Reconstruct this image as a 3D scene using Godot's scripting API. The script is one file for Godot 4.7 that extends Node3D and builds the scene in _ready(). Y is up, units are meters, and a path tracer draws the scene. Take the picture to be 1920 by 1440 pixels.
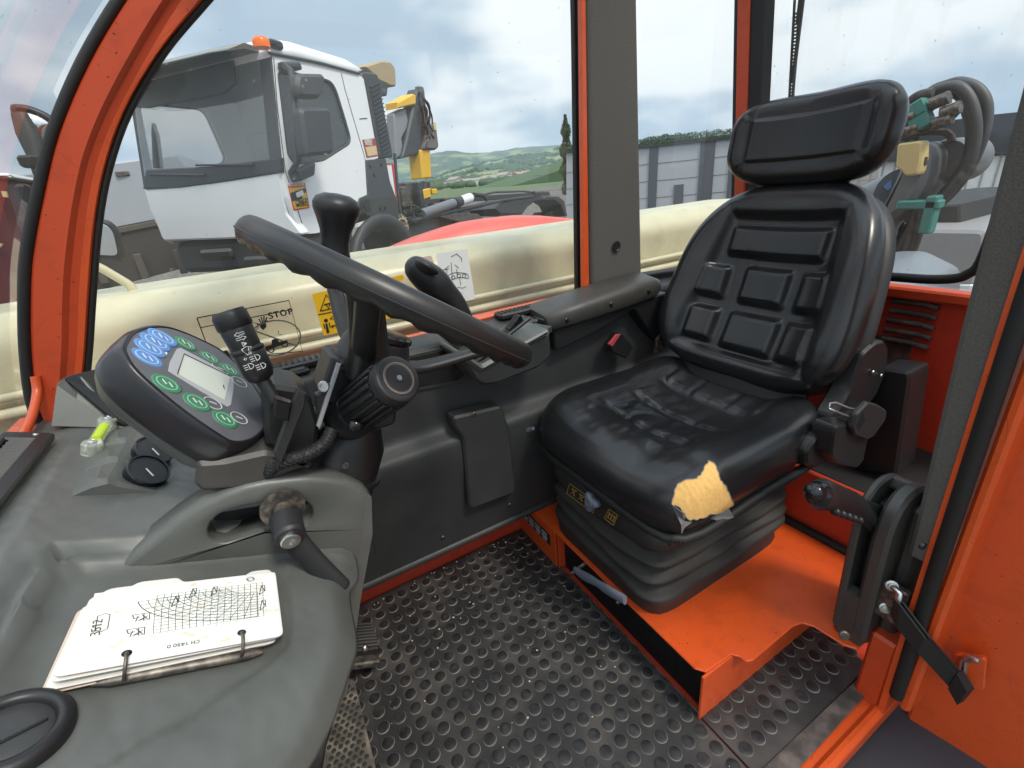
extends Node3D

# ---------------------------------------------------------------- mesh helpers
const UP := Vector3(0, 1, 0)

class MB:
	var st := SurfaceTool.new()
	var g := 1
	var n := 0
	func _init():
		st.begin(Mesh.PRIMITIVE_TRIANGLES)
	# triangles listed counter-clockwise from outside; a closed shape is turned the right way round by its volume
	func emit(t: PackedVector3Array, smooth: bool, closed := true, hint := Vector3.ZERO, uv := PackedVector2Array()):
		var vol := 0.0
		if closed:
			var o := t[0]
			for i in range(0, t.size(), 3):
				vol += (t[i] - o).dot((t[i + 1] - o).cross(t[i + 2] - o))
		else:
			for i in range(0, t.size(), 3):
				vol += (t[i + 1] - t[i]).cross(t[i + 2] - t[i]).dot(hint)
		if smooth:
			g += 1
			st.set_smooth_group(g)
		else:
			st.set_smooth_group(-1)
		var hasuv := uv.size() == t.size()
		for i in range(0, t.size(), 3):
			for k in ([0, 2, 1] if vol >= 0.0 else [0, 1, 2]):
				if hasuv:
					st.set_uv(uv[i + k])
				st.add_vertex(t[i + k])
		n += t.size() / 3
	func quad(t: PackedVector3Array, a, b, c, d):
		t.append_array(PackedVector3Array([a, b, c, a, c, d]))
	func box(c: Vector3, s: Vector3, bev := 0.0, bs := Basis.IDENTITY):
		var h := s * 0.5
		var t := PackedVector3Array()
		bev = minf(bev, minf(h.x, minf(h.y, h.z)) * 0.9)
		if bev <= 0.0:
			var p := []
			for i in 8:
				p.append(c + bs * Vector3(h.x if i & 1 else -h.x, h.y if i & 2 else -h.y, h.z if i & 4 else -h.z))
			for f in [[0, 2, 3, 1], [4, 5, 7, 6], [0, 1, 5, 4], [2, 6, 7, 3], [0, 4, 6, 2], [1, 3, 7, 5]]:
				quad(t, p[f[0]], p[f[1]], p[f[2]], p[f[3]])
			emit(t, false)
			return
		# chamfered: three points at each corner
		var q := {}
		for i in 8:
			var sg := Vector3(1 if i & 1 else -1, 1 if i & 2 else -1, 1 if i & 4 else -1)
			for ax in 3:
				var v := h - Vector3.ONE * bev
				v[ax] = h[ax]
				q[i * 3 + ax] = c + bs * (v * sg)
		for ax in 3:
			var b1 := (ax + 1) % 3
			var b2 := (ax + 2) % 3
			for s1 in 2:
				var base := s1 << ax
				var c4 := [base, base | (1 << b1), base | (1 << b1) | (1 << b2), base | (1 << b2)]
				if s1 == 0:
					c4.reverse()
				quad(t, q[c4[0] * 3 + ax], q[c4[1] * 3 + ax], q[c4[2] * 3 + ax], q[c4[3] * 3 + ax])
			for s1 in 2:
				for s2 in 2:
					var i0 := (s1 << b1) | (s2 << b2)
					var i1 := i0 | (1 << ax)
					var r := [q[i0 * 3 + b1], q[i1 * 3 + b1], q[i1 * 3 + b2], q[i0 * 3 + b2]]
					if (s1 ^ s2) == 1:
						r.reverse()
					r.reverse()
					quad(t, r[0], r[1], r[2], r[3])
		for i in 8:
			var tri := [q[i * 3], q[i * 3 + 1], q[i * 3 + 2]]
			if ((i & 1) ^ ((i >> 1) & 1) ^ ((i >> 2) & 1)) == 0:
				tri.reverse()
			t.append_array(PackedVector3Array(tri))
		emit(t, false)
	# polygon in the plane (o, ux, uy) pushed out along ux x uy by d, edges chamfered by bev on both ends
	func prism(poly: PackedVector2Array, o: Vector3, ux: Vector3, uy: Vector3, d: float, bev := 0.0, smooth := false):
		if Geometry2D.is_polygon_clockwise(poly):
			poly = poly.duplicate()
			poly.reverse()
		var nz := ux.cross(uy).normalized()
		var m := poly.size()
		var idx := Geometry2D.triangulate_polygon(poly)
		if idx.is_empty():
			printerr("no triangulation ", poly.size())
			return
		var inn := PackedVector2Array()
		for i in m:
			var a := poly[(i + m - 1) % m]
			var b := poly[i]
			var c := poly[(i + 1) % m]
			var e1 := (b - a).normalized()
			var e2 := (c - b).normalized()
			var n1 := Vector2(-e1.y, e1.x)
			var n2 := Vector2(-e2.y, e2.x)
			var nn := n1 + n2
			var k := nn.dot(n1)
			inn.append(b + nn / maxf(k, 0.35) * bev)
		var lev := [[poly, 0.0], [poly, d]] if bev <= 0.0 else [[inn, 0.0], [poly, bev * signf(d)], [poly, d - bev * signf(d)], [inn, d]]
		var t := PackedVector3Array()
		var rings := []
		for l in lev:
			var r := PackedVector3Array()
			for p in l[0]:
				r.append(o + ux * p.x + uy * p.y + nz * l[1])
			rings.append(r)
		var caps := PackedVector3Array()
		var f: PackedVector3Array = rings[0]
		var k2: PackedVector3Array = rings[rings.size() - 1]
		for i in range(0, idx.size(), 3):
			caps.append_array(PackedVector3Array([f[idx[i]], f[idx[i + 2]], f[idx[i + 1]]]))
			caps.append_array(PackedVector3Array([k2[idx[i]], k2[idx[i + 1]], k2[idx[i + 2]]]))
		for l in rings.size() - 1:
			for i in m:
				var j := (i + 1) % m
				quad(t, rings[l][i], rings[l][j], rings[l + 1][j], rings[l + 1][i])
		# one winding for both
		var vol := 0.0
		var all := t.duplicate()
		all.append_array(caps)
		for i in range(0, all.size(), 3):
			vol += (all[i] - all[0]).dot((all[i + 1] - all[0]).cross(all[i + 2] - all[0]))
		if vol < 0.0:
			t.reverse()
			caps.reverse()
		if smooth:
			g += 1
			st.set_smooth_group(g)
		else:
			st.set_smooth_group(-1)
		for i in range(0, t.size(), 3):
			st.add_vertex(t[i]); st.add_vertex(t[i + 2]); st.add_vertex(t[i + 1])
		st.set_smooth_group(-1)
		for i in range(0, caps.size(), 3):
			st.add_vertex(caps[i]); st.add_vertex(caps[i + 2]); st.add_vertex(caps[i + 1])
		n += (t.size() + caps.size()) / 3
	func loft(rings: Array, smooth := true, caps := true, wrap := false):
		var t := PackedVector3Array()
		var m: int = rings[0].size()
		var last := rings.size() - (0 if wrap else 1)
		for l in last:
			var a = rings[l]
			var b = rings[(l + 1) % rings.size()]
			for i in m:
				var j := (i + 1) % m
				t.append_array(PackedVector3Array([a[i], a[j], b[j], a[i], b[j], b[i]]))
		var k := t.size()
		if caps and not wrap:
			for e in [0, rings.size() - 1]:
				var r = rings[e]
				var cc := Vector3.ZERO
				for p in r:
					cc += p
				cc /= m
				for i in m:
					var j := (i + 1) % m
					t.append_array(PackedVector3Array([cc, r[j], r[i]] if e == 0 else [cc, r[i], r[j]]))
		var vol := 0.0
		for i in range(0, t.size(), 3):
			vol += (t[i] - t[0]).dot((t[i + 1] - t[0]).cross(t[i + 2] - t[0]))
		if smooth:
			g += 1
			st.set_smooth_group(g)
		else:
			st.set_smooth_group(-1)
		for i in range(0, t.size(), 3):
			if i == k:
				st.set_smooth_group(-1)
			st.add_vertex(t[i])
			st.add_vertex(t[i + (2 if vol >= 0.0 else 1)])
			st.add_vertex(t[i + (1 if vol >= 0.0 else 2)])
		n += t.size() / 3
	func tube(p, r, sides := 8, caps := true, flat := 1.0, upv := Vector3.ZERO):
		var rings := []
		var m: int = p.size()
		var prev := Vector3.ZERO
		for i in m:
			var d: Vector3 = (p[mini(i + 1, m - 1)] - p[maxi(i - 1, 0)]).normalized()
			var u := upv if upv != Vector3.ZERO else prev
			if u == Vector3.ZERO or absf(u.dot(d)) > 0.98:
				u = Vector3(0, 1, 0) if absf(d.y) < 0.9 else Vector3(1, 0, 0)
			u = (u - d * u.dot(d)).normalized()
			prev = u
			var w := d.cross(u)
			var rr: float = r if (r is float or r is int) else r[i]
			var ring := PackedVector3Array()
			for k in sides:
				var a := TAU * (k + 0.5) / sides
				ring.append(p[i] + u * (cos(a) * rr) + w * (sin(a) * rr * flat))
			rings.append(ring)
		loft(rings, sides > 5, caps)
	func lathe(prof, o: Vector3, ax: Vector3, sides := 24, smooth := true):
		ax = ax.normalized()
		var u := (Vector3(1, 0, 0) if absf(ax.x) < 0.9 else Vector3(0, 0, 1))
		u = (u - ax * u.dot(ax)).normalized()
		var w := ax.cross(u)
		var rings := []
		for q in prof:
			var ring := PackedVector3Array()
			for k in sides:
				var a := TAU * k / sides
				ring.append(o + ax * q.y + (u * cos(a) + w * sin(a)) * q.x)
			rings.append(ring)
		if smooth:
			loft(rings, true, true)
		else:
			# each band keeps its own smooth group so that the edges between bands stay crisp
			for i in rings.size() - 1:
				band(rings[i], rings[i + 1], ax, o)
			for e in [0, rings.size() - 1]:
				var t := PackedVector3Array()
				var r = rings[e]
				var cc: Vector3 = o + ax * prof[e].y
				for k in sides:
					t.append_array(PackedVector3Array([cc, r[k], r[(k + 1) % sides]]))
				if prof[e].x > 0.0001:
					emit(t, false, false, -ax if (prof[e].y < prof[rings.size() - 1 - e].y or (prof[e].y == prof[rings.size() - 1 - e].y and e == 0)) else ax)
	func band(a, b, ax: Vector3, o: Vector3):
		var m: int = a.size()
		var t := PackedVector3Array()
		for i in m:
			var j := (i + 1) % m
			t.append_array(PackedVector3Array([a[i], a[j], b[j], a[i], b[j], b[i]]))
		var ca: Vector3 = (a[0] + a[m / 2]) * 0.5
		var cb: Vector3 = (b[0] + b[m / 2]) * 0.5
		var f: Vector3 = (a[1] - a[0]).cross(b[0] - a[0])
		var ra: float = (a[0] - ca).length()
		var rb: float = (b[0] - cb).length()
		var dy: float = (cb - ca).dot(ax)
		var rad: Vector3 = ((a[0] + b[0]) * 0.5 - (ca + cb) * 0.5).normalized()
		var out := rad * dy - ax * (rb - ra)
		g += 1
		st.set_smooth_group(g)
		var flip := f.dot(out) < 0.0
		for i in range(0, t.size(), 3):
			st.add_vertex(t[i])
			st.add_vertex(t[i + (1 if flip else 2)])
			st.add_vertex(t[i + (2 if flip else 1)])
		n += t.size() / 3
	func ball(c: Vector3, r: Vector3, nu := 16, nv := 10, bs := Basis.IDENTITY, e := 1.0):
		var rings := []
		for i in nv + 1:
			var a := -PI / 2 + PI * i / nv
			if i == 0: a += 0.02
			if i == nv: a -= 0.02
			var ring := PackedVector3Array()
			for k in nu:
				var b := TAU * k / nu
				var x := signf(cos(b)) * pow(absf(cos(b)), e) * pow(cos(a), e)
				var z := signf(sin(b)) * pow(absf(sin(b)), e) * pow(cos(a), e)
				var y := signf(sin(a)) * pow(absf(sin(a)), e)
				ring.append(c + bs * (Vector3(x, y, z) * r))
			rings.append(ring)
		loft(rings, true, true)
	# open or closed sheet from a function of (u, v) in 0..1
	func sheet(nu: int, nv: int, fn: Callable, hint: Vector3, smooth := true, uvs := false):
		var p := []
		for i in nu + 1:
			var row := PackedVector3Array()
			for j in nv + 1:
				row.append(fn.call(float(i) / nu, float(j) / nv))
			p.append(row)
		var t := PackedVector3Array()
		var uv := PackedVector2Array()
		for i in nu:
			for j in nv:
				t.append_array(PackedVector3Array([p[i][j], p[i + 1][j], p[i + 1][j + 1], p[i][j], p[i + 1][j + 1], p[i][j + 1]]))
				if uvs:
					var a := Vector2(float(i) / nu, float(j) / nv)
					var b := Vector2(float(i + 1) / nu, float(j + 1) / nv)
					uv.append_array(PackedVector2Array([a, Vector2(b.x, a.y), b, a, b, Vector2(a.x, b.y)]))
		emit(t, smooth, false, hint, uv)
	# flat card with a printed face: four corners (0,0) (1,0) (1,1) (0,1) of the print, top left first
	func card(a: Vector3, b: Vector3, c: Vector3, d: Vector3, th: float):
		var nrm := (d - a).cross(b - a).normalized() * th
		emit(PackedVector3Array([a, d, c, a, c, b]), false, false, nrm, PackedVector2Array([Vector2(0, 0), Vector2(0, 1), Vector2(1, 1), Vector2(0, 0), Vector2(1, 1), Vector2(1, 0)]))
		var t := PackedVector3Array()
		var A := a - nrm
		var B := b - nrm
		var C := c - nrm
		var D := d - nrm
		quad(t, a, A, D, d); quad(t, d, D, C, c); quad(t, c, C, B, b); quad(t, b, B, A, a); quad(t, A, B, C, D)
		st.set_uv(Vector2(0.002, 0.002))
		emit(t, false, false, -nrm)
	func done() -> ArrayMesh:
		st.generate_normals()
		return st.commit()

func rnd(poly: PackedVector2Array, r, seg := 4) -> PackedVector2Array:
	var o := PackedVector2Array()
	var m := poly.size()
	for i in m:
		var a := poly[(i + m - 1) % m]
		var b := poly[i]
		var c := poly[(i + 1) % m]
		var rr: float = r if (r is float or r is int) else r[i]
		rr = minf(rr, minf((a - b).length(), (c - b).length()) * 0.48)
		if rr < 0.0005:
			o.append(b)
			continue
		var p := b + (a - b).normalized() * rr
		var q := b + (c - b).normalized() * rr
		for k in seg + 1:
			var t := float(k) / seg
			o.append(p.lerp(b, t).lerp(b.lerp(q, t), t))
	return o

func rect2(x0: float, y0: float, x1: float, y1: float, r := 0.0, seg := 4) -> PackedVector2Array:
	return rnd(PackedVector2Array([Vector2(x0, y0), Vector2(x1, y0), Vector2(x1, y1), Vector2(x0, y1)]), r, seg)

func cr(p, per := 6, closed := false) -> Array:
	var o := []
	var m: int = p.size()
	for i in (m if closed else m - 1):
		var a = p[(i - 1 + m) % m] if closed else p[maxi(i - 1, 0)]
		var b = p[i]
		var c = p[(i + 1) % m]
		var d = p[(i + 2) % m] if closed else p[mini(i + 2, m - 1)]
		for k in per:
			o.append(b.cubic_interpolate(c, a, d, float(k) / per))
	if not closed:
		o.append(p[m - 1])
	return o

func sst(a: float, b: float, x: float) -> float:
	return smoothstep(a, b, x)

# ---------------------------------------------------------------- things
var taken := {}
func numbered(called: String) -> String:
	var k: int = taken.get(called, -1) + 1
	taken[called] = k
	return called if k == 0 else "%s_%03d" % [called, k]

func tag(o: Node, label: String, category: String, group := "") -> Node:
	o.set_meta("label", label)
	o.set_meta("category", category)
	if group != "":
		o.set_meta("group", group)
	return o

func thing(called: String, label: String, category: String, at := Vector3.ZERO, group := "") -> Node3D:
	var o := Node3D.new()
	o.name = numbered(called)
	add_child(o)
	o.position = at
	tag(o, label, category, group)
	return o

# world coordinates in, so a part's own origin follows its thing
func obj(called: String, b: MB, m: Material, parent: Node = null) -> MeshInstance3D:
	var o := MeshInstance3D.new()
	var mesh := b.done()
	o.mesh = mesh
	o.name = numbered(called) if parent == null else called
	o.material_override = m
	if parent == null:
		add_child(o)
	else:
		parent.add_child(o, true)
		var w := Vector3.ZERO
		var q: Node = parent
		while q != self:
			w += q.position
			q = q.get_parent()
		o.position = -w
	return o

func structure(o: Node) -> Node:
	o.set_meta("kind", "structure")
	return o

func stuff(o: Node) -> Node:
	o.set_meta("kind", "stuff")
	return o

func text(s: String, h: float, o: Vector3, ux: Vector3, uy: Vector3, m: Material, parent: Node, called := "lettering", bold := true, stretch := 1.0, depth := 0.0006) -> MeshInstance3D:
	var t := TextMesh.new()
	var f := SystemFont.new()
	f.font_names = PackedStringArray(["Droid Sans"])
	f.font_weight = 700 if bold else 400
	t.font = f
	t.text = s
	t.horizontal_alignment = HORIZONTAL_ALIGNMENT_LEFT
	t.vertical_alignment = VERTICAL_ALIGNMENT_BOTTOM
	t.font_size = 64
	t.pixel_size = h / 46.0
	t.depth = depth
	t.curve_step = 4.0
	var n := MeshInstance3D.new()
	n.mesh = t
	n.name = called
	n.material_override = m
	parent.add_child(n, true)
	var w := Vector3.ZERO
	var q: Node = parent
	while q != self:
		w += q.position
		q = q.get_parent()
	var x := ux.normalized()
	var y := (uy - x * x.dot(uy)).normalized()
	n.transform = Transform3D(Basis(x * stretch, y, x.cross(y)), o + x.cross(y) * (depth * 0.5 + 0.0004) - w)
	return n

# ---------------------------------------------------------------- materials
var M := {}
func lin(r: float, g: float, b: float, a := 1.0) -> Color:
	var c := Color(r, g, b).linear_to_srgb()
	c.a = a
	return c

func noise_tex(freq: float, kind := FastNoiseLite.TYPE_SIMPLEX_SMOOTH, oct := 4, size := 512, normal := 0.0, ramp: Gradient = null, sd := 1) -> NoiseTexture2D:
	var n := FastNoiseLite.new()
	n.noise_type = kind
	n.frequency = freq
	n.fractal_octaves = oct
	n.seed = sd
	if kind == FastNoiseLite.TYPE_CELLULAR:
		n.cellular_return_type = FastNoiseLite.RETURN_DISTANCE2_SUB
		n.fractal_type = FastNoiseLite.FRACTAL_NONE
	var t := NoiseTexture2D.new()
	t.width = size
	t.height = size
	t.seamless = true
	t.noise = n
	if normal > 0.0:
		t.as_normal_map = true
		t.bump_strength = normal
	if ramp:
		t.color_ramp = ramp
	return t

func ramp(stops: Array) -> Gradient:
	var gr := Gradient.new()
	var off := PackedFloat32Array()
	var col := PackedColorArray()
	for s in stops:
		off.append(s[0])
		col.append(s[1])
	gr.offsets = off
	gr.colors = col
	return gr

func grey(v: float) -> Color:
	return Color(v, v, v)

func mat(key: String, c: Color, rough: float, metal := 0.0) -> StandardMaterial3D:
	var m := StandardMaterial3D.new()
	m.resource_name = key
	m.albedo_color = c
	m.roughness = rough
	m.metallic = metal
	M[key] = m
	return m

# grain: triplanar normal map repeating every `rep` metres; wear: triplanar tint texture multiplied in
func grain(m: StandardMaterial3D, tex: Texture2D, rep: float, strength: float) -> StandardMaterial3D:
	m.uv1_triplanar = true
	m.uv1_world_triplanar = true
	m.uv1_scale = Vector3.ONE / rep
	m.normal_enabled = true
	m.normal_texture = tex
	m.normal_scale = strength
	return m

func wear(m: StandardMaterial3D, tex: Texture2D, rep: float) -> StandardMaterial3D:
	# a slow tint over the fine grain, on the detail layer so that it keeps its own scale
	m.detail_enabled = true
	m.detail_albedo = tex
	m.detail_blend_mode = BaseMaterial3D.BLEND_MODE_MUL
	m.detail_uv_layer = BaseMaterial3D.DETAIL_UV_2
	m.uv2_triplanar = true
	m.uv2_world_triplanar = true
	m.uv2_scale = Vector3.ONE / rep
	return m

# paint wear: faint long scratches and small dark chips
func chip_texture() -> ImageTexture:
	var im := Image.create(768, 768, false, Image.FORMAT_RGB8)
	var rg := RandomNumberGenerator.new()
	rg.seed = 17
	var nn := FastNoiseLite.new()
	nn.frequency = 0.008
	nn.fractal_octaves = 5
	for y in 768:
		for x in 768:
			var v := 0.985 - 0.05 * smoothstep(0.05, 0.5, nn.get_noise_2d(x, y))
			im.set_pixel(x, y, Color(v, v, v))
	for k in 60:
		var p := Vector2(rg.randf() * 768, rg.randf() * 768)
		var d := Vector2.from_angle(rg.randf() * TAU) * rg.randf_range(15, 110)
		var q := p + d * 0.5 + Vector2(rg.randf_range(-6, 6), rg.randf_range(-6, 6))
		var c := grey(rg.randf_range(0.72, 0.9))
		stroke(im, p, q, c, rg.randf_range(0.6, 1.3))
		stroke(im, q, p + d, c, rg.randf_range(0.6, 1.2))
	for k in 70:
		var p := Vector2(rg.randf() * 768, rg.randf() * 768)
		stroke(im, p, p + Vector2(rg.randf_range(-4, 4), rg.randf_range(-4, 4)), Color(0.32, 0.28, 0.26).lerp(grey(0.7), rg.randf() * 0.8), rg.randf_range(1.2, 3.2))
	return ImageTexture.create_from_image(im)

# dirt on the panes: a sheet that is clear but for specks, streaks and a film along the foot
func dust_film(sd: int, amount: float) -> StandardMaterial3D:
	var w := 384
	var im := Image.create(w, w, false, Image.FORMAT_RGBA8)
	var nn := FastNoiseLite.new()
	nn.frequency = 0.012
	nn.fractal_octaves = 5
	nn.seed = sd
	for y in w:
		for x in w:
			var low := smoothstep(0.55, 1.0, float(y) / w)
			var a := amount * (0.35 + 0.9 * maxf(nn.get_noise_2d(x * 1.6, y * 0.5), 0.0) + 1.6 * low * (0.5 + nn.get_noise_2d(x, y)))
			im.set_pixel(x, y, Color(0.80, 0.80, 0.74, clampf(a, 0.0, 0.5)))
	var rg := RandomNumberGenerator.new()
	rg.seed = sd
	for k in 90:
		var x := rg.randi_range(2, w - 4)
		var y := rg.randi_range(2, w - 4)
		for j in rg.randi_range(1, 2):
			for i in rg.randi_range(1, 2):
				im.set_pixel(x + i, y + j, Color(0.8, 0.8, 0.75, rg.randf_range(0.1, 0.5)))
	var m := StandardMaterial3D.new()
	m.resource_name = "dust_film"
	m.albedo_texture = ImageTexture.create_from_image(im)
	m.roughness = 0.95
	m.metallic_specular = 0.0
	m.transparency = BaseMaterial3D.TRANSPARENCY_ALPHA
	return m

func materials():
	var leather := noise_tex(0.035, FastNoiseLite.TYPE_CELLULAR, 1, 512, 6.0)
	var fine := noise_tex(0.16, FastNoiseLite.TYPE_SIMPLEX_SMOOTH, 3, 512, 3.0, null, 5)
	var orange_peel := noise_tex(0.03, FastNoiseLite.TYPE_SIMPLEX_SMOOTH, 2, 256, 2.0, null, 9)
	var blot := noise_tex(0.008, FastNoiseLite.TYPE_SIMPLEX_SMOOTH, 5, 512, 0.0, ramp([[0.0, grey(0.86)], [0.45, grey(0.95)], [1.0, grey(1.0)]]), 3)
	var felt := noise_tex(0.05, FastNoiseLite.TYPE_SIMPLEX_SMOOTH, 5, 512, 0.0, ramp([[0.0, grey(0.72)], [0.5, grey(0.9)], [1.0, grey(1.0)]]), 7)
	var dust := noise_tex(0.01, FastNoiseLite.TYPE_SIMPLEX_SMOOTH, 6, 512, 0.0, ramp([[0.0, Color(0.50, 0.49, 0.49)], [0.45, Color(0.64, 0.63, 0.62)], [0.7, Color(0.86, 0.83, 0.80)], [1.0, Color(1, 0.96, 0.91)]]), 11)
	var scuff := noise_tex(0.02, FastNoiseLite.TYPE_SIMPLEX_SMOOTH, 6, 512, 0.0, ramp([[0.0, grey(0.90)], [0.3, grey(0.965)], [0.6, grey(1)], [1.0, grey(1)]]), 21)
	var chips := chip_texture()
	wear(grain(mat("orange", lin(0.66, 0.085, 0.014), 0.36), orange_peel, 0.06, 0.12), chips, 0.45)
	wear(grain(mat("orange_matt", lin(0.56, 0.066, 0.016), 0.45), orange_peel, 0.06, 0.12), chips, 0.5)
	wear(grain(mat("orange_red", lin(0.52, 0.052, 0.022), 0.45), orange_peel, 0.06, 0.12), chips, 0.4)
	wear(grain(mat("dash", lin(0.112, 0.117, 0.108), 0.38), leather, 0.02, 0.30), blot, 0.6)
	wear(grain(mat("lining", lin(0.042, 0.043, 0.043), 0.5), leather, 0.035, 0.22), blot, 0.6)
	wear(grain(mat("lining_dark", lin(0.016, 0.016, 0.016), 0.6), leather, 0.05, 0.25), blot, 0.5)
	wear(grain(mat("felt", lin(0.125, 0.117, 0.106), 0.95), fine, 0.02, 0.45), felt, 0.10)
	wear(grain(mat("pad", lin(0.055, 0.052, 0.047), 0.45), leather, 0.03, 0.25), blot, 0.3)
	wear(grain(mat("foot_plate", lin(0.26, 0.24, 0.205), 0.8), fine, 0.03, 0.4), dust, 0.3)
	grain(mat("vinyl", lin(0.014, 0.014, 0.015), 0.27), leather, 0.016, 0.16)
	grain(mat("vinyl_shell", lin(0.02, 0.02, 0.021), 0.5), leather, 0.03, 0.3)
	wear(grain(mat("bellows", lin(0.032, 0.028, 0.025), 0.6), fine, 0.05, 0.25), blot, 0.3)
	grain(mat("wheel_black", lin(0.020, 0.019, 0.019), 0.36), fine, 0.05, 0.15)
	grain(mat("black", lin(0.014, 0.014, 0.015), 0.4), fine, 0.06, 0.1)
	mat("black_gloss", lin(0.008, 0.008, 0.01), 0.15)
	grain(mat("rubber", lin(0.010, 0.010, 0.010), 0.6), fine, 0.05, 0.2)
	wear(grain(mat("mat_base", lin(0.078, 0.077, 0.080), 0.5), fine, 0.03, 0.5), dust, 0.9)
	wear(grain(mat("mat_stud", lin(0.046, 0.047, 0.054), 0.42), fine, 0.03, 0.35), dust, 0.18)
	wear(grain(mat("mat_rim", lin(0.34, 0.32, 0.28), 0.8), fine, 0.03, 0.4), dust, 0.45)
	wear(grain(mat("plate", lin(0.16, 0.14, 0.135), 0.7), fine, 0.08, 0.25), dust, 0.35)
	mat("steel", lin(0.55, 0.54, 0.52), 0.3, 1.0)
	wear(mat("steel_worn", lin(0.34, 0.32, 0.29), 0.45, 0.8), dust, 0.1)
	mat("alloy", lin(0.62, 0.62, 0.63), 0.32, 1.0)
	mat("grey_lever", lin(0.13, 0.15, 0.19), 0.4)
	mat("grey_light", lin(0.33, 0.34, 0.36), 0.5)
	wear(grain(mat("foam", lin(0.78, 0.46, 0.15), 0.95), fine, 0.03, 0.5), blot, 0.05)
	mat("foam_fabric", lin(0.17, 0.165, 0.16), 0.9)
	mat("white_print", lin(0.75, 0.75, 0.72), 0.6)
	mat("black_print", lin(0.01, 0.01, 0.01), 0.6)
	mat("gold_print", lin(0.42, 0.27, 0.06), 0.5)
	mat("red_button", lin(0.5, 0.06, 0.07), 0.35)
	mat("red", lin(0.55, 0.02, 0.02), 0.4)
	mat("yellow", lin(0.72, 0.42, 0.01), 0.45)
	mat("white", lin(0.76, 0.78, 0.79), 0.35)
	var glass := mat("glass", Color(0.9, 0.95, 0.93, 0.025), 0.0)
	glass.transparency = BaseMaterial3D.TRANSPARENCY_ALPHA
	var cl := mat("clear", Color(0.95, 0.97, 0.9, 0.25), 0.05)
	cl.transparency = BaseMaterial3D.TRANSPARENCY_ALPHA
	var vial := mat("vial", lin(0.55, 0.75, 0.05, 1.0), 0.15)
	wear(grain(mat("boom", lin(0.58, 0.54, 0.36), 0.3), orange_peel, 0.12, 0.10), scuff, 1.4)
	M.orange.clearcoat_enabled = true
	M.orange.clearcoat = 0.35
	M.orange.clearcoat_roughness = 0.25
	M["fine"] = fine
	M["orange_peel"] = orange_peel
	M["dust"] = dust
	M["blot"] = blot
	M["scuff"] = scuff

# ---------------------------------------------------------------- the cab
var cab: Node3D

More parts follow.
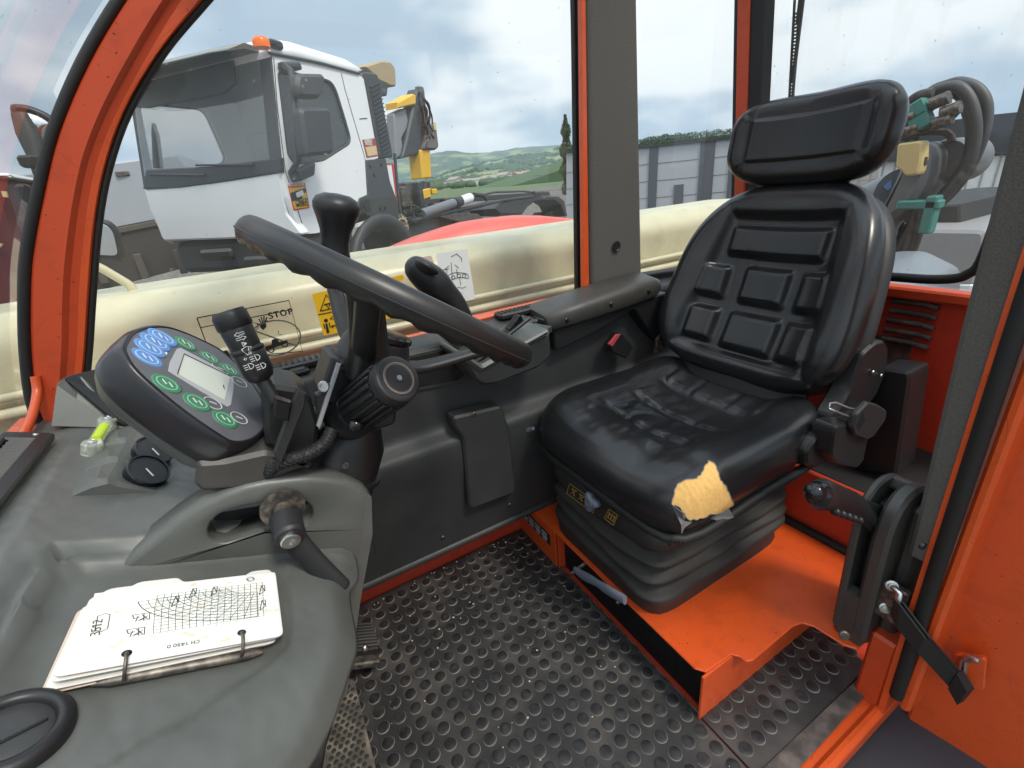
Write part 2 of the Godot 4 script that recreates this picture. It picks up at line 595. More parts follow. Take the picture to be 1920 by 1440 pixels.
func cab_shell():
	cab = thing("cab_frame", "orange steel cab frame of posts, sills and glass around the black operator seat", "machine cab", Vector3(0.5, 0, -0.7))
	var z0 := -1.2
	# front post, curved in its own plane: outer band, fold, inner flange
	var pl := PackedVector2Array([Vector2(-0.427, 0.79), Vector2(-0.419, 0.846), Vector2(-0.391, 0.939), Vector2(-0.359, 1.025), Vector2(-0.328, 1.098), Vector2(-0.277, 1.193), Vector2(-0.218, 1.293), Vector2(-0.139, 1.398), Vector2(-0.052, 1.494), Vector2(0.023, 1.567)])
	var fo := PackedVector2Array([Vector2(-0.393, 0.778), Vector2(-0.369, 0.831), Vector2(-0.327, 0.923), Vector2(-0.292, 1.012), Vector2(-0.26, 1.088), Vector2(-0.209, 1.196), Vector2(-0.162, 1.274), Vector2(-0.092, 1.362), Vector2(0.033, 1.5), Vector2(0.125, 1.577)])
	var pr := PackedVector2Array([Vector2(-0.376, 0.773), Vector2(-0.356, 0.827), Vector2(-0.316, 0.92), Vector2(-0.279, 1.01), Vector2(-0.223, 1.141), Vector2(-0.172, 1.239), Vector2(-0.108, 1.333), Vector2(-0.024, 1.425), Vector2(0.064, 1.502), Vector2(0.157, 1.58)])
	var L := cr(pl, 4)
	var F := cr(fo, 4)
	var R := cr(pr, 4)
	var b := MB.new()
	var rings := []
	for i in L.size():
		var l: Vector2 = L[i]
		var f: Vector2 = F[i]
		rings.append(PackedVector3Array([Vector3(l.x, l.y, z0), Vector3(lerpf(l.x, f.x, 0.12), lerpf(l.y, f.y, 0.12), z0 + 0.012), Vector3(lerpf(l.x, f.x, 0.7), lerpf(l.y, f.y, 0.7), z0 + 0.012), Vector3(lerpf(l.x, f.x, 0.82), lerpf(l.y, f.y, 0.82), z0), Vector3(f.x, f.y, z0 - 0.004), Vector3(f.x, f.y, z0 - 0.06), Vector3(l.x, l.y, z0 - 0.06)]))
	b.loft(rings, false, true)
	obj("front_post", b, M.orange_matt, cab)
	b = MB.new()
	rings = []
	for i in F.size():
		var f: Vector2 = F[i]
		var r: Vector2 = R[i]
		rings.append(PackedVector3Array([Vector3(f.x, f.y, z0 - 0.004), Vector3(lerpf(f.x, r.x, 0.85), lerpf(f.y, r.y, 0.85), z0 - 0.006), Vector3(r.x, r.y, z0 - 0.014), Vector3(r.x, r.y, z0 - 0.05), Vector3(f.x, f.y, z0 - 0.05)]))
	b.loft(rings, false, true)
	obj("post_flange", b, M.orange, cab)
	b = MB.new()
	var a := []
	for r in R:
		if r.y < 0.84:
			continue
		a.append(Vector3(r.x + 0.004, r.y - 0.002, z0 - 0.02))
	b.tube(a, 0.0065, 8)
	obj("window_seal", b, M.rubber, cab)
	b = MB.new()
	a = []
	for l in L:
		a.append(Vector3(l.x - 0.006, l.y + 0.002, z0 + 0.002))
	b.tube(a, 0.0095, 8)
	obj("windscreen_seal", b, M.rubber, cab)
	# windscreen base bead running towards the viewer
	b = MB.new()
	a = [Vector3(-0.4, 0.885, -1.184), Vector3(-0.405, 0.857, -1.174), Vector3(-0.412, 0.829, -1.136), Vector3(-0.42, 0.809, -1.09), Vector3(-0.42, 0.804, -1.019), Vector3(-0.42, 0.803, -0.973)]
	a.append_array([Vector3(-0.42, 0.795, -0.8), Vector3(-0.42, 0.795, -0.3)])
	b.tube(cr(a, 5), 0.0075, 8)
	obj("windscreen_bead", b, M.orange, cab)
	b = MB.new()
	a = []
	for l in L:
		a.append(Vector3(l.x - 0.02, l.y + 0.006, 0))
	a.insert(0, Vector3(-0.435, 0.79, 0))
	b.sheet(1, a.size() - 1, func(u, v): return a[roundi(v * (a.size() - 1))] + Vector3(0, 0, lerpf(-1.215, -0.2, u)), Vector3(-1, 0.4, 0))
	obj("windscreen", b, M.glass, cab)
	b = MB.new()
	b.sheet(1, a.size() - 1, func(u, v): return a[roundi(v * (a.size() - 1))] + Vector3(0.002, 0, lerpf(-1.215, -0.2, u)), Vector3(-1, 0.4, 0), true, true)
	var wd := dust_film(5, 0.06)
	wd.uv1_scale = Vector3(1, -1, 1)
	obj("windscreen_dirt", b, wd, cab)
	# cowl bar under the windscreen
	b = MB.new()
	b.box(Vector3(-0.46, 0.745, -0.72), Vector3(0.06, 0.09, 1.1), 0.01)
	obj("windscreen_bar", b, M.orange_matt, cab)
	# floor edge band on the far side and outer side sheet under the far window
	b = MB.new()
	b.box(Vector3(0.55, 0.02, -1.215), Vector3(2.0, 0.26, 0.03), 0.004)
	obj("floor_band", b, M.orange_red, cab)
	b = MB.new()
	b.box(Vector3(0.55, 0.435, -1.25), Vector3(2.0, 0.65, 0.03), 0.004)
	obj("side_wall", b, M.orange_matt, cab)
	b = MB.new()
	b.box(Vector3(0.08, 0.772, -1.225), Vector3(0.9, 0.012, 0.05), 0.003)
	b.box(Vector3(0.77, 0.786, -1.225), Vector3(0.46, 0.012, 0.05), 0.003)
	obj("window_sill", b, M.orange, cab)
	# far side middle post: orange flange, seal, felt-covered trim
	b = MB.new()
	b.prism(PackedVector2Array([Vector2(0.926, 1.618), Vector2(0.941, 1.62), Vector2(0.926, 0.782), Vector2(0.902, 0.778)]), Vector3(0, 0, z0 + 0.012), Vector3.RIGHT, UP, 0.018, 0.003)
	obj("middle_post", b, M.orange, cab)
	b = MB.new()
	b.prism(PackedVector2Array([Vector2(0.927, 1.625), Vector2(0.94, 1.626), Vector2(0.918, 0.786), Vector2(0.901, 0.787)]), Vector3(0, 0, z0 - 0.02), Vector3.RIGHT, UP, 0.018, 0.003)
	obj("window_seal", b, M.rubber, cab)
	b = MB.new()
	rings = []
	for e in [[Vector3(0.942, 1.616, -1.17), Vector3(1.117, 1.632, -1.17)], [Vector3(0.932, 0.753, -1.17), Vector3(1.155, 0.818, -1.17)]]:
		var p: Vector3 = e[0]
		var q: Vector3 = e[1]
		rings.append(PackedVector3Array([p + Vector3(0, 0, -0.07), p + Vector3(0, 0, -0.02), p + Vector3(0.006, 0, -0.005), p + Vector3(0.02, 0, 0), q + Vector3(-0.02, 0, 0), q + Vector3(-0.006, 0, -0.005), q + Vector3(0, 0, -0.02), q + Vector3(0, 0, -0.07)]))
	b.loft(rings, true, true)
	obj("middle_post_trim", b, M.felt, cab)
	b = MB.new()
	var sc: Vector3 = Vector3(1.033, 0.928, -1.166)
	b.lathe([Vector2(0.0, -0.004), Vector2(0.009, -0.003), Vector2(0.0135, 0.002), Vector2(0.016, 0.0035), Vector2(0.017, 0.001)], sc, Vector3(0, 0, 1), 20)
	obj("screw_dimple", b, M.black, cab)
	# rear corner post and rear frame at x = 1.5
	b = MB.new()
	b.prism(PackedVector2Array([Vector2(-1.122, 1.65), Vector2(-1.08, 1.635), Vector2(-1.022, 0.943), Vector2(-1.06, 0.942)]), Vector3(1.5, 0, 0), Vector3(0, 0, 1), UP, 0.05, 0.004)
	obj("rear_post", b, M.orange_matt, cab)
	b = MB.new()
	b.prism(PackedVector2Array([Vector2(-1.141, 1.656), Vector2(-1.122, 1.65), Vector2(-1.058, 0.942), Vector2(-1.08, 0.942)]), Vector3(1.51, 0, 0), Vector3(0, 0, 1), UP, 0.05, 0.004)
	b.prism(PackedVector2Array([Vector2(-1.08, 1.635), Vector2(-1.034, 1.62), Vector2(-0.985, 0.944), Vector2(-1.024, 0.943)]), Vector3(1.505, 0, 0), Vector3(0, 0, 1), UP, 0.05, 0.004)
	obj("rear_seal", b, M.rubber, cab)
	# rear wall under the window: two ledges, a panel
	b = MB.new()
	b.box(Vector3(1.56, 0.45, -0.66), Vector3(0.04, 0.62, 1.1), 0.004)
	obj("rear_wall", b, M.orange_red, cab)
	b = MB.new()
	b.box(Vector3(1.535, 0.772, -0.66), Vector3(0.05, 0.03, 1.1), 0.006)
	obj("rear_ledge", b, M.orange_matt, cab)
	b = MB.new()
	var rw := cr([Vector3(1.5, 0.808, -0.693), Vector3(1.5, 0.815, -0.605), Vector3(1.5, 0.818, -0.52), Vector3(1.5, 0.826, -0.469), Vector3(1.5, 0.839, -0.447), Vector3(1.5, 0.871, -0.429), Vector3(1.5, 1, -0.423), Vector3(1.5, 1.138, -0.43)], 5)
	b.tube(rw, 0.012, 8)
	obj("rear_window_seal", b, M.rubber, cab)
	# panes
	b = MB.new()
	b.emit(PackedVector3Array([Vector3(-0.36, 0.8, -1.222), Vector3(0.93, 0.8, -1.222), Vector3(0.93, 1.7, -1.222), Vector3(-0.36, 0.8, -1.222), Vector3(0.93, 1.7, -1.222), Vector3(0.1, 1.62, -1.222), Vector3(-0.36, 0.8, -1.222), Vector3(0.1, 1.62, -1.222), Vector3(-0.2, 1.25, -1.222)]), false, false, Vector3(0, 0, 1))
	obj("window_pane", b, M.glass, cab)
	b = MB.new()
	b.emit(PackedVector3Array([Vector3(1.18, 0.8, -1.222), Vector3(1.5, 0.8, -1.13), Vector3(1.5, 1.7, -1.13), Vector3(1.18, 0.8, -1.222), Vector3(1.5, 1.7, -1.13), Vector3(1.18, 1.7, -1.222)]), false, false, Vector3(0, 0, 1))
	obj("window_pane", b, M.glass, cab)
	b = MB.new()
	b.emit(PackedVector3Array([Vector3(1.515, 0.8, -1.1), Vector3(1.515, 0.8, -0.44), Vector3(1.515, 1.7, -0.44), Vector3(1.515, 0.8, -1.1), Vector3(1.515, 1.7, -0.44), Vector3(1.515, 1.7, -1.1)]), false, false, Vector3(-1, 0, 0))
	obj("rear_window", b, M.glass, cab)
	b = MB.new()
	b.emit(PackedVector3Array([Vector3(1.512, 0.8, -1.1), Vector3(1.512, 0.8, -0.44), Vector3(1.512, 1.7, -0.44), Vector3(1.512, 0.8, -1.1), Vector3(1.512, 1.7, -0.44), Vector3(1.512, 1.7, -1.1)]), false, false, Vector3(-1, 0, 0), PackedVector2Array([Vector2(0, 1), Vector2(1, 1), Vector2(1, 0), Vector2(0, 1), Vector2(1, 0), Vector2(0, 0)]))
	obj("rear_window_dirt", b, dust_film(8, 0.13), cab)
	b = MB.new()
	b.emit(PackedVector3Array([Vector3(-0.36, 0.8, -1.2205), Vector3(0.93, 0.8, -1.2205), Vector3(0.93, 1.7, -1.2205), Vector3(-0.36, 0.8, -1.2205), Vector3(0.93, 1.7, -1.2205), Vector3(-0.36, 1.7, -1.2205)]), false, false, Vector3(0, 0, 1), PackedVector2Array([Vector2(0, 1), Vector2(1, 1), Vector2(1, 0), Vector2(0, 1), Vector2(1, 0), Vector2(0, 0)]))
	obj("window_dirt", b, dust_film(3, 0.035), cab)
	# sill rail of the rear quarter window
	b = MB.new()
	b.box(Vector3(1.34, 0.79, -1.2), Vector3(0.34, 0.03, 0.05), 0.004, Basis(UP, -0.28))
	obj("quarter_window_rail", b, M.rubber, cab)
	# roof: rails round a glass panel
	b = MB.new()
	for s in [[Vector3(0.85, 1.73, -1.2), Vector3(1.5, 0.07, 0.1)], [Vector3(0.85, 1.73, -0.24), Vector3(1.5, 0.07, 0.1)], [Vector3(0.15, 1.7, -0.72), Vector3(0.1, 0.07, 0.98)], [Vector3(1.54, 1.73, -0.72), Vector3(0.12, 0.07, 0.98)]]:
		b.box(s[0], s[1], 0.012)
	obj("roof_rail", b, M.orange_matt, cab)
	b = MB.new()
	b.box(Vector3(0.85, 1.758, -0.72), Vector3(1.4, 0.006, 0.9))
	obj("roof_pane", b, M.glass, cab)
	# near-side rear post: felt trim, orange edge, door seal, outer jamb
	b = MB.new()
	rings = []
	for e in [[Vector3(0.95, 1.235, -0.286), Vector3(0.95, 1.228, -0.256)], [Vector3(0.95, 0.515, -0.255), Vector3(0.95, 0.676, -0.231)], [Vector3(0.95, 0.316, -0.242), Vector3(0.95, 0.311, -0.202)]]:
		pass
	var pz := [[1.75, -0.298, -0.236], [1.1, -0.281, -0.231], [0.86, -0.273, -0.231], [0.52, -0.257, -0.228], [0.42, -0.254, -0.227]]
	for e in pz:
		rings.append(PackedVector3Array([Vector3(0.958, e[0], e[1]), Vector3(0.95, e[0], e[1] + 0.008), Vector3(0.95, e[0], e[2]), Vector3(1.08, e[0], e[2]), Vector3(1.08, e[0], e[1])]))
	b.loft(rings, false, true)
	obj("door_post_trim", b, M.felt, cab)
	b = MB.new()
	rings = []
	for e in [[1.75, -0.236], [0.95, -0.231], [0.4, -0.226], [0.0, -0.222]]:
		rings.append(PackedVector3Array([Vector3(0.945, e[0], e[1]), Vector3(0.945, e[0], e[1] + 0.012), Vector3(1.08, e[0], e[1] + 0.012), Vector3(1.08, e[0], e[1])]))
	b.loft(rings, false, true)
	obj("door_post", b, M.orange, cab)
	b = MB.new()
	b.tube([Vector3(0.944, 1.75, -0.216), Vector3(0.944, 0.9, -0.211), Vector3(0.944, 0.42, -0.206), Vector3(0.944, 0.075, -0.200)], 0.0125, 8)
	obj("door_seal", b, M.rubber, cab)
	b = MB.new()
	b.box(Vector3(1.025, 0.9, -0.185), Vector3(0.15, 1.72, 0.02), 0.006)
	obj("door_jamb", b, M.orange, cab)
	# threshold: orange sill channel and the outer edge
	b = MB.new()
	b.box(Vector3(0.36, -0.03, -0.245), Vector3(1.36, 0.05, 0.07), 0.008)
	b.box(Vector3(0.36, -0.006, -0.222), Vector3(1.36, 0.02, 0.024), 0.008)
	obj("door_sill", b, M.orange, cab)
	b = MB.new()
	b.box(Vector3(0.984, 0.09, -0.247), Vector3(0.07, 0.2, 0.05), 0.006)
	obj("sill_corner", b, M.orange_matt, cab)
	# pan under the mats
	b = MB.new()
	b.box(Vector3(0.5, -0.03, -0.74), Vector3(2.0, 0.04, 0.92), 0.004)
	obj("floor_pan", b, M.orange_red, cab)

# ---------------------------------------------------------------- floor
func stud_mesh() -> Array:
	var b := MB.new()
	b.lathe([Vector2(0.0132, -0.0004), Vector2(0.0128, 0.0019), Vector2(0.0120, 0.0022)], Vector3.ZERO, UP, 22, false)
	var rim := b.done()
	b = MB.new()
	b.lathe([Vector2(0.0121, 0.0006), Vector2(0.0119, 0.0024), Vector2(0.0108, 0.0028), Vector2(0.006, 0.00285)], Vector3.ZERO, UP, 22, false)
	return [rim, b.done()]

func studs(mat_thing: Node3D, spots: Array):
	spots.sort_custom(func(p, q): return p.length_squared() < q.length_squared())
	var b := MB.new()
	b.lathe([Vector2(0.0152, -0.0006), Vector2(0.0149, 0.0017), Vector2(0.0141, 0.0021)], Vector3.ZERO, UP, 22, true)
	var rim := b.done()
	b = MB.new()
	b.lathe([Vector2(0.0142, 0.0004), Vector2(0.0139, 0.0024), Vector2(0.0126, 0.0030), Vector2(0.004, 0.0031)], Vector3.ZERO, UP, 22, true)
	var top := b.done()
	top.surface_set_material(0, M.mat_stud)
	rim.surface_set_material(0, M.mat_rim)
	# one mesh of two surfaces: dusty rim and worn top
	var st := SurfaceTool.new()
	var both := ArrayMesh.new()
	both.add_surface_from_arrays(Mesh.PRIMITIVE_TRIANGLES, rim.surface_get_arrays(0))
	both.surface_set_material(0, M.mat_rim)
	both.add_surface_from_arrays(Mesh.PRIMITIVE_TRIANGLES, top.surface_get_arrays(0))
	both.surface_set_material(1, M.mat_stud)
	var n := mini(spots.size(), 296)
	var rg := RandomNumberGenerator.new()
	rg.seed = 4
	for i in n:
		var o := MeshInstance3D.new()
		o.name = "stud"
		o.mesh = both
		mat_thing.add_child(o, true)
		o.position = spots[i] - mat_thing.position + Vector3(0, rg.randf_range(-0.0005, 0.0002), 0)
		o.rotation = Vector3(rg.randf_range(-0.03, 0.03), rg.randf() * TAU, rg.randf_range(-0.03, 0.03))
	if spots.size() > n:
		var mm := MultiMesh.new()
		mm.transform_format = MultiMesh.TRANSFORM_3D
		mm.mesh = both
		mm.instance_count = spots.size() - n
		for i in range(n, spots.size()):
			mm.set_instance_transform(i - n, Transform3D(Basis(UP, i * 1.3), spots[i] - mat_thing.position))
		var q := MultiMeshInstance3D.new()
		q.name = "far_studs"
		q.multimesh = mm
		mat_thing.add_child(q, true)
		stuff(q)

func floor_mats():
	var t := thing("floor_mat", "black rubber floor mat covered in round studs in front of the seat", "floor mat", Vector3(0.25, 0, -0.75))
	var b := MB.new()
	b.prism(PackedVector2Array([Vector2(-0.25, 1.195), Vector2(-0.25, 0.285), Vector2(0.612, 0.285), Vector2(0.612, 1.195)]), Vector3(0, -0.006, 0), Vector3.RIGHT, Vector3(0, 0, -1), 0.006, 0.001)
	obj("mat_sheet", b, M.mat_base, t)
	var sp := []
	for i in range(-12, 9):
		for j in range(-6, 16):
			var p := Vector3(0.27115 + 0.04 * i, 0, -0.91852 + 0.04 * j)
			if p.x < 0.597 and p.z > -1.182 and p.z < -0.3 and p.x > -0.1:
				sp.append(p)
	studs(t, sp)
	t = thing("step_mat", "smaller studded rubber mat beside the seat box, along the door sill", "floor mat", Vector3(0.8, 0, -0.34))
	b = MB.new()
	b.prism(PackedVector2Array([Vector2(0.616, 0.42), Vector2(0.616, 0.282), Vector2(1.04, 0.282), Vector2(1.04, 0.42)]), Vector3(0, -0.006, 0), Vector3.RIGHT, Vector3(0, 0, -1), 0.006, 0.001)
	obj("mat_sheet", b, M.mat_base, t)
	sp = []
	for i in 11:
		for j in range(0, 5):
			var p := Vector3(0.64 + 0.04 * i, 0, -0.405 + 0.04 * j)
			if p.z < -0.295 or j == 3:
				if p.z > -0.29:
					continue
				sp.append(p)
	studs(t, sp)
	# grey metal tread strip along the sill
	b = MB.new()
	b.prism(rnd(PackedVector2Array([Vector2(0.57, -0.285), Vector2(1.026, -0.279), Vector2(1.032, -0.251), Vector2(0.699, -0.246), Vector2(0.614, -0.247)]), 0.006, 3), Vector3(0, 0.0, 0), Vector3.RIGHT, Vector3(0, 0, 1), -0.004, 0.001)
	tag(obj("tread_strip", b, M.plate), "worn grey strip lying along the door sill beside the step mat", "sill strip")

func seat_box():
	var t := thing("seat_box", "orange steel seat platform with a rounded cut-out beside the door", "platform", Vector3(0.9, 0, -0.8))
	var b := MB.new()
	var top := PackedVector2Array([Vector2(0.607, -1.2), Vector2(0.607, -0.44), Vector2(0.62, -0.422), Vector2(0.698, -0.418), Vector2(0.708, -0.405), Vector2(0.71, -0.39), Vector2(0.725, -0.384), Vector2(0.874, -0.386), Vector2(0.897, -0.379), Vector2(0.909, -0.36), Vector2(0.915, -0.3), Vector2(0.927, -0.279), Vector2(1.02, -0.279), Vector2(1.2, -0.279), Vector2(1.2, -1.2)])
	b.prism(top, Vector3(0, 0.138, 0), Vector3.RIGHT, Vector3(0, 0, 1), -0.006, 0.0015)
	obj("top_plate", b, M.orange, t)
	b = MB.new()
	b.box(Vector3(0.9, 0.069, -0.4195), Vector3(0.585, 0.138, 0.006), 0.001)
	obj("side_plate", b, M.orange, t)
	b = MB.new()
	b.box(Vector3(0.611, 0.069, -1.085), Vector3(0.006, 0.138, 0.226), 0.001)
	obj("front_plate", b, M.orange, t)
	b = MB.new()
	b.box(Vector3(0.645, 0.069, -0.962), Vector3(0.07, 0.136, 0.005), 0.001)
	obj("gusset_plate", b, M.orange_matt, t)
	b = MB.new()
	b.box(Vector3(0.6065, 0.088, -1.085), Vector3(0.002, 0.044, 0.17), 0.0005)
	var lp := obj("data_plate", b, M.black_print, t)
	b = MB.new()
	for k in 4:
		b.box(Vector3(0.605, 0.1, -1.15 + 0.04 * k), Vector3(0.001, 0.007, 0.03))
		b.box(Vector3(0.605, 0.085, -1.15 + 0.04 * k), Vector3(0.001, 0.011, 0.03))
		b.box(Vector3(0.605, 0.073, -1.15 + 0.04 * k), Vector3(0.001, 0.005, 0.022))
	stuff(obj("print_block", b, M.grey_light, lp))
	# black ribbed intake across the front
	b = MB.new()
	b.box(Vector3(0.645, 0.066, -0.69), Vector3(0.02, 0.132, 0.536))
	var gr := obj("intake_grille", b, M.lining_dark, t)
	b = MB.new()
	for k in 132:
		b.box(Vector3(0.634, 0.066, -0.955 + 0.004 * k), Vector3(0.006, 0.131, 0.0017))
	stuff(obj("grille_rib", b, M.black, gr))
	b = MB.new()
	b.box(Vector3(0.6135, 0.003, -0.69), Vector3(0.004, 0.009, 0.54))
	obj("front_lip", b, M.steel_worn, t)
	# the two bolt holes and a screw
	for p in [Vector3(0.803, 0.139, -0.41), Vector3(0.745, 0.139, -0.409)]:
		b = MB.new()
		b.lathe([Vector2(0.0095, 0.0), Vector2(0.0095, 0.0014), Vector2(0.0075, 0.0016), Vector2(0.006, 0.0004), Vector2(0.0, 0.0002)], p, UP, 16)
		obj("bolt_hole", b, M.orange_red, t)
	b = MB.new()
	b.lathe([Vector2(0.013, 0.0), Vector2(0.013, 0.002), Vector2(0.008, 0.003), Vector2(0.008, 0.008), Vector2(0.0, 0.0085)], Vector3(0.629, 0.139, -1.094), UP, 10, false)
	obj("bolt", b, M.steel, t)
	# riser and ledge behind the seat
	b = MB.new()
	b.box(Vector3(1.213, 0.235, -0.72), Vector3(0.02, 0.19, 0.92), 0.004)
	obj("riser", b, M.orange_red, t)
	b = MB.new()
	b.box(Vector3(1.385, 0.328, -0.72), Vector3(0.34, 0.01, 0.93), 0.003)
	obj("rear_ledge", b, M.lining_dark, t)
	b = MB.new()
	b.tube([Vector3(1.19, 0.15, -1.1), Vector3(1.19, 0.15, -0.6), Vector3(1.195, 0.15, -0.35)], 0.012, 8)
	obj("riser_trim", b, M.rubber, t)
	for k in [[1.0, 0.9], [0.9, 0.9]]:
		pass

# ---------------------------------------------------------------- the seat
class Pillow:
	var W := 0.25
	var H := 0.25
	var D := 0.05
	var R := 0.05
	var p := 4.5
	var taper := 0.0
	var t0 := 0.80
	var o := Vector3.ZERO
	var ux := Vector3.RIGHT
	var uy := Vector3.UP
	var uz := Vector3.BACK
	var emb: Callable
	func at(i: float, j: float) -> Vector3:
		var r := maxf(absf(i), absf(j))
		if r < 1e-6:
			return place(0, 0, 1.0, 0, 0)
		var di := i / r
		var dj := j / r
		var s := 1.0 / pow(pow(absf(di), p) + pow(absf(dj), p), 1.0 / p)
		var x := di * s
		var y := dj * s
		var nx := signf(x) * pow(absf(x), p - 1.0) / W
		var ny := signf(y) * pow(absf(y), p - 1.0) / H
		var nl := Vector2(nx, ny).normalized()
		var inner := minf(r / t0, 1.0)
		var th := 0.0 if r < t0 else (r - t0) / (1.0 - t0) * PI
		var cx := x * (W - R) * inner
		var cy := y * (H - R) * inner
		return place(cx + nl.x * R * sin(th), cy + nl.y * R * sin(th), cos(th), x * inner, y * inner)
	func place(x: float, y: float, h: float, u: float, v: float) -> Vector3:
		var xx := x * (1.0 + taper * y / H)
		var q: Vector2 = emb.call(xx, y)
		var top := clampf(h, 0.0, 1.0)
		return o + ux * xx + uy * y + uz * (h * D + q.x * smoothstep(0.0, 0.6, top) + q.y)
	func build(b: MB, n: int):
		b.sheet(n, n, func(u, v): return at(u * 2.0 - 1.0, v * 2.0 - 1.0), uz)
		# closed on the back
		var ring := PackedVector3Array()

func pad(x: float, y: float, cx: float, cy: float, hx: float, hy: float, s: float) -> float:
	return smoothstep(-s, s, hx - absf(x - cx)) * smoothstep(-s, s, hy - absf(y - cy))

func operator_seat():
	var t := thing("operator_seat", "black vinyl suspension seat with headrest and torn front cushion corner", "seat", Vector3(0.88, 0.142, -0.77))
	# --- cushion
	var wr := FastNoiseLite.new()
	wr.frequency = 9.0
	wr.fractal_octaves = 3
	wr.seed = 12
	var P := Pillow.new()
	P.W = 0.282
	P.H = 0.280
	P.D = 0.054
	P.R = 0.046
	P.p = 8.0
	P.o = Vector3(0.866, 0.503, -0.773)
	P.ux = Vector3(0, 0, 1)
	P.uy = Vector3(1, 0, 0)
	P.uz = Vector3(0, 1, 0)
	P.taper = -0.03
	P.emb = func(x, y):
		# x across, y towards the backrest
		var e := 0.0
		var bol := smoothstep(0.10, 0.22, absf(x))
		e += 0.024 * bol
		var rec := pad(x, y, 0, 0.07, 0.155, 0.185, 0.03)
		e -= 0.012 * rec
		for q in [[-0.105, 0.185, 0.045, 0.04], [0.0, 0.185, 0.055, 0.04], [0.105, 0.185, 0.045, 0.04], [-0.105, 0.075, 0.045, 0.05], [0.0, 0.075, 0.055, 0.05], [0.105, 0.075, 0.045, 0.05], [-0.1, -0.035, 0.05, 0.045], [0.0, -0.04, 0.05, 0.05], [0.1, -0.035, 0.05, 0.045]]:
			e += (0.011 if q[1] > 0.1 else 0.007) * pad(x, y, q[0], q[1], q[2], q[3], 0.012)
		# the foam has sunk in the middle, the cover wrinkles there
		e -= 0.022 * exp(-(x * x / 0.03 + (y - 0.05) * (y - 0.05) / 0.04))
		e += 0.005 * wr.get_noise_2d(x * 1.2 + 3.0, y * 0.6) * pad(x, y, 0, 0.0, 0.2, 0.2, 0.05)
		# waterfall front
		var front := smoothstep(-0.10, -0.28, y)
		return Vector2(e * (1.0 - 0.6 * front), -0.032 * front * front + 0.018 * smoothstep(0.1, 0.28, y))
	var b := MB.new()
	P.build(b, 110)
	obj("seat_cushion", b, M.vinyl, t)
	# zip and piping under the cushion
	b = MB.new()
	var zp := []
	for k in 60:
		var a := TAU * k / 60
		var c := cos(a)
		var s := sin(a)
		var f := 1.0 / pow(pow(absf(c), 8.0) + pow(absf(s), 8.0), 0.125)
		zp.append(Vector3(0.868 + 0.270 * s * f, 0.450 - 0.016 * smoothstep(0.1, -0.28, 0.27 * s * f) * 1.2, -0.773 + 0.272 * c * f))
	zp.append(zp[0])
	b.tube(zp, 0.011, 8)
	obj("cushion_piping", b, M.rubber, t)
	b = MB.new()
	for k in 300:
		var u := 58.0 * k / 300.0
		var i := int(u)
		var p0: Vector3 = zp[i].lerp(zp[i + 1], u - i)
		var dr: Vector3 = (zp[i + 1] - zp[i]).normalized()
		var outw := (p0 - Vector3(0.868, p0.y, -0.77)).normalized()
		b.box(p0 + outw * 0.0105 + Vector3(0, -0.002, 0), Vector3(0.0024, 0.006, 0.003), 0.0, Basis.looking_at(dr, UP) * Basis(UP, PI / 2))
	stuff(obj("zip_teeth", b, M.vinyl_shell, t))
	# pan under the cushion
	b = MB.new()
	b.box(Vector3(0.87, 0.432, -0.77), Vector3(0.44, 0.03, 0.42), 0.01)
	obj("seat_pan", b, M.lining_dark, t)
	b = MB.new()
	b.box(Vector3(1.10, 0.52, -0.77), Vector3(0.03, 0.16, 0.40), 0.01, Basis(Vector3(0, 0, 1), -0.38))
	obj("back_frame", b, M.lining_dark, t)
	b = MB.new()
	b.box(Vector3(0.645, 0.425, -0.77), Vector3(0.006, 0.05, 0.44), 0.001)
	b.box(Vector3(0.655, 0.405, -0.555), Vector3(0.03, 0.05, 0.006), 0.001)
	obj("pan_bracket", b, M.black, t)
	# --- torn corner: foam showing through, with cover flaps
	torn(t, P)
	# --- backrest
	P = Pillow.new()
	P.W = 0.268
	P.H = 0.275
	P.D = 0.052
	P.R = 0.06
	P.p = 3.6
	P.taper = -0.14
	P.o = Vector3(1.235, 0.815, -0.77)
	P.ux = Vector3(0, 0, 1)
	P.uy = Vector3(0.3807, 0.9247, 0)
	P.uz = Vector3(-0.9247, 0.3807, 0)
	var bk := func(x, y):
		var e := 0.0
		var rim := 0.0
		var hw = 0.0
		hw = 0.178 - 0.14 * y
		var d := minf(hw - absf(x), minf(0.185 - y, y + 0.215))
		e -= 0.024 * smoothstep(-0.012, 0.022, d)
		for q in [[0.0, 0.108, 0.13, 0.036], [-0.15, -0.01, 0.037, 0.042], [0.0, -0.008, 0.062, 0.045], [0.138, -0.01, 0.037, 0.045], [-0.142, -0.135, 0.037, 0.045], [0.006, -0.138, 0.072, 0.048], [0.142, -0.138, 0.037, 0.048]]:
			e += 0.021 * pad(x - 0.0, y, q[0], q[1], q[2], q[3], 0.011) * smoothstep(-0.006, 0.012, d)
		# side bolsters stand forward, hollow in the back
		e += 0.02 * smoothstep(0.12, 0.24, absf(x)) * smoothstep(0.26, 0.0, y)
		return Vector2(e, 0.05 * x * x / 0.06 - 0.012 * exp(-(y + 0.05) * (y + 0.05) / 0.02))
	P.emb = bk
	b = MB.new()
	P.build(b, 120)
	obj("backrest", b, M.vinyl, t)
	# hard shell behind the backrest
	P.o += Vector3(0.9247, -0.3807, 0) * 0.055
	P.W = 0.272
	P.H = 0.272
	P.D = 0.04
	P.emb = func(x, y): return Vector2(0, 0.04 * x * x / 0.06)
	b = MB.new()
	P.build(b, 40)
	obj("backrest_shell", b, M.vinyl_shell, t)
	# --- headrest
	P = Pillow.new()
	P.W = 0.208
	P.H = 0.108
	P.D = 0.048
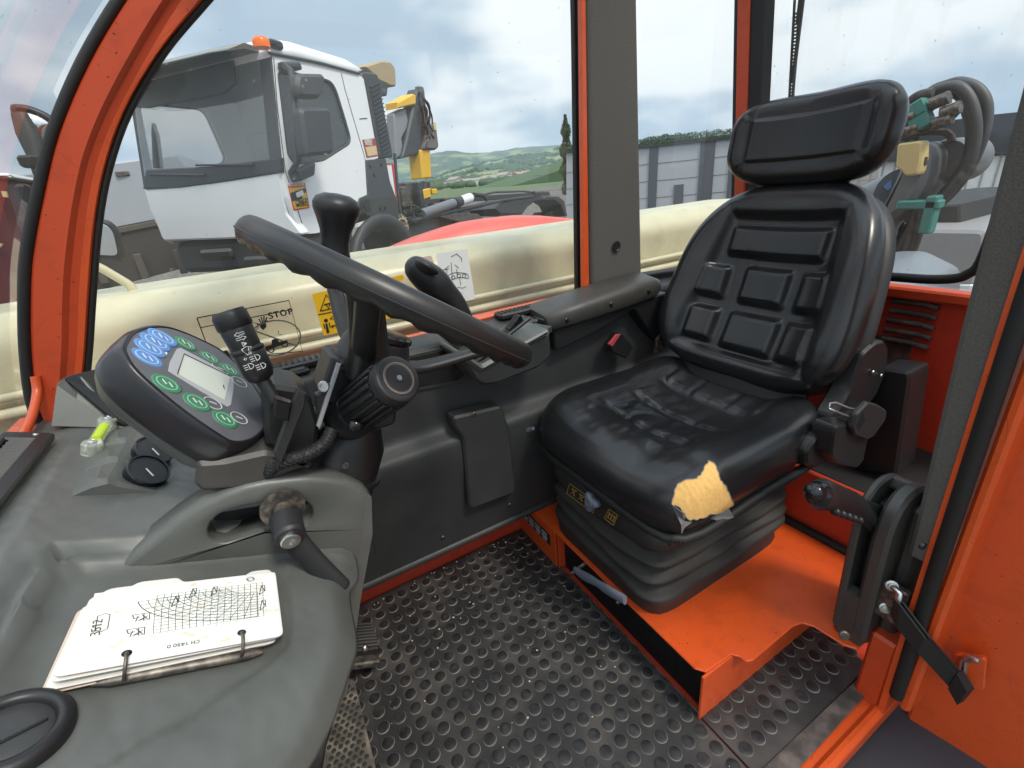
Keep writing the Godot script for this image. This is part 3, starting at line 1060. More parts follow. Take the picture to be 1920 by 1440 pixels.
	P.R = 0.045
	P.p = 4.2
	P.taper = 0.0
	P.o = Vector3(1.338, 1.171, -0.770)
	P.ux = Vector3(0, 0, 1)
	P.uy = Vector3(0.22, 0.975, 0)
	P.uz = Vector3(-0.975, 0.22, 0)
	P.emb = func(x, y):
		var d := minf(0.150 - absf(x), 0.060 - absf(y))
		var e := -0.007 * (smoothstep(-0.014, -0.002, d) - smoothstep(0.004, 0.016, d))
		return Vector2(e, 0.034 * x * x / 0.038 + 0.012 * absf(x) / 0.2 * smoothstep(0.0, 0.1, y))
	b = MB.new()
	P.build(b, 80)
	obj("headrest", b, M.vinyl, t)
	b = MB.new()
	b.box(Vector3(1.36, 1.08, -0.85), Vector3(0.012, 0.12, 0.03), 0.004, Basis(Vector3(0, 0, 1), -0.3))
	b.box(Vector3(1.36, 1.08, -0.69), Vector3(0.012, 0.12, 0.03), 0.004, Basis(Vector3(0, 0, 1), -0.3))
	obj("headrest_post", b, M.black, t)
	# --- bellows: rounded rings of growing and shrinking width
	b = MB.new()
	var rings := []
	var prof := [[0.142, 0.006], [0.150, 0.008], [0.176, 0.008], [0.206, 0.020], [0.211, 0.019], [0.2165, 0.012], [0.224, -0.010], [0.228, -0.012], [0.234, 0.0], [0.252, 0.016], [0.257, 0.015], [0.2625, 0.008], [0.270, -0.012], [0.274, -0.014], [0.280, -0.002], [0.298, 0.014], [0.303, 0.013], [0.3085, 0.006], [0.316, -0.014], [0.320, -0.016], [0.326, -0.004], [0.350, 0.012], [0.372, 0.010], [0.382, 0.002], [0.404, -0.03]]
	for e in prof:
		var ring := PackedVector3Array()
		var yy: float = e[0]
		for k in 96:
			var a := TAU * (k + 0.5) / 96
			var c := cos(a)
			var s := sin(a)
			var f := 1.0 / pow(pow(absf(c), 9.0) + pow(absf(s), 9.0), 1.0 / 9.0)
			var wob := (0.0035 * sin(a * 3.0 + yy * 20.0) + 0.0025 * sin(a * 7.0 + yy * 37.0) + 0.0012 * sin(a * 17.0 + yy * 90.0)) * smoothstep(0.142, 0.17, yy)
			# the long sides sag between the corners
			var sag := 0.010 * (1.0 - pow(minf(absf(c), absf(s)) / 0.7, 2.0)) * smoothstep(0.16, 0.25, yy)
			ring.append(Vector3(0.872 + (0.246 + e[1] + wob) * s * f, yy - sag, -0.783 + (0.208 + e[1] + wob) * c * f))
		rings.append(ring)
	b.loft(rings, true, true)
	obj("suspension_bellows", b, M.bellows, t)
	# --- weight knob, slide lever, tilt lever
	b = MB.new()
	var kp: Vector3 = Vector3(0.6, 0.396, -0.757)
	b.loft(knob_rings(kp, Vector3(-1, 0.1, 0).normalized(), Vector3(0, 1, 0.35).normalized()), true, true)
	obj("weight_knob", b, M.grey_lever, t)
	b = MB.new()
	b.lathe([Vector2(0.0125, 0.0), Vector2(0.0125, 0.002), Vector2(0.010, 0.0026), Vector2(0.008, 0.001), Vector2(0.0, 0.0008)], kp + Vector3(-0.0225, 0.004, 0), Vector3(-1, 0.1, 0), 16)
	obj("knob_cap", b, M.grey_lever, t)
	b = MB.new()
	var lv := [Vector3(0.56, 0.154, -0.803), Vector3(0.56, 0.162, -0.77), Vector3(0.56, 0.184, -0.718), Vector3(0.56, 0.193, -0.686), Vector3(0.56, 0.207, -0.646), Vector3(0.565, 0.214, -0.611)]
	b.tube(cr(lv, 4), [0.010, 0.012, 0.013, 0.014, 0.0145, 0.0145, 0.0142, 0.0138, 0.0125, 0.012, 0.0118, 0.0125, 0.014, 0.0148, 0.015, 0.0148, 0.0145, 0.0142, 0.014, 0.0138, 0.0135], 10, true, 0.55)
	obj("slide_lever", b, M.grey_lever, t)
	b = MB.new()
	b.tube([Vector3(0.60, 0.115, -0.68), Vector3(0.66, 0.13, -0.68)], 0.006, 6)
	b.tube([Vector3(0.565, 0.112, -0.83), Vector3(0.62, 0.125, -0.83), Vector3(0.68, 0.13, -0.83)], 0.006, 6)
	obj("lever_rod", b, M.steel_worn, t)
	b = MB.new()
	b.tube([Vector3(0.577, 0.459, -1.07), Vector3(0.591, 0.466, -1.06), Vector3(0.597, 0.485, -1.03)], [0.008, 0.0085, 0.005], 10)
	obj("tilt_lever", b, M.grey_lever, t)
	# --- printed panels on the top bellows fold
	sticker_on_bellows(t)
	# --- backrest hinge cover on the right of the seat and its foot
	b = MB.new()
	b.prism(rnd(PackedVector2Array([Vector2(1.208, 0.729), Vector2(1.251, 0.723), Vector2(1.281, 0.698), Vector2(1.3, 0.638), Vector2(1.277, 0.572), Vector2(1.22, 0.539), Vector2(1.148, 0.526), Vector2(1.083, 0.532), Vector2(1.087, 0.576), Vector2(1.136, 0.629), Vector2(1.161, 0.715)]), 0.012, 3), Vector3(0, 0, -0.53), Vector3.RIGHT, UP, 0.045, 0.006)
	obj("hinge_cover", b, M.black, t)
	b = MB.new()
	b.prism(rnd(PackedVector2Array([Vector2(1.061, 0.557), Vector2(1.092, 0.56), Vector2(1.1, 0.499), Vector2(1.09, 0.458), Vector2(1.048, 0.451), Vector2(0.998, 0.477), Vector2(0.982, 0.522), Vector2(1.011, 0.547)]), 0.012, 3), Vector3(0, 0, -0.515), Vector3.RIGHT, UP, 0.035, 0.006)
	obj("recline_lever", b, M.black, t)
	b = MB.new()
	for p in [Vector3(1.217, 0.653, -0.482), Vector3(1.263, 0.631, -0.482)]:
		b.lathe([Vector2(0.0045, 0), Vector2(0.0045, 0.003), Vector2(0, 0.0034)], p, Vector3(0, 0, 1), 10)
	stuff(obj("cover_screw", b, M.steel, t))

func knob_rings(c: Vector3, n: Vector3, upv: Vector3) -> Array:
	var r := []
	var u := (upv - n * n.dot(upv)).normalized()
	var w := n.cross(u)
	for e in [[0.0, 0.7], [0.004, 1.0], [0.016, 1.0], [0.021, 0.85], [0.0225, 0.6]]:
		var ring := PackedVector3Array()
		for k in 28:
			var a := TAU * k / 28
			var rad := 0.020 + 0.006 * cos(3.0 * (a - PI))
			if cos(a) < -0.4:
				rad += 0.010 * (-cos(a) - 0.4)
			ring.append(c + n * e[0] + (u * cos(a) + w * sin(a)) * rad * e[1])
		r.append(ring)
	return r

func torn(t: Node3D, P: Pillow):
	# the bare foam: a patch of the same surface, standing a little proud, inside the torn outline
	var ij := [[0.80, -0.505], [0.815, -0.50], [0.832, -0.53], [0.856, -0.57], [0.872, -0.55], [0.885, -0.52], [0.94, -0.42], [0.955, -0.50], [0.905, -0.71], [0.90, -0.78], [0.895, -0.83], [0.880, -0.855], [0.842, -0.866], [0.822, -0.860], [0.815, -0.845], [0.803, -0.832], [0.818, -0.82], [0.812, -0.745], [0.822, -0.685], [0.82, -0.63], [0.81, -0.575]]
	var poly := PackedVector2Array()
	var rg := RandomNumberGenerator.new()
	rg.seed = 5
	for i in ij.size():
		var a := Vector2(ij[i][0], ij[i][1])
		var c: Array = ij[(i + 1) % ij.size()]
		for k in 3:
			poly.append(a.lerp(Vector2(c[0], c[1]), k / 3.0) + Vector2(rg.randf_range(-0.003, 0.003), rg.randf_range(-0.003, 0.003)))
	var pts := poly.duplicate()
	for i in 22:
		for j in 56:
			var q := Vector2(0.80 + 0.008 * i, -0.92 + 0.01 * j)
			if Geometry2D.is_point_in_polygon(q, poly):
				pts.append(q)
	var W0 := P.W
	P.W += 0.0022
	P.H += 0.0022
	P.D += 0.0022
	P.R += 0.0022
	var nn := FastNoiseLite.new()
	nn.frequency = 6.0
	var pos := PackedVector3Array()
	for q in pts:
		var v := P.at(q.x, q.y)
		pos.append(v + (v - Vector3(0.85, 0.48, -0.77)).normalized() * nn.get_noise_2d(q.x * 4.0, q.y * 4.0) * 0.002)
	var idx := Geometry2D.triangulate_delaunay(pts)
	var tri := PackedVector3Array()
	for k in range(0, idx.size(), 3):
		if Geometry2D.is_point_in_polygon((pts[idx[k]] + pts[idx[k + 1]] + pts[idx[k + 2]]) / 3.0, poly):
			tri.append_array(PackedVector3Array([pos[idx[k]], pos[idx[k + 1]], pos[idx[k + 2]]]))
	# wind every facet outwards
	for k in range(0, tri.size(), 3):
		if (tri[k + 1] - tri[k]).cross(tri[k + 2] - tri[k]).dot(tri[k] - Vector3(0.85, 0.46, -0.77)) < 0.0:
			var sw := tri[k + 1]
			tri[k + 1] = tri[k + 2]
			tri[k + 2] = sw
	var b := MB.new()
	b.emit(tri, true, false, Vector3(-0.3, 1, 0.5))
	obj("bare_foam", b, M.foam, t)
	b = MB.new()
	var edge := []
	for k in poly.size() + 1:
		edge.append(P.at(poly[k % poly.size()].x, poly[k % poly.size()].y))
	b.tube(edge, 0.0012, 5, false)
	obj("torn_edge", b, M.foam_fabric, t)
	for f in [[Vector3(0.684, 0.451, -0.528), Vector3(0.704, 0.473, -0.506), Vector3(0.732, 0.489, -0.492), Vector3(0.757, 0.445, -0.488), Vector3(0.728, 0.44, -0.497), Vector3(0.715, 0.449, -0.503), Vector3(0.706, 0.451, -0.512)], [Vector3(0.606, 0.526, -0.523), Vector3(0.612, 0.518, -0.502), Vector3(0.684, 0.451, -0.528), Vector3(0.637, 0.483, -0.499), Vector3(0.625, 0.472, -0.505), Vector3(0.618, 0.458, -0.506), Vector3(0.612, 0.486, -0.503)]]:
		b = MB.new()
		var back := PackedVector3Array()
		for v in f:
			back.append(v - (v - Vector3(0.85, 0.48, -0.77)).normalized() * 0.0025)
		b.loft([PackedVector3Array(f), back], false, true)
		obj("cover_flap", b, M.foam_fabric, t)
	P.W -= 0.0022
	P.H -= 0.0022
	P.D -= 0.0022
	P.R -= 0.0022

func sticker_on_bellows(t: Node3D):
	# gold pictogram frames on the front of the top fold
	for e in [[Vector3(0.603, 0.381, -0.869), Vector3(0.603, 0.388, -0.757), Vector3(0.603, 0.346, -0.771), Vector3(0.603, 0.339, -0.887)], [Vector3(0.607, 0.393, -0.714), Vector3(0.607, 0.395, -0.683), Vector3(0.607, 0.354, -0.699), Vector3(0.607, 0.353, -0.732)]]:
		var b := MB.new()
		var q: Array = e
		for i in 4:
			b.tube([q[i], q[(i + 1) % 4]], 0.0009, 4)
		var c: Vector3 = (q[0] + q[2]) * 0.5
		var u: Vector3 = (q[1] - q[0]) * 0.5
		var v: Vector3 = (q[3] - q[0]) * 0.5
		for k in 3:
			var m := c + u * (-0.6 + 0.6 * k)
			b.tube([m - u * 0.16 - v * 0.5, m + u * 0.16 + v * 0.5], 0.0012, 4)
			b.tube([m + u * 0.16 - v * 0.5, m - u * 0.16 + v * 0.5], 0.0012, 4)
			b.tube([m - u * 0.2 - v * 0.5, m + u * 0.2 - v * 0.5], 0.0012, 4)
		obj("pictogram_print", b, M.gold_print, t)

# ---------------------------------------------------------------- dashboard
func seg_dist(p: Vector2, a: Vector2, b: Vector2) -> float:
	var t := clampf((p - a).dot(b - a) / (b - a).length_squared(), 0, 1)
	return p.distance_to(a + (b - a) * t)

func dashboard():
	var t := thing("dashboard", "grey-green moulded plastic dashboard sloping down from the windscreen", "dashboard", Vector3(-0.2, 0.6, -0.75))
	var bound := [Vector2(-0.315, -0.36), Vector2(-0.308, -0.5), Vector2(-0.318, -0.62), Vector2(-0.311, -0.672), Vector2(-0.285, -0.694), Vector2(-0.2, -0.702), Vector2(0.2, -0.702)]
	var edge := [Vector2(0.03, -1.2), Vector2(0.035, -0.7), Vector2(0.008, -0.60), Vector2(-0.001, -0.51), Vector2(-0.016, -0.468), Vector2(-0.055, -0.392), Vector2(-0.09, -0.35), Vector2(-0.15, -0.31), Vector2(-0.25, -0.28)]
	var ec := cr(edge, 10)
	var crease := [Vector2(-0.3, -0.40), Vector2(-0.225, -0.413), Vector2(-0.17, -0.432), Vector2(-0.093, -0.484), Vector2(-0.074, -0.54), Vector2(-0.074, -0.66)]
	var nn := FastNoiseLite.new()
	nn.frequency = 4.0
	var H := func(x: float, z: float) -> float:
		var p := Vector2(x, z)
		# signed distance to the tray wall: positive on the deck
		var d := 10.0
		for i in bound.size() - 1:
			d = minf(d, seg_dist(p, bound[i], bound[i + 1]))
		var deck := z < -0.702 or (x < -0.305 and z < -0.3)
		if not deck:
			d = -d
		var y := 0.625 + 0.030 * smoothstep(-0.028, 0.020, d)
		# rim outside the crease
		var dc := 10.0
		for i in crease.size() - 1:
			dc = minf(dc, seg_dist(p, crease[i], crease[i + 1]))
		var outside := (x > -0.074 and z > -0.66) or (z > -0.484 + (x + 0.093) * -0.65 and x < -0.05 and x > -0.3 and z > -0.66)
		if outside and not deck:
			y += 0.006 * smoothstep(0.0, 0.012, dc) - 0.012 * smoothstep(0.03, 0.09, dc)
		# shallow fold running down the deck beside the vent
		y += 0.004 * smoothstep(-0.352, -0.342, x) * smoothstep(-0.60, -0.72, z) * smoothstep(-1.2, -1.0, z) - 0.004
		# deck swells towards the steering column
		y += 0.010 * exp(-(pow((x + 0.16) / 0.07, 2.0) + pow((z + 0.78) / 0.09, 2.0))) * smoothstep(-0.680, -0.70, z)
		# ring seat for the round vent
		var rd := Vector2(x + 0.284, z + 0.453).length()
		if not deck or rd < 0.05:
			y += 0.004 * smoothstep(0.062, 0.046, rd)
		y += 0.0015 * nn.get_noise_2d(x * 10, z * 10)
		return y - 0.4 * x - 0.026 * smoothstep(-0.355, -0.42, x)
	var b := MB.new()
	var nx := 96
	var nz := 120
	b.sheet(nx, nz, func(u, v):
		var z := lerpf(-1.2, -0.28, v)
		# edge position for this row
		var xe := 0.0
		for i in ec.size() - 1:
			if (ec[i].y <= z and ec[i + 1].y >= z) or i == ec.size() - 2:
				xe = lerpf(ec[i].x, ec[i + 1].x, clampf((z - ec[i].y) / maxf(ec[i + 1].y - ec[i].y, 1e-5), 0, 1))
				break
		var x0 := -0.425
		var k = u * 1.25
		if k <= 1.0:
			var x := lerpf(x0, xe, k)
			var r := smoothstep(-0.03, 0.0, x - xe)
			return Vector3(x, H.call(x, z) - 0.020 * r * r, z)
		var q = (k - 1.0) / 0.25
		return Vector3(xe + 0.005 * sin(minf(q * 6.0, 1.0) * PI / 2) - 0.30 * q, H.call(xe, z) - 0.020 - 0.40 * q * q - 0.10 * q, z), Vector3(0.3, 1, 0))
	var body := obj("dash_body", b, M.dash, t)
	# near end face of the dash, turned to the door
	b = MB.new()
	b.box(Vector3(-0.32, 0.42, -0.285), Vector3(0.25, 0.5, 0.02), 0.005)
	obj("end_panel", b, M.dash, t)
	# steering cowl: arched plate with a slot, standing on the deck
	var outer := PackedVector2Array([Vector2(-0.256, 0.713), Vector2(-0.245, 0.728), Vector2(-0.219, 0.74), Vector2(-0.193, 0.753), Vector2(-0.164, 0.767), Vector2(-0.136, 0.777), Vector2(-0.108, 0.782), Vector2(-0.081, 0.783), Vector2(-0.055, 0.779), Vector2(-0.028, 0.772), Vector2(0, 0.763), Vector2(0.028, 0.749), Vector2(0.049, 0.734), Vector2(0.064, 0.719), Vector2(0.076, 0.702), Vector2(0.075, 0.684), Vector2(0.054, 0.617), Vector2(0.032, 0.559), Vector2(0.011, 0.523), Vector2(-0.008, 0.523), Vector2(-0.065, 0.57), Vector2(-0.113, 0.622), Vector2(-0.161, 0.651), Vector2(-0.217, 0.679)])
	var slot := PackedVector2Array([Vector2(-0.145, 0.721), Vector2(-0.143, 0.735), Vector2(-0.136, 0.745), Vector2(-0.125, 0.752), Vector2(-0.11, 0.754), Vector2(-0.09, 0.752), Vector2(-0.07, 0.748), Vector2(-0.05, 0.743), Vector2(-0.03, 0.735), Vector2(-0.017, 0.727), Vector2(-0.01, 0.716), Vector2(-0.009, 0.702), Vector2(-0.015, 0.689), Vector2(-0.026, 0.683), Vector2(-0.038, 0.688), Vector2(-0.055, 0.696), Vector2(-0.076, 0.7), Vector2(-0.094, 0.702), Vector2(-0.111, 0.702), Vector2(-0.126, 0.703), Vector2(-0.138, 0.709)])
	var so := resample(outer, 72, Vector2(-0.08, 0.70))
	var si := resample(slot, 72, Vector2(-0.08, 0.70))
	b = MB.new()
	var z1 := -0.68
	var rings := []
	rings.append(flat_ring(so, z1 - 0.05, 0.0))
	rings.append(flat_ring(so, z1 - 0.012, 0.0))
	rings.append(flat_ring(so, z1 - 0.003, 0.003))
	rings.append(flat_ring(so, z1, 0.010))
	rings.append(flat_ring(si, z1, -0.003))
	rings.append(flat_ring(si, z1 - 0.002, -0.0005))
	rings.append(flat_ring(si, z1 - 0.006, 0.0))
	rings.append(flat_ring(si, z1 - 0.05, 0.0))
	b.loft(rings, true, false, true)
	obj("steering_cowl", b, M.dash, t)
	# dark inside of the cowl with the quadrant plate seen through the slot
	b = MB.new()
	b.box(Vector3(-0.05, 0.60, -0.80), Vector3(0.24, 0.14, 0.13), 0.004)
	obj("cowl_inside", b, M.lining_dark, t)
	b = MB.new()
	b.prism(PackedVector2Array([Vector2(-0.138, 0.728), Vector2(-0.028, 0.704), Vector2(-0.035, 0.676), Vector2(-0.144, 0.706)]), Vector3(0, 0, -0.742), Vector3.RIGHT, UP, 0.012, 0.001)
	obj("quadrant_plate", b, M.black, t)
	# right wing of the cowl, running back towards the far side
	b = MB.new()
	rings = []
	for e in [[-0.681, 0.0], [-0.76, 0.0], [-0.9, -0.005], [-1.1, -0.01]]:
		var dz: float = e[0]
		var dx: float = e[1]
		rings.append(PackedVector3Array([Vector3(0.071 + dx, 0.705, dz), Vector3(0.079 + dx, 0.69, dz), Vector3(0.066 + dx, 0.62, dz), Vector3(0.02 + dx, 0.5, dz), Vector3(-0.05 + dx, 0.3, dz), Vector3(-0.09 + dx, 0.3, dz), Vector3(0.0 + dx, 0.55, dz), Vector3(0.045 + dx, 0.68, dz), Vector3(0.058 + dx, 0.705, dz)]))
	b.loft(rings, true, true)
	obj("cowl_wing", b, M.dash, t)
	# three gauge pods with their dials on the deck
	for k in 3:
		var zc := -0.868 - 0.078 * k
		b = MB.new()
		var dy := 0.0
		var pp := []
		for s in [-0.039, 0.030, 0.039]:
			var hh := 1.0 if absf(s) < 0.035 else 0.0
			pp.append(PackedVector3Array([Vector3(-0.318, 0.655 + 0.4 * 0.318 - 0.006, zc + s), Vector3(-0.275 - 0.01 * (1 - hh), 0.788 + 0.003 * hh - 0.006 * (1 - hh), zc + s), Vector3(-0.264, 0.787 - 0.006 * (1 - hh), zc + s), Vector3(-0.256, 0.778 - 0.006 * (1 - hh), zc + s), Vector3(-0.193, 0.655 + 0.4 * 0.193 - 0.006, zc + s), Vector3(-0.25, 0.66, zc + s)]))
		b.loft(pp, false, true)
		obj("gauge_pod", b, M.dash, t)
		if k < 2:
			var gn := Vector3(0.545, 0.66, 0.52).normalized()
			gn = Vector3(0.66, 0.66, 0.36).normalized()
			var gc := Vector3(-0.222, 0.768, zc + 0.004) - gn * 0.006
			b = MB.new()
			b.lathe([Vector2(0.030, -0.006), Vector2(0.0305, 0.009), Vector2(0.029, 0.011), Vector2(0.027, 0.011), Vector2(0.0262, 0.008), Vector2(0.0, 0.008)], gc, gn, 28, false)
			var gg := obj("gauge", b, M.black_gloss, t)
			b = MB.new()
			b.lathe([Vector2(0.0262, 0.0085), Vector2(0.0, 0.0086)], gc, gn, 28, false)
			obj("dial", b, M.lining, gg)
			b = MB.new()
			var gu := gn.cross(Vector3(0, 0, 1)).normalized()
			b.tube([gc + gn * 0.0095 - gu * 0.004, gc + gn * 0.0095 + gu * 0.008 + Vector3(0, 0, 0.016)], 0.0012, 5)
			obj("pointer", b, M.white_print, gg)
	# louvred vent by the windscreen
	var vd := Vector3(1, -0.4, 0).normalized()
	var vn := Vector3(0.4, 1, 0).normalized()
	var vc := Vector3(-0.398, 0.655 + 0.4 * 0.398 + 0.004, -0.86)
	b = MB.new()
	for e in [[-0.0255, 0.0, 0.012, 0.36], [0.0235, 0.0, 0.022, 0.36]]:
		b.box(vc + vd * e[0], Vector3(e[2], 0.014, e[3]), 0.003, Basis(vd, vn, vd.cross(vn)))
	for e in [-0.168, 0.168]:
		b.box(vc + Vector3(0, 0, e), Vector3(0.06, 0.0135, 0.03), 0.003, Basis(vd, vn, vd.cross(vn)))
	var ven := obj("air_vent", b, M.black, t)
	b = MB.new()
	b.box(vc - vn * 0.006, Vector3(0.04, 0.003, 0.32), 0.0, Basis(vd, vn, vd.cross(vn)))
	obj("vent_throat", b, M.black_gloss, ven)
	for k in 24:
		b = MB.new()
		b.box(vc + Vector3(0, 0, -0.15 + 0.0128 * k) + vn * 0.002, Vector3(0.032, 0.0025, 0.010), 0.0005, Basis(vd, vn, vd.cross(vn)) * Basis(Vector3(1, 0, 0), 0.7))
		obj("louvre", b, M.pad, ven)
	b = MB.new()
	b.lathe([Vector2(0.004, 0), Vector2(0.004, 0.002), Vector2(0, 0.0025)], vc + vn * 0.0065 + Vector3(0, 0, -0.17) + vd * 0.012, vn, 10)
	obj("vent_screw", b, M.steel, ven)
	# raised pod in the corner under the front post with its black switch plate
	b = MB.new()
	rings = []
	for e in [[Vector3(-0.384, 0.808, -1.098), Vector3(-0.363, 0.87, -1.14), Vector3(-0.347, 0.876, -1.14), Vector3(-0.327, 0.874, -1.15), Vector3(-0.288, 0.77, -1.098)], [Vector3(-0.41, 0.796, -1.2), Vector3(-0.381, 0.863, -1.22), Vector3(-0.368, 0.868, -1.22), Vector3(-0.293, 0.868, -1.2), Vector3(-0.228, 0.708, -1.2)]]:
		rings.append(PackedVector3Array(e))
	b.loft(rings, false, true)
	obj("corner_pod", b, M.dash, t)
	b = MB.new()
	var cp := [Vector3(-0.348, 0.877, -1.137), Vector3(-0.338, 0.877, -1.15), Vector3(-0.261, 0.871, -1.2), Vector3(-0.251, 0.73, -1.2), Vector3(-0.288, 0.772, -1.1), Vector3(-0.295, 0.787, -1.092)]
	b.loft([PackedVector3Array(cp), PackedVector3Array([cp[0] + Vector3(0.002, 0.004, 0.002), cp[1] + Vector3(0.002, 0.004, 0.002), cp[2] + Vector3(0.002, 0.004, 0.002), cp[3] + Vector3(0.002, 0.004, 0.002), cp[4] + Vector3(0.002, 0.004, 0.002), cp[5] + Vector3(0.002, 0.004, 0.002)])], false, true)
	obj("switch_plate", b, M.black, t)
	b = MB.new()
	b.ball(Vector3(-0.324, 0.84, -1.13), Vector3(0.012, 0.003, 0.005), 14, 8, Basis(Vector3(0, 0, 1), -0.9))
	obj("rocker_mark", b, M.white_print, t)
	# round vent in the near corner
	b = MB.new()
	var rc := Vector3(-0.284, 0.625 + 0.4 * 0.284 + 0.004, -0.453)
	b.lathe([Vector2(0.029, 0.003), Vector2(0.030, 0.006), Vector2(0.032, 0.009), Vector2(0.036, 0.0095), Vector2(0.0405, 0.0075), Vector2(0.0435, 0.003), Vector2(0.044, -0.003)], rc, vn, 48)
	var rv := obj("round_vent", b, M.black, t)
	b = MB.new()
	b.lathe([Vector2(0.030, 0.002), Vector2(0.028, 0.004), Vector2(0.015, 0.0045), Vector2(0.0, 0.0047)], rc, vn, 40)
	obj("vent_disc", b, M.lining, rv)
	b = MB.new()
	b.box(rc + vn * 0.005 + Vector3(0.005, -0.002, 0.006), Vector3(0.042, 0.003, 0.003), 0.001, Basis(vd, vn, vd.cross(vn)) * Basis(UP, 0.5))
	obj("disc_flap_slot", b, M.black_gloss, rv)

func resample(p: PackedVector2Array, n: int, c: Vector2) -> PackedVector2Array:
	# point on the outline for each of n directions round c
	var o := PackedVector2Array()
	for k in n:
		var a := TAU * k / n
		var d := Vector2(cos(a), sin(a)) * 3.0
		var best := c
		var far := -1.0
		for i in p.size():
			var h = Geometry2D.segment_intersects_segment(c, c + d, p[i], p[(i + 1) % p.size()])
			if h != null:
				var l: float = (h - c).length()
				if l > far:
					far = l
					best = h
		o.append(best)
	return o

func flat_ring(p: PackedVector2Array, z: float, inset: float) -> PackedVector3Array:
	var o := PackedVector3Array()
	var m := p.size()
	for i in m:
		var e := (p[(i + 1) % m] - p[(i + m - 1) % m]).normalized()
		var q := p[i] + Vector2(-e.y, e.x) * inset
		o.append(Vector3(q.x, q.y, z))
	return o

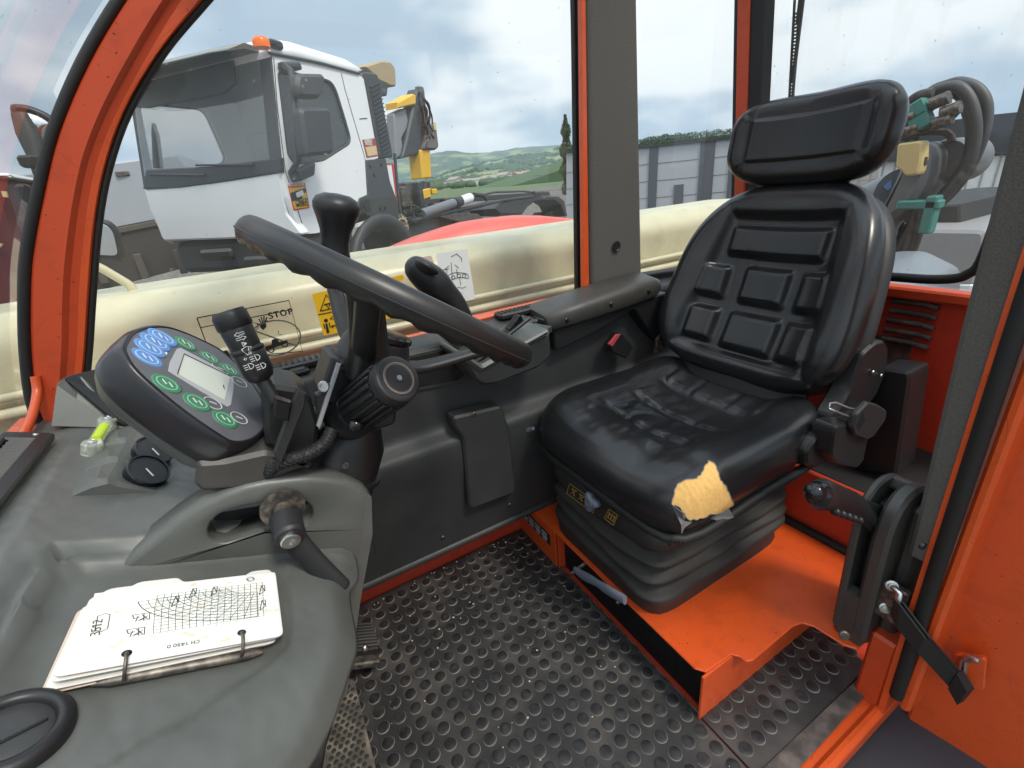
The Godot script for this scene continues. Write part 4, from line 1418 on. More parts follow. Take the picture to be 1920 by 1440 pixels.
# ---------------------------------------------------------------- steering
func steering():
	var n := Vector3(0.574, 0.819, 0).normalized()
	var u := Vector3(0.819, -0.574, 0).normalized()
	var w := Vector3(0, 0, 1)
	var c := Vector3(0.207, 0.982, -0.77)
	var t := thing("steering_wheel", "black steering wheel with finger grips and a spinner knob", "steering wheel", c)
	var b := MB.new()
	var rings := []
	var N := 120
	for k in N:
		var a := TAU * k / N
		var rad := u * cos(a) + w * sin(a)
		var ring := PackedVector3Array()
		for q in 16:
			var f := TAU * q / 16
			var rr := 0.0195
			# finger waves underneath
			var under := smoothstep(0.2, 0.9, -sin(f) * 0.8 + 0.1)
			rr += under * 0.0028 * (sin(a * 34.0) - 0.4) + 0.002 * absf(sin(f))
			ring.append(c + rad * (0.228 + cos(f) * 0.0175) + n * sin(f) * rr)
		rings.append(ring)
	b.loft(rings, true, false, true)
	obj("rim", b, M.wheel_black, t)
	# raised seam line along the outside of the rim
	b = MB.new()
	var seam := []
	for k in N + 1:
		var a := TAU * k / N
		seam.append(c + (u * cos(a) + w * sin(a)) * 0.2455 - n * 0.0035)
	b.tube(seam, 0.0016, 5, false)
	obj("rim_seam", b, M.wheel_black, t)
	# dished hub and three spokes
	var hub: Vector3 = Vector3(0.148, 0.894, -0.77)
	var ax := Vector3(0.47, 0.88, 0).normalized()
	b = MB.new()
	b.lathe([Vector2(0.0, -0.055), Vector2(0.052, -0.055), Vector2(0.062, -0.046), Vector2(0.066, -0.030), Vector2(0.062, 0.0), Vector2(0.053, 0.030), Vector2(0.050, 0.034), Vector2(0.0, 0.036)], hub, ax, 28, false)
	obj("hub", b, M.wheel_black, t)
	b = MB.new()
	b.lathe([Vector2(0.050, 0.033), Vector2(0.054, 0.036), Vector2(0.054, 0.043), Vector2(0.050, 0.046), Vector2(0.0, 0.047)], hub, ax, 28, false)
	obj("hub_cap", b, M.black_gloss, t)
	for a in [0.02, 2.05, 4.35]:
		b = MB.new()
		var end := c + (u * cos(a) + w * sin(a)) * 0.222 - n * 0.006
		var dirr := (u * cos(a) + w * sin(a))
		var st := hub + dirr * 0.03 + ax * 0.0
		var m1 := hub + dirr * 0.085 + ax * 0.010
		var m2 := c + dirr * 0.18 - n * 0.03
		var side := n.cross(dirr).normalized()
		b.tube(cr([st, m1, m2, end], 6), [0.026, 0.025, 0.024, 0.023, 0.022, 0.021, 0.02, 0.0195, 0.019, 0.0185, 0.018, 0.018, 0.0178, 0.0175, 0.017, 0.0165, 0.016, 0.0155, 0.015], 10, true, 0.55, side)
		obj("spoke", b, M.wheel_black, t)
	# upright rib on the near side of the hub
	b = MB.new()
	b.tube([Vector3(0.127, 0.89, -0.715), Vector3(0.132, 0.941, -0.7), Vector3(0.134, 0.985, -0.68), Vector3(0.135, 1.035, -0.65)], [0.040, 0.030, 0.027, 0.028], 10, true, 0.7, Vector3(1, 0, 0))
	obj("spoke", b, M.wheel_black, t)
	# spinner knob
	b = MB.new()
	var kc: Vector3 = Vector3(0.152, 1.056, -0.93)
	var kd: Vector3 = (Vector3(0.176, 1.118, -0.95) - kc).normalized()
	b.lathe([Vector2(0.0, -0.02), Vector2(0.030, -0.018), Vector2(0.026, 0.0), Vector2(0.0245, 0.015), Vector2(0.027, 0.035), Vector2(0.034, 0.055), Vector2(0.040, 0.07), Vector2(0.041, 0.08), Vector2(0.036, 0.09), Vector2(0.022, 0.097), Vector2(0.0, 0.099)], kc, Vector3(0.25, 0.95, 0.1), 24)
	obj("spinner_knob", b, M.black, t)

	# ------------------------------------------------ column
	t = thing("steering_column", "black steering column with clamp bracket and boot under the wheel", "steering column", Vector3(0.08, 0.7, -0.77))
	b = MB.new()
	var lo: Vector3 = Vector3(0.028, 0.662, -0.77)
	var hi: Vector3 = Vector3(0.133, 0.867, -0.77)
	b.tube([lo, lo.lerp(hi, 0.45), lo.lerp(hi, 0.62)], [0.064, 0.062, 0.045], 20)
	obj("column_tube", b, M.black, t)
	b = MB.new()
	b.lathe([Vector2(0.050, 0.0), Vector2(0.052, 0.012), Vector2(0.049, 0.02), Vector2(0.046, 0.03)], hub - ax * 0.072, ax, 28)
	obj("column_boot", b, M.rubber, t)
	# clamp body: ribbed housing below the boot, side plate with socket screw
	b = MB.new()
	b.prism(rnd(PackedVector2Array([Vector2(0.08, 0.916), Vector2(0.094, 0.916), Vector2(0.135, 0.871), Vector2(0.168, 0.832), Vector2(0.149, 0.782), Vector2(0.117, 0.783), Vector2(0.086, 0.804), Vector2(0.049, 0.862)]), 0.008, 3), Vector3(0, 0, -0.83), Vector3.RIGHT, UP, 0.11, 0.006)
	obj("clamp_body", b, M.black, t)
	b = MB.new()
	for k in 4:
		b.tube([Vector3(0.087, 0.905, -0.715) + Vector3(0.010 * k, -0.016 * k, 0), Vector3(0.128, 0.865, -0.715) + Vector3(0.010 * k, -0.016 * k, 0)], 0.0035, 6)
	stuff(obj("body_rib", b, M.black, t))
	b = MB.new()
	b.prism(PackedVector2Array([Vector2(0.075, 0.928), Vector2(0.087, 0.92), Vector2(0.082, 0.911), Vector2(0.038, 0.832), Vector2(0.031, 0.828), Vector2(0.04, 0.88), Vector2(0.048, 0.882)]), Vector3(0, 0, -0.712), Vector3.RIGHT, UP, 0.012, 0.003)
	obj("clamp_plate", b, M.vinyl_shell, t)
	b = MB.new()
	b.prism(PackedVector2Array([Vector2(0.08, 0.921), Vector2(0.085, 0.918), Vector2(0.033, 0.828), Vector2(0.03, 0.834)]), Vector3(0, 0, -0.700), Vector3.RIGHT, UP, 0.008, 0.001)
	obj("plate_edge", b, M.grey_light, t)
	b = MB.new()
	b.lathe([Vector2(0.0085, 0), Vector2(0.0085, 0.005), Vector2(0.0075, 0.006), Vector2(0.0045, 0.006), Vector2(0.004, 0.002), Vector2(0, 0.002)], Vector3(0.055, 0.89, -0.699), Vector3(-0.35, 0.25, 1), 16, false)
	obj("socket_screw", b, M.steel, t)
	# upright bracket plate beside the display
	b = MB.new()
	b.prism(PackedVector2Array([Vector2(0.018, 0.909), Vector2(0.027, 0.9), Vector2(0.022, 0.884), Vector2(-0.029, 0.808), Vector2(-0.032, 0.817), Vector2(-0.034, 0.828)]), Vector3(0, 0, -0.672), Vector3.RIGHT, UP, 0.014, 0.002)
	obj("bracket_plate", b, M.vinyl_shell, t)
	b = MB.new()
	b.prism(PackedVector2Array([Vector2(-0.021, 0.906), Vector2(-0.006, 0.909), Vector2(0.021, 0.895), Vector2(0.034, 0.876), Vector2(0.034, 0.832), Vector2(0.019, 0.784), Vector2(-0.011, 0.782), Vector2(-0.042, 0.826)]), Vector3(0, 0, -0.80), Vector3.RIGHT, UP, 0.10, 0.006)
	obj("bracket_block", b, M.black, t)
	b = MB.new()
	b.prism(PackedVector2Array([Vector2(-0.011, 0.908), Vector2(0.006, 0.895), Vector2(-0.004, 0.871), Vector2(-0.019, 0.885)]), Vector3(0, 0, -0.668), Vector3.RIGHT, UP, 0.02, 0.002)
	obj("stalk_base", b, M.black_gloss, t)
	# lower collar and its screw
	b = MB.new()
	b.lathe([Vector2(0.069, 0.0), Vector2(0.071, 0.006), Vector2(0.070, 0.012)], lo.lerp(hi, 0.18), hi - lo, 24)
	obj("column_collar", b, M.black, t)
	b = MB.new()
	b.lathe([Vector2(0.006, 0), Vector2(0.006, 0.003), Vector2(0.003, 0.003), Vector2(0.003, 0.001), Vector2(0, 0.001)], Vector3(0.055, 0.749, -0.705), Vector3(0, 0.1, 1), 14, false)
	obj("column_screw", b, M.steel_worn, t)
	# grey cover under the display
	b = MB.new()
	b.prism(rnd(PackedVector2Array([Vector2(-0.125, 0.835), Vector2(-0.095, 0.826), Vector2(-0.043, 0.821), Vector2(0.012, 0.774), Vector2(-0.012, 0.774), Vector2(-0.057, 0.771), Vector2(-0.096, 0.777), Vector2(-0.133, 0.79), Vector2(-0.138, 0.804)]), 0.006, 3), Vector3(0, 0, -0.80), Vector3.RIGHT, UP, 0.112, 0.006)
	obj("lower_cover", b, M.pad, t)
	# braided cable
	b = MB.new()
	var cab_p := cr([Vector3(0.049, 0.823, -0.69), Vector3(0.034, 0.81, -0.68), Vector3(0.009, 0.803, -0.675), Vector3(-0.017, 0.803, -0.675), Vector3(-0.039, 0.797, -0.685), Vector3(-0.054, 0.777, -0.7), Vector3(-0.066, 0.753, -0.73)], 6)
	b.tube(cab_p, 0.0090, 10)
	var cable := obj("cable_sleeve", b, M.rubber, t)
	b = MB.new()
	for k in 2:
		for s in 6:
			var hl := []
			var m := cab_p.size()
			for i in m * 2 - 1:
				var f := i / 2.0
				var i0 := mini(int(f), m - 2)
				var p: Vector3 = cab_p[i0].lerp(cab_p[i0 + 1], f - i0)
				var d: Vector3 = (cab_p[i0 + 1] - cab_p[i0]).normalized()
				var uu := d.cross(Vector3(0, 0, 1)).normalized()
				var ww := d.cross(uu)
				var a := (f * 0.75) * (1 if k == 0 else -1) + TAU * s / 6
				hl.append(p + (uu * cos(a) + ww * sin(a)) * 0.0090)
			b.tube(hl, 0.0010, 5, false)
	stuff(obj("braid", b, M.vinyl_shell, cable))

	# ------------------------------------------------ ribbed twist lever
	t = thing("twist_lever", "black ribbed lever with a ringed round cap pointing at the viewer", "control lever", Vector3(0.083, 0.813, -0.72))
	var tip: Vector3 = Vector3(0.142, 0.899, -0.62)
	var root: Vector3 = Vector3(0.083, 0.818, -0.735)
	var d := (tip - root).normalized()
	var len := (tip - root).length()
	b = MB.new()
	b.lathe([Vector2(0.0, -0.01), Vector2(0.040, -0.01), Vector2(0.042, 0.004), Vector2(0.040, 0.012), Vector2(0.035, 0.020), Vector2(0.036, 0.028), Vector2(0.033, 0.034)], root, d, 28)
	obj("lever_collar", b, M.black, t)
	b = MB.new()
	b.lathe([Vector2(0.031, 0.03), Vector2(0.0335, 0.04), Vector2(0.0335, len - 0.012), Vector2(0.031, len - 0.01)], root, d, 32, false)
	obj("lever_barrel", b, M.black, t)
	for k in 18:
		var a := TAU * k / 18
		var uu := d.cross(UP).normalized()
		var ww := d.cross(uu)
		var off := uu * cos(a) + ww * sin(a)
		b = MB.new()
		b.tube([root + d * 0.042 + off * 0.0325, root + d * 0.047 + off * 0.0345, root + d * (len - 0.02) + off * 0.0345, root + d * (len - 0.014) + off * 0.033], 0.0036, 6, true)
		obj("grip_rib", b, M.black, t)
	b = MB.new()
	b.lathe([Vector2(0.0335, len - 0.014), Vector2(0.0355, len - 0.010), Vector2(0.0355, len + 0.003), Vector2(0.034, len + 0.008), Vector2(0.031, len + 0.0095), Vector2(0.0, len + 0.0098)], root, d, 36, false)
	obj("end_cap", b, M.vinyl_shell, t)
	b = MB.new()
	b.lathe([Vector2(0.0242, len + 0.0096), Vector2(0.0240, len + 0.0103), Vector2(0.0230, len + 0.0103), Vector2(0.0228, len + 0.0096)], root, d, 36, false)
	obj("cap_ring", b, mat("ring", lin(0.25, 0.2, 0.17), 0.5), t)
	b = MB.new()
	b.lathe([Vector2(0.0042, len + 0.0096), Vector2(0.0040, len + 0.0112), Vector2(0.0015, len + 0.0112), Vector2(0.0012, len + 0.0100), Vector2(0.0, len + 0.0100)], root, d, 14, false)
	obj("cap_screw", b, M.steel, t)
	b = MB.new()
	b.ball(Vector3(0.081, 0.83, -0.665), Vector3(0.013, 0.010, 0.010), 12, 8)
	obj("side_button", b, M.black_gloss, t)

	# ------------------------------------------------ indicator stalk
	t = thing("indicator_stalk", "black turn-signal stalk with white light and wiper symbols", "stalk", Vector3(-0.022, 0.888, -0.72))
	var sp: Array = [Vector3(-0.011, 0.886, -0.7), Vector3(-0.016, 0.902, -0.705), Vector3(-0.02, 0.917, -0.71), Vector3(-0.023, 0.94, -0.715), Vector3(-0.025, 0.97, -0.72), Vector3(-0.029, 1.003, -0.725), Vector3(-0.034, 1.015, -0.73)]
	var sd: Vector3 = (sp[6] - sp[3]).normalized()
	b = MB.new()
	b.tube([sp[0], sp[1], sp[2]], [0.0105, 0.0095, 0.010], 12)
	obj("stalk_neck", b, M.black, t)
	b = MB.new()
	var sl: float = (sp[6] - sp[2]).length()
	b.lathe([Vector2(0.010, 0.0), Vector2(0.0165, 0.004), Vector2(0.0205, 0.014), Vector2(0.0212, 0.040), Vector2(0.0195, 0.044)], sp[2], sd, 20)
	obj("light_collar", b, M.black, t)
	b = MB.new()
	b.lathe([Vector2(0.0195, 0.042), Vector2(0.0222, 0.044), Vector2(0.0222, 0.048), Vector2(0.0195, 0.050)], sp[2], sd, 20)
	obj("collar_ring", b, M.black, t)
	b = MB.new()
	b.lathe([Vector2(0.0195, 0.048), Vector2(0.0198, 0.052), Vector2(0.0208, sl - 0.024), Vector2(0.0200, sl - 0.022)], sp[2], sd, 20)
	obj("stalk_barrel", b, M.black, t)
	b = MB.new()
	b.lathe([Vector2(0.0200, sl - 0.024), Vector2(0.0228, sl - 0.020), Vector2(0.0222, sl - 0.004), Vector2(0.0195, sl + 0.002), Vector2(0.0, sl + 0.003)], sp[2], sd, 20)
	obj("stalk_cap", b, M.black, t)
	# symbols on the side turned to the viewer
	var cam := Vector3(0, 1.1383, 0)
	var out: Vector3 = (cam - sp[4]) 
	out = (out - sd * out.dot(sd)).normalized()
	var sx: Vector3 = out.cross(sd).normalized()
	var Q := func(x: float, y: float) -> Vector3:
		var r := 0.0213
		return sp[2] + sd * y + (out * cos(x / r) + sx * -sin(x / r)) * (r + 0.0003)
	b = MB.new()
	for e in [[sl - 0.031, 1], [sl - 0.037, -1]]:
		var y0: float = e[0]
		var q: float = e[1]
		b.tube([Q.call(-0.006 * q, y0), Q.call(-0.001 * q, y0 + 0.003), Q.call(-0.001 * q, y0 + 0.0014), Q.call(0.006 * q, y0 + 0.0014), Q.call(0.006 * q, y0 - 0.0014), Q.call(-0.001 * q, y0 - 0.0014), Q.call(-0.001 * q, y0 - 0.003), Q.call(-0.006 * q, y0)], 0.0005, 4)
	b.tube([Q.call(0, sl - 0.042), Q.call(0, sl - 0.046)], 0.0004, 4)
	var wy := sl - 0.055
	b.tube([Q.call(-0.006, wy + 0.004), Q.call(0.0, wy + 0.006), Q.call(0.006, wy + 0.004), Q.call(0.002, wy - 0.005), Q.call(-0.002, wy - 0.005), Q.call(-0.006, wy + 0.004)], 0.0006, 4)
	b.tube([Q.call(0.0, wy - 0.004), Q.call(0.003, wy + 0.004)], 0.0006, 4)
	b.tube([Q.call(0.003, 0.056), Q.call(-0.002, 0.0585), Q.call(-0.002, 0.0535), Q.call(0.003, 0.056)], 0.0009, 4)
	for e in [[-0.007, 0.026], [0.005, 0.034], [0.007, 0.021]]:
		var hx: float = e[0]
		var hy: float = e[1]
		b.tube([Q.call(hx, hy - 0.004), Q.call(hx + 0.004, hy - 0.003), Q.call(hx + 0.006, hy), Q.call(hx + 0.004, hy + 0.003), Q.call(hx, hy + 0.004), Q.call(hx, hy - 0.004)], 0.0006, 4)
		for k in 3:
			b.tube([Q.call(hx - 0.002, hy + 0.003 - 0.003 * k), Q.call(hx - 0.007, hy + 0.003 - 0.003 * k)], 0.0006, 4)
	b.tube([Q.call(-0.009, 0.037), Q.call(-0.007, 0.0385), Q.call(-0.005, 0.037), Q.call(-0.007, 0.0355), Q.call(-0.009, 0.037)], 0.0005, 4)
	obj("symbol_print", b, M.white_print, t)

	# ------------------------------------------------ tilt clamp
	t = thing("tilt_clamp", "black clamp lever on a threaded stud through the cowl slot", "clamp lever", Vector3(-0.048, 0.727, -0.67))
	b = MB.new()
	var cs: Vector3 = Vector3(-0.046, 0.732, -0.674)
	var cn := Vector3(0, -0.28, 1).normalized()
	b.lathe([Vector2(0.0, 0.0), Vector2(0.031, 0.0), Vector2(0.031, 0.004), Vector2(0.010, 0.0045)], cs, Vector3(0, 0, 1), 24, false)
	obj("washer", b, M.steel_worn, t)
	b = MB.new()
	b.lathe([Vector2(0.013, 0.0), Vector2(0.013, 0.012), Vector2(0.011, 0.014), Vector2(0.011, 0.018), Vector2(0.013, 0.019), Vector2(0.013, 0.024)], cs, cn, 18, false)
	obj("stud_bolt", b, M.steel_worn, t)
	b = MB.new()
	b.lathe([Vector2(0.018, 0.018), Vector2(0.0215, 0.022), Vector2(0.0215, 0.055), Vector2(0.019, 0.060), Vector2(0.0, 0.060)], cs, cn, 22, false)
	obj("lever_boss", b, M.vinyl_shell, t)
	b = MB.new()
	b.lathe([Vector2(0.0135, 0.058), Vector2(0.0135, 0.066), Vector2(0.012, 0.067), Vector2(0.006, 0.067), Vector2(0.005, 0.063), Vector2(0.0, 0.063)], cs, cn, 18, false)
	obj("lever_bolt", b, M.steel, t)
	b = MB.new()
	var l0: Vector3 = Vector3(-0.047, 0.712, -0.635)
	var l1: Vector3 = Vector3(-0.029, 0.661, -0.625)
	var l2: Vector3 = Vector3(-0.007, 0.606, -0.612)
	b.tube(cr([l0, l1, l2, l2 + (l2 - l1) * 0.10], 5), [0.016, 0.0175, 0.0175, 0.017, 0.0168, 0.0165, 0.0165, 0.0165, 0.0168, 0.017, 0.0172, 0.017, 0.016, 0.013, 0.008, 0.003], 12, true, 0.55, Vector3(0.6, 0.55, 0))
	obj("lever_arm", b, M.vinyl_shell, t)

# ---------------------------------------------------------------- display
func display():
	var n := Vector3(0.7688, 0.5591, 0.3095).normalized()
	var t := thing("control_display", "grey display unit with a pale screen and ringed blue and green keys", "display", Vector3(-0.12, 0.9, -0.76))
	var F := cr([Vector3(-0.158, 0.987, -0.738), Vector3(-0.156, 0.996, -0.761), Vector3(-0.149, 1.001, -0.789), Vector3(-0.134, 0.998, -0.819), Vector3(-0.117, 0.987, -0.843), Vector3(-0.092, 0.962, -0.858), Vector3(-0.065, 0.929, -0.865), Vector3(-0.043, 0.885, -0.841), Vector3(-0.032, 0.851, -0.806), Vector3(-0.033, 0.835, -0.775), Vector3(-0.042, 0.831, -0.745), Vector3(-0.058, 0.835, -0.713), Vector3(-0.076, 0.847, -0.692), Vector3(-0.089, 0.864, -0.688), Vector3(-0.119, 0.91, -0.697), Vector3(-0.149, 0.962, -0.717)], 5, true)
	var c := Vector3.ZERO
	for p in F:
		c += p
	c /= F.size()
	var ex: Vector3 = (Vector3(-0.062, 0.898, -0.818) - Vector3(-0.115, 0.963, -0.805)).normalized()
	var ey := n.cross(ex).normalized()
	var R := func(k: float, h: float) -> PackedVector3Array:
		var o := PackedVector3Array()
		for p in F:
			var d: Vector3 = p - c
			o.append(c + d + d.normalized() * (k - 1.0) * 0.11 + n * h)
		return o
	var b := MB.new()
	b.loft([R.call(0.70, -0.088), R.call(0.80, -0.084), R.call(0.93, -0.072), R.call(1.02, -0.058), R.call(1.055, -0.050)], true, true)
	obj("back_shell", b, M.dash, t)
	b = MB.new()
	b.loft([R.call(1.055, -0.050), R.call(1.075, -0.046), R.call(1.08, -0.030), R.call(1.07, -0.010), R.call(1.04, -0.001), R.call(1.0, 0.002), R.call(0.985, 0.0)], true, false)
	obj("casing", b, mat("casing_black", lin(0.016, 0.016, 0.019), 0.28), t)
	b = MB.new()
	b.loft([R.call(0.99, -0.004), R.call(0.99, 0.0), R.call(0.98, 0.0008)], false, true)
	var facem := mat("key_panel", lin(0.135, 0.138, 0.152), 0.42)
	obj("key_panel", b, facem, t)
	var plate := func(q: Array, h0: float, h1: float, called: String, m: Material, parent: Node):
		var bb := MB.new()
		var lo := PackedVector3Array()
		var hi := PackedVector3Array()
		for p in q:
			lo.append(p + n * h0)
			hi.append(p + n * h1)
		bb.loft([lo, hi], false, true)
		obj(called, bb, m, parent)
	plate.call([Vector3(-0.116, 0.964, -0.803), Vector3(-0.112, 0.963, -0.81), Vector3(-0.084, 0.928, -0.819), Vector3(-0.062, 0.898, -0.818), Vector3(-0.065, 0.889, -0.794), Vector3(-0.072, 0.878, -0.756), Vector3(-0.076, 0.879, -0.748), Vector3(-0.101, 0.913, -0.747), Vector3(-0.127, 0.949, -0.749), Vector3(-0.124, 0.956, -0.768)], 0.0004, 0.0016, "screen_frame", mat("bezel_grey", lin(0.50, 0.50, 0.51), 0.5), t)
	plate.call([Vector3(-0.11, 0.954, -0.801), Vector3(-0.066, 0.902, -0.815), Vector3(-0.078, 0.887, -0.757), Vector3(-0.119, 0.941, -0.754)], 0.0012, 0.0022, "screen", mat("lcd", lin(0.74, 0.76, 0.66), 0.3), t)
	b = MB.new()
	var sc := [Vector3(-0.11, 0.955, -0.801), Vector3(-0.065, 0.902, -0.816), Vector3(-0.078, 0.886, -0.756), Vector3(-0.119, 0.941, -0.753)]
	b.tube([sc[3] + n * 0.0022, sc[0] + n * 0.0022, sc[1] + n * 0.0022], 0.0007, 4)
	b.tube([Vector3(-0.076, 0.9, -0.786) + n * 0.0025, Vector3(-0.076, 0.895, -0.779) + n * 0.0025], 0.0009, 4)
	obj("screen_mark", b, M.black_print, t)
	plate.call([Vector3(-0.127, 0.968, -0.782), Vector3(-0.125, 0.966, -0.782), Vector3(-0.126, 0.964, -0.777), Vector3(-0.128, 0.966, -0.777)], 0.0008, 0.0016, "status_mark", M.white_print, t)
	var blue := mat("key_blue", lin(0.13, 0.30, 0.66), 0.45)
	var pale := mat("key_blue_pale", lin(0.36, 0.55, 0.80), 0.45)
	var green := mat("key_green", lin(0.06, 0.25, 0.13), 0.45)
	var pgreen := mat("key_green_pale", lin(0.24, 0.48, 0.33), 0.45)
	var keys := [[Vector3(-0.143, 0.972, -0.751), 0], [Vector3(-0.139, 0.979, -0.772), 0], [Vector3(-0.134, 0.982, -0.791), 0], [Vector3(-0.127, 0.983, -0.808), 0], [Vector3(-0.129, 0.939, -0.725), 1], [Vector3(-0.105, 0.905, -0.723), 1], [Vector3(-0.081, 0.871, -0.722), 1], [Vector3(-0.106, 0.964, -0.827), 3], [Vector3(-0.084, 0.935, -0.831), 3], [Vector3(-0.064, 0.909, -0.833), 3], [Vector3(-0.09, 0.893, -0.738), 2], [Vector3(-0.066, 0.861, -0.739), 2], [Vector3(-0.075, 0.917, -0.821), 2], [Vector3(-0.056, 0.89, -0.818), 2]]
	for e in keys:
		var kind: int = e[1]
		var rx: float = [0.0205, 0.0195, 0.0135, 0.0165][kind]
		var ry: float = [0.0135, 0.0150, 0.0105, 0.0120][kind]
		var dark: Material = [blue, green, M.grey_light, green][kind]
		var light: Material = [pale, pgreen, M.white_print, pgreen][kind]
		var o: Vector3 = e[0]
		var el := func(k: float, h: float) -> PackedVector3Array:
			var r := PackedVector3Array()
			for q in 28:
				var a := TAU * q / 28
				r.append(o + ex * cos(a) * rx * k + ey * sin(a) * ry * k + n * h)
			return r
		b = MB.new()
		if kind == 2:
			b.loft([el.call(1.0, 0.0006), el.call(1.0, 0.0016), el.call(0.90, 0.0016), el.call(0.90, 0.0006)], true, false, true)
			var kr := obj("key_ring", b, light, t)
			b = MB.new()
			b.tube([o - ex * 0.005 + n * 0.0014, o + ex * 0.005 + ey * 0.001 + n * 0.0014], 0.0010, 5)
			obj("key_symbol", b, light, kr)
			continue
		b.loft([el.call(1.0, 0.0004), el.call(1.0, 0.0012), el.call(0.9, 0.0018)], true, true)
		var key := obj("key", b, dark, t)
		b = MB.new()
		b.loft([el.call(0.74, 0.0014), el.call(0.72, 0.0023), el.call(0.62, 0.0023), el.call(0.60, 0.0014)], true, false, true)
		obj("key_ring", b, light, key)
		b = MB.new()
		b.tube([o - ex * 0.007 + ey * 0.003 + n * 0.0022, o - ex * 0.001 - ey * 0.003 + n * 0.0022, o + ex * 0.001 + ey * 0.003 + n * 0.0022, o + ex * 0.007 - ey * 0.003 + n * 0.0022], 0.0008, 4)
		obj("key_symbol", b, M.white_print, key)
	b = MB.new()
	b.ball(Vector3(-0.116, 0.817, -0.7), Vector3(0.006, 0.003, 0.004), 10, 6)
	obj("shell_screw", b, M.grey_light, t)

# ---------------------------------------------------------------- far-side lining and console
func side_lining():
	var t := thing("side_lining", "dark grey moulded side lining below the far window", "side panel", Vector3(0.6, 0.13, -1.1))
	var b := MB.new()
	# section: (z, y)
	var sec := rnd(PackedVector2Array([Vector2(-1.20, 0.785), Vector2(-1.115, 0.775), Vector2(-1.105, 0.63), Vector2(-1.10, 0.545), Vector2(-1.055, 0.515), Vector2(-1.05, 0.46), Vector2(-1.09, 0.155), Vector2(-1.12, 0.135), Vector2(-1.195, 0.127)]), [0.0, 0.02, 0.02, 0.02, 0.015, 0.03, 0.015, 0.012, 0.0], 4)
	b.prism(sec, Vector3(-0.25, 0, 0), Vector3(0, 0, 1), UP, -1.75, 0.0, true)
	obj("lining_shell", b, M.lining, t)
	# lower lip
	b = MB.new()
	b.tube([Vector3(-0.1, 0.15, -1.093), Vector3(1.2, 0.15, -1.093)], 0.012, 8)
	obj("lower_lip", b, M.lining, t)
	# slotted demister strips on the ledge
	for e in [[Vector3(-0.012, 0.78, -1.19), Vector3(0.176, 0.803, -1.19)], [Vector3(0.592, 0.823, -1.19), Vector3(0.771, 0.827, -1.19)]]:
		b = MB.new()
		var p: Vector3 = e[0]
		var q: Vector3 = e[1]
		var l := q.x - p.x
		var y := 0.793
		b.box(Vector3((p.x + q.x) / 2, y, -1.172), Vector3(l, 0.016, 0.05), 0.004)
		var st := obj("demister_strip", b, M.black, t)
		for k in int(l / 0.0135):
			b = MB.new()
			b.box(Vector3(p.x + 0.01 + 0.0135 * k, y + 0.0085, -1.172), Vector3(0.007, 0.004, 0.03), 0.0012)
			obj("strip_rib", b, M.rubber, st)
	# small square blank switch on the ledge
	b = MB.new()
	b.box(Vector3(0.043, 0.785, -1.14), Vector3(0.05, 0.008, 0.035), 0.002)
	var sw := obj("blank_switch", b, M.black, t)
	b = MB.new()
	b.box(Vector3(0.043, 0.790, -1.14), Vector3(0.034, 0.005, 0.024), 0.0015)
	obj("switch_cap", b, M.lining, sw)
	# pocket behind the column
	b = MB.new()
	var pk := rnd(PackedVector2Array([Vector2(0.279, 0.77), Vector2(0.454, 0.767), Vector2(0.454, 0.675), Vector2(0.431, 0.653), Vector2(0.274, 0.673)]), 0.012, 4)
	b.prism(pk, Vector3(0, 0, -1.104), Vector3.RIGHT, UP, 0.004, 0.002)
	var po := obj("pocket_rim", b, M.lining, t)
	b = MB.new()
	b.prism(rnd(PackedVector2Array([Vector2(0.288, 0.762), Vector2(0.444, 0.757), Vector2(0.442, 0.684), Vector2(0.424, 0.666), Vector2(0.284, 0.682)]), 0.012, 4), Vector3(0, 0, -1.103), Vector3.RIGHT, UP, 0.0045, 0.001)
	obj("pocket_back", b, M.black_gloss, po)
	# access cover on the lower bulge
	b = MB.new()
	b.prism(rnd(PackedVector2Array([Vector2(0.364, 0.595), Vector2(0.51, 0.582), Vector2(0.527, 0.502), Vector2(0.526, 0.284), Vector2(0.372, 0.293), Vector2(0.383, 0.528), Vector2(0.366, 0.559)]), 0.014, 4), Vector3(0, 0, -1.09), Vector3.RIGHT, UP, 0.05, 0.006)
	var ac := obj("access_cover", b, M.lining, t)
	b = MB.new()
	b.lathe([Vector2(0.006, 0), Vector2(0.006, 0.003), Vector2(0.003, 0.0035), Vector2(0, 0.002)], Vector3(0.424, 0.587, -1.038), Vector3(0, 0, 1), 12)
	obj("cover_screw", b, M.steel_worn, ac)
	# bolt heads along the lower edge
	for p in [Vector3(0.291, 0.206, -1.085), Vector3(0.52, 0.218, -1.085)]:
		b = MB.new()
		b.lathe([Vector2(0.006, 0), Vector2(0.006, 0.005), Vector2(0, 0.006)], p, Vector3(0, 0.2, 1), 10)
		obj("lining_bolt", b, M.steel_worn, t)

	# console box with rocker switch and lever boot
	t = thing("switch_console", "grey moulded console box with a rocker switch and lever boot under the armrest", "console", Vector3(0.65, 0.5, -1.05))
	b = MB.new()
	var top := [Vector3(0.515, 0.66, -1.341), Vector3(0.531, 0.665, -1.363), Vector3(0.766, 0.685, -1.428), Vector3(0.862, 0.69, -1.375), Vector3(0.858, 0.685, -1.297), Vector3(0.813, 0.68, -1.244), Vector3(0.516, 0.655, -1.169), Vector3(0.486, 0.655, -1.208)]
	var front := [Vector3(0.38, 0.77, -0.985), Vector3(0.419, 0.688, -0.985), Vector3(0.473, 0.679, -0.985), Vector3(0.639, 0.702, -0.985), Vector3(0.654, 0.782, -0.985)]
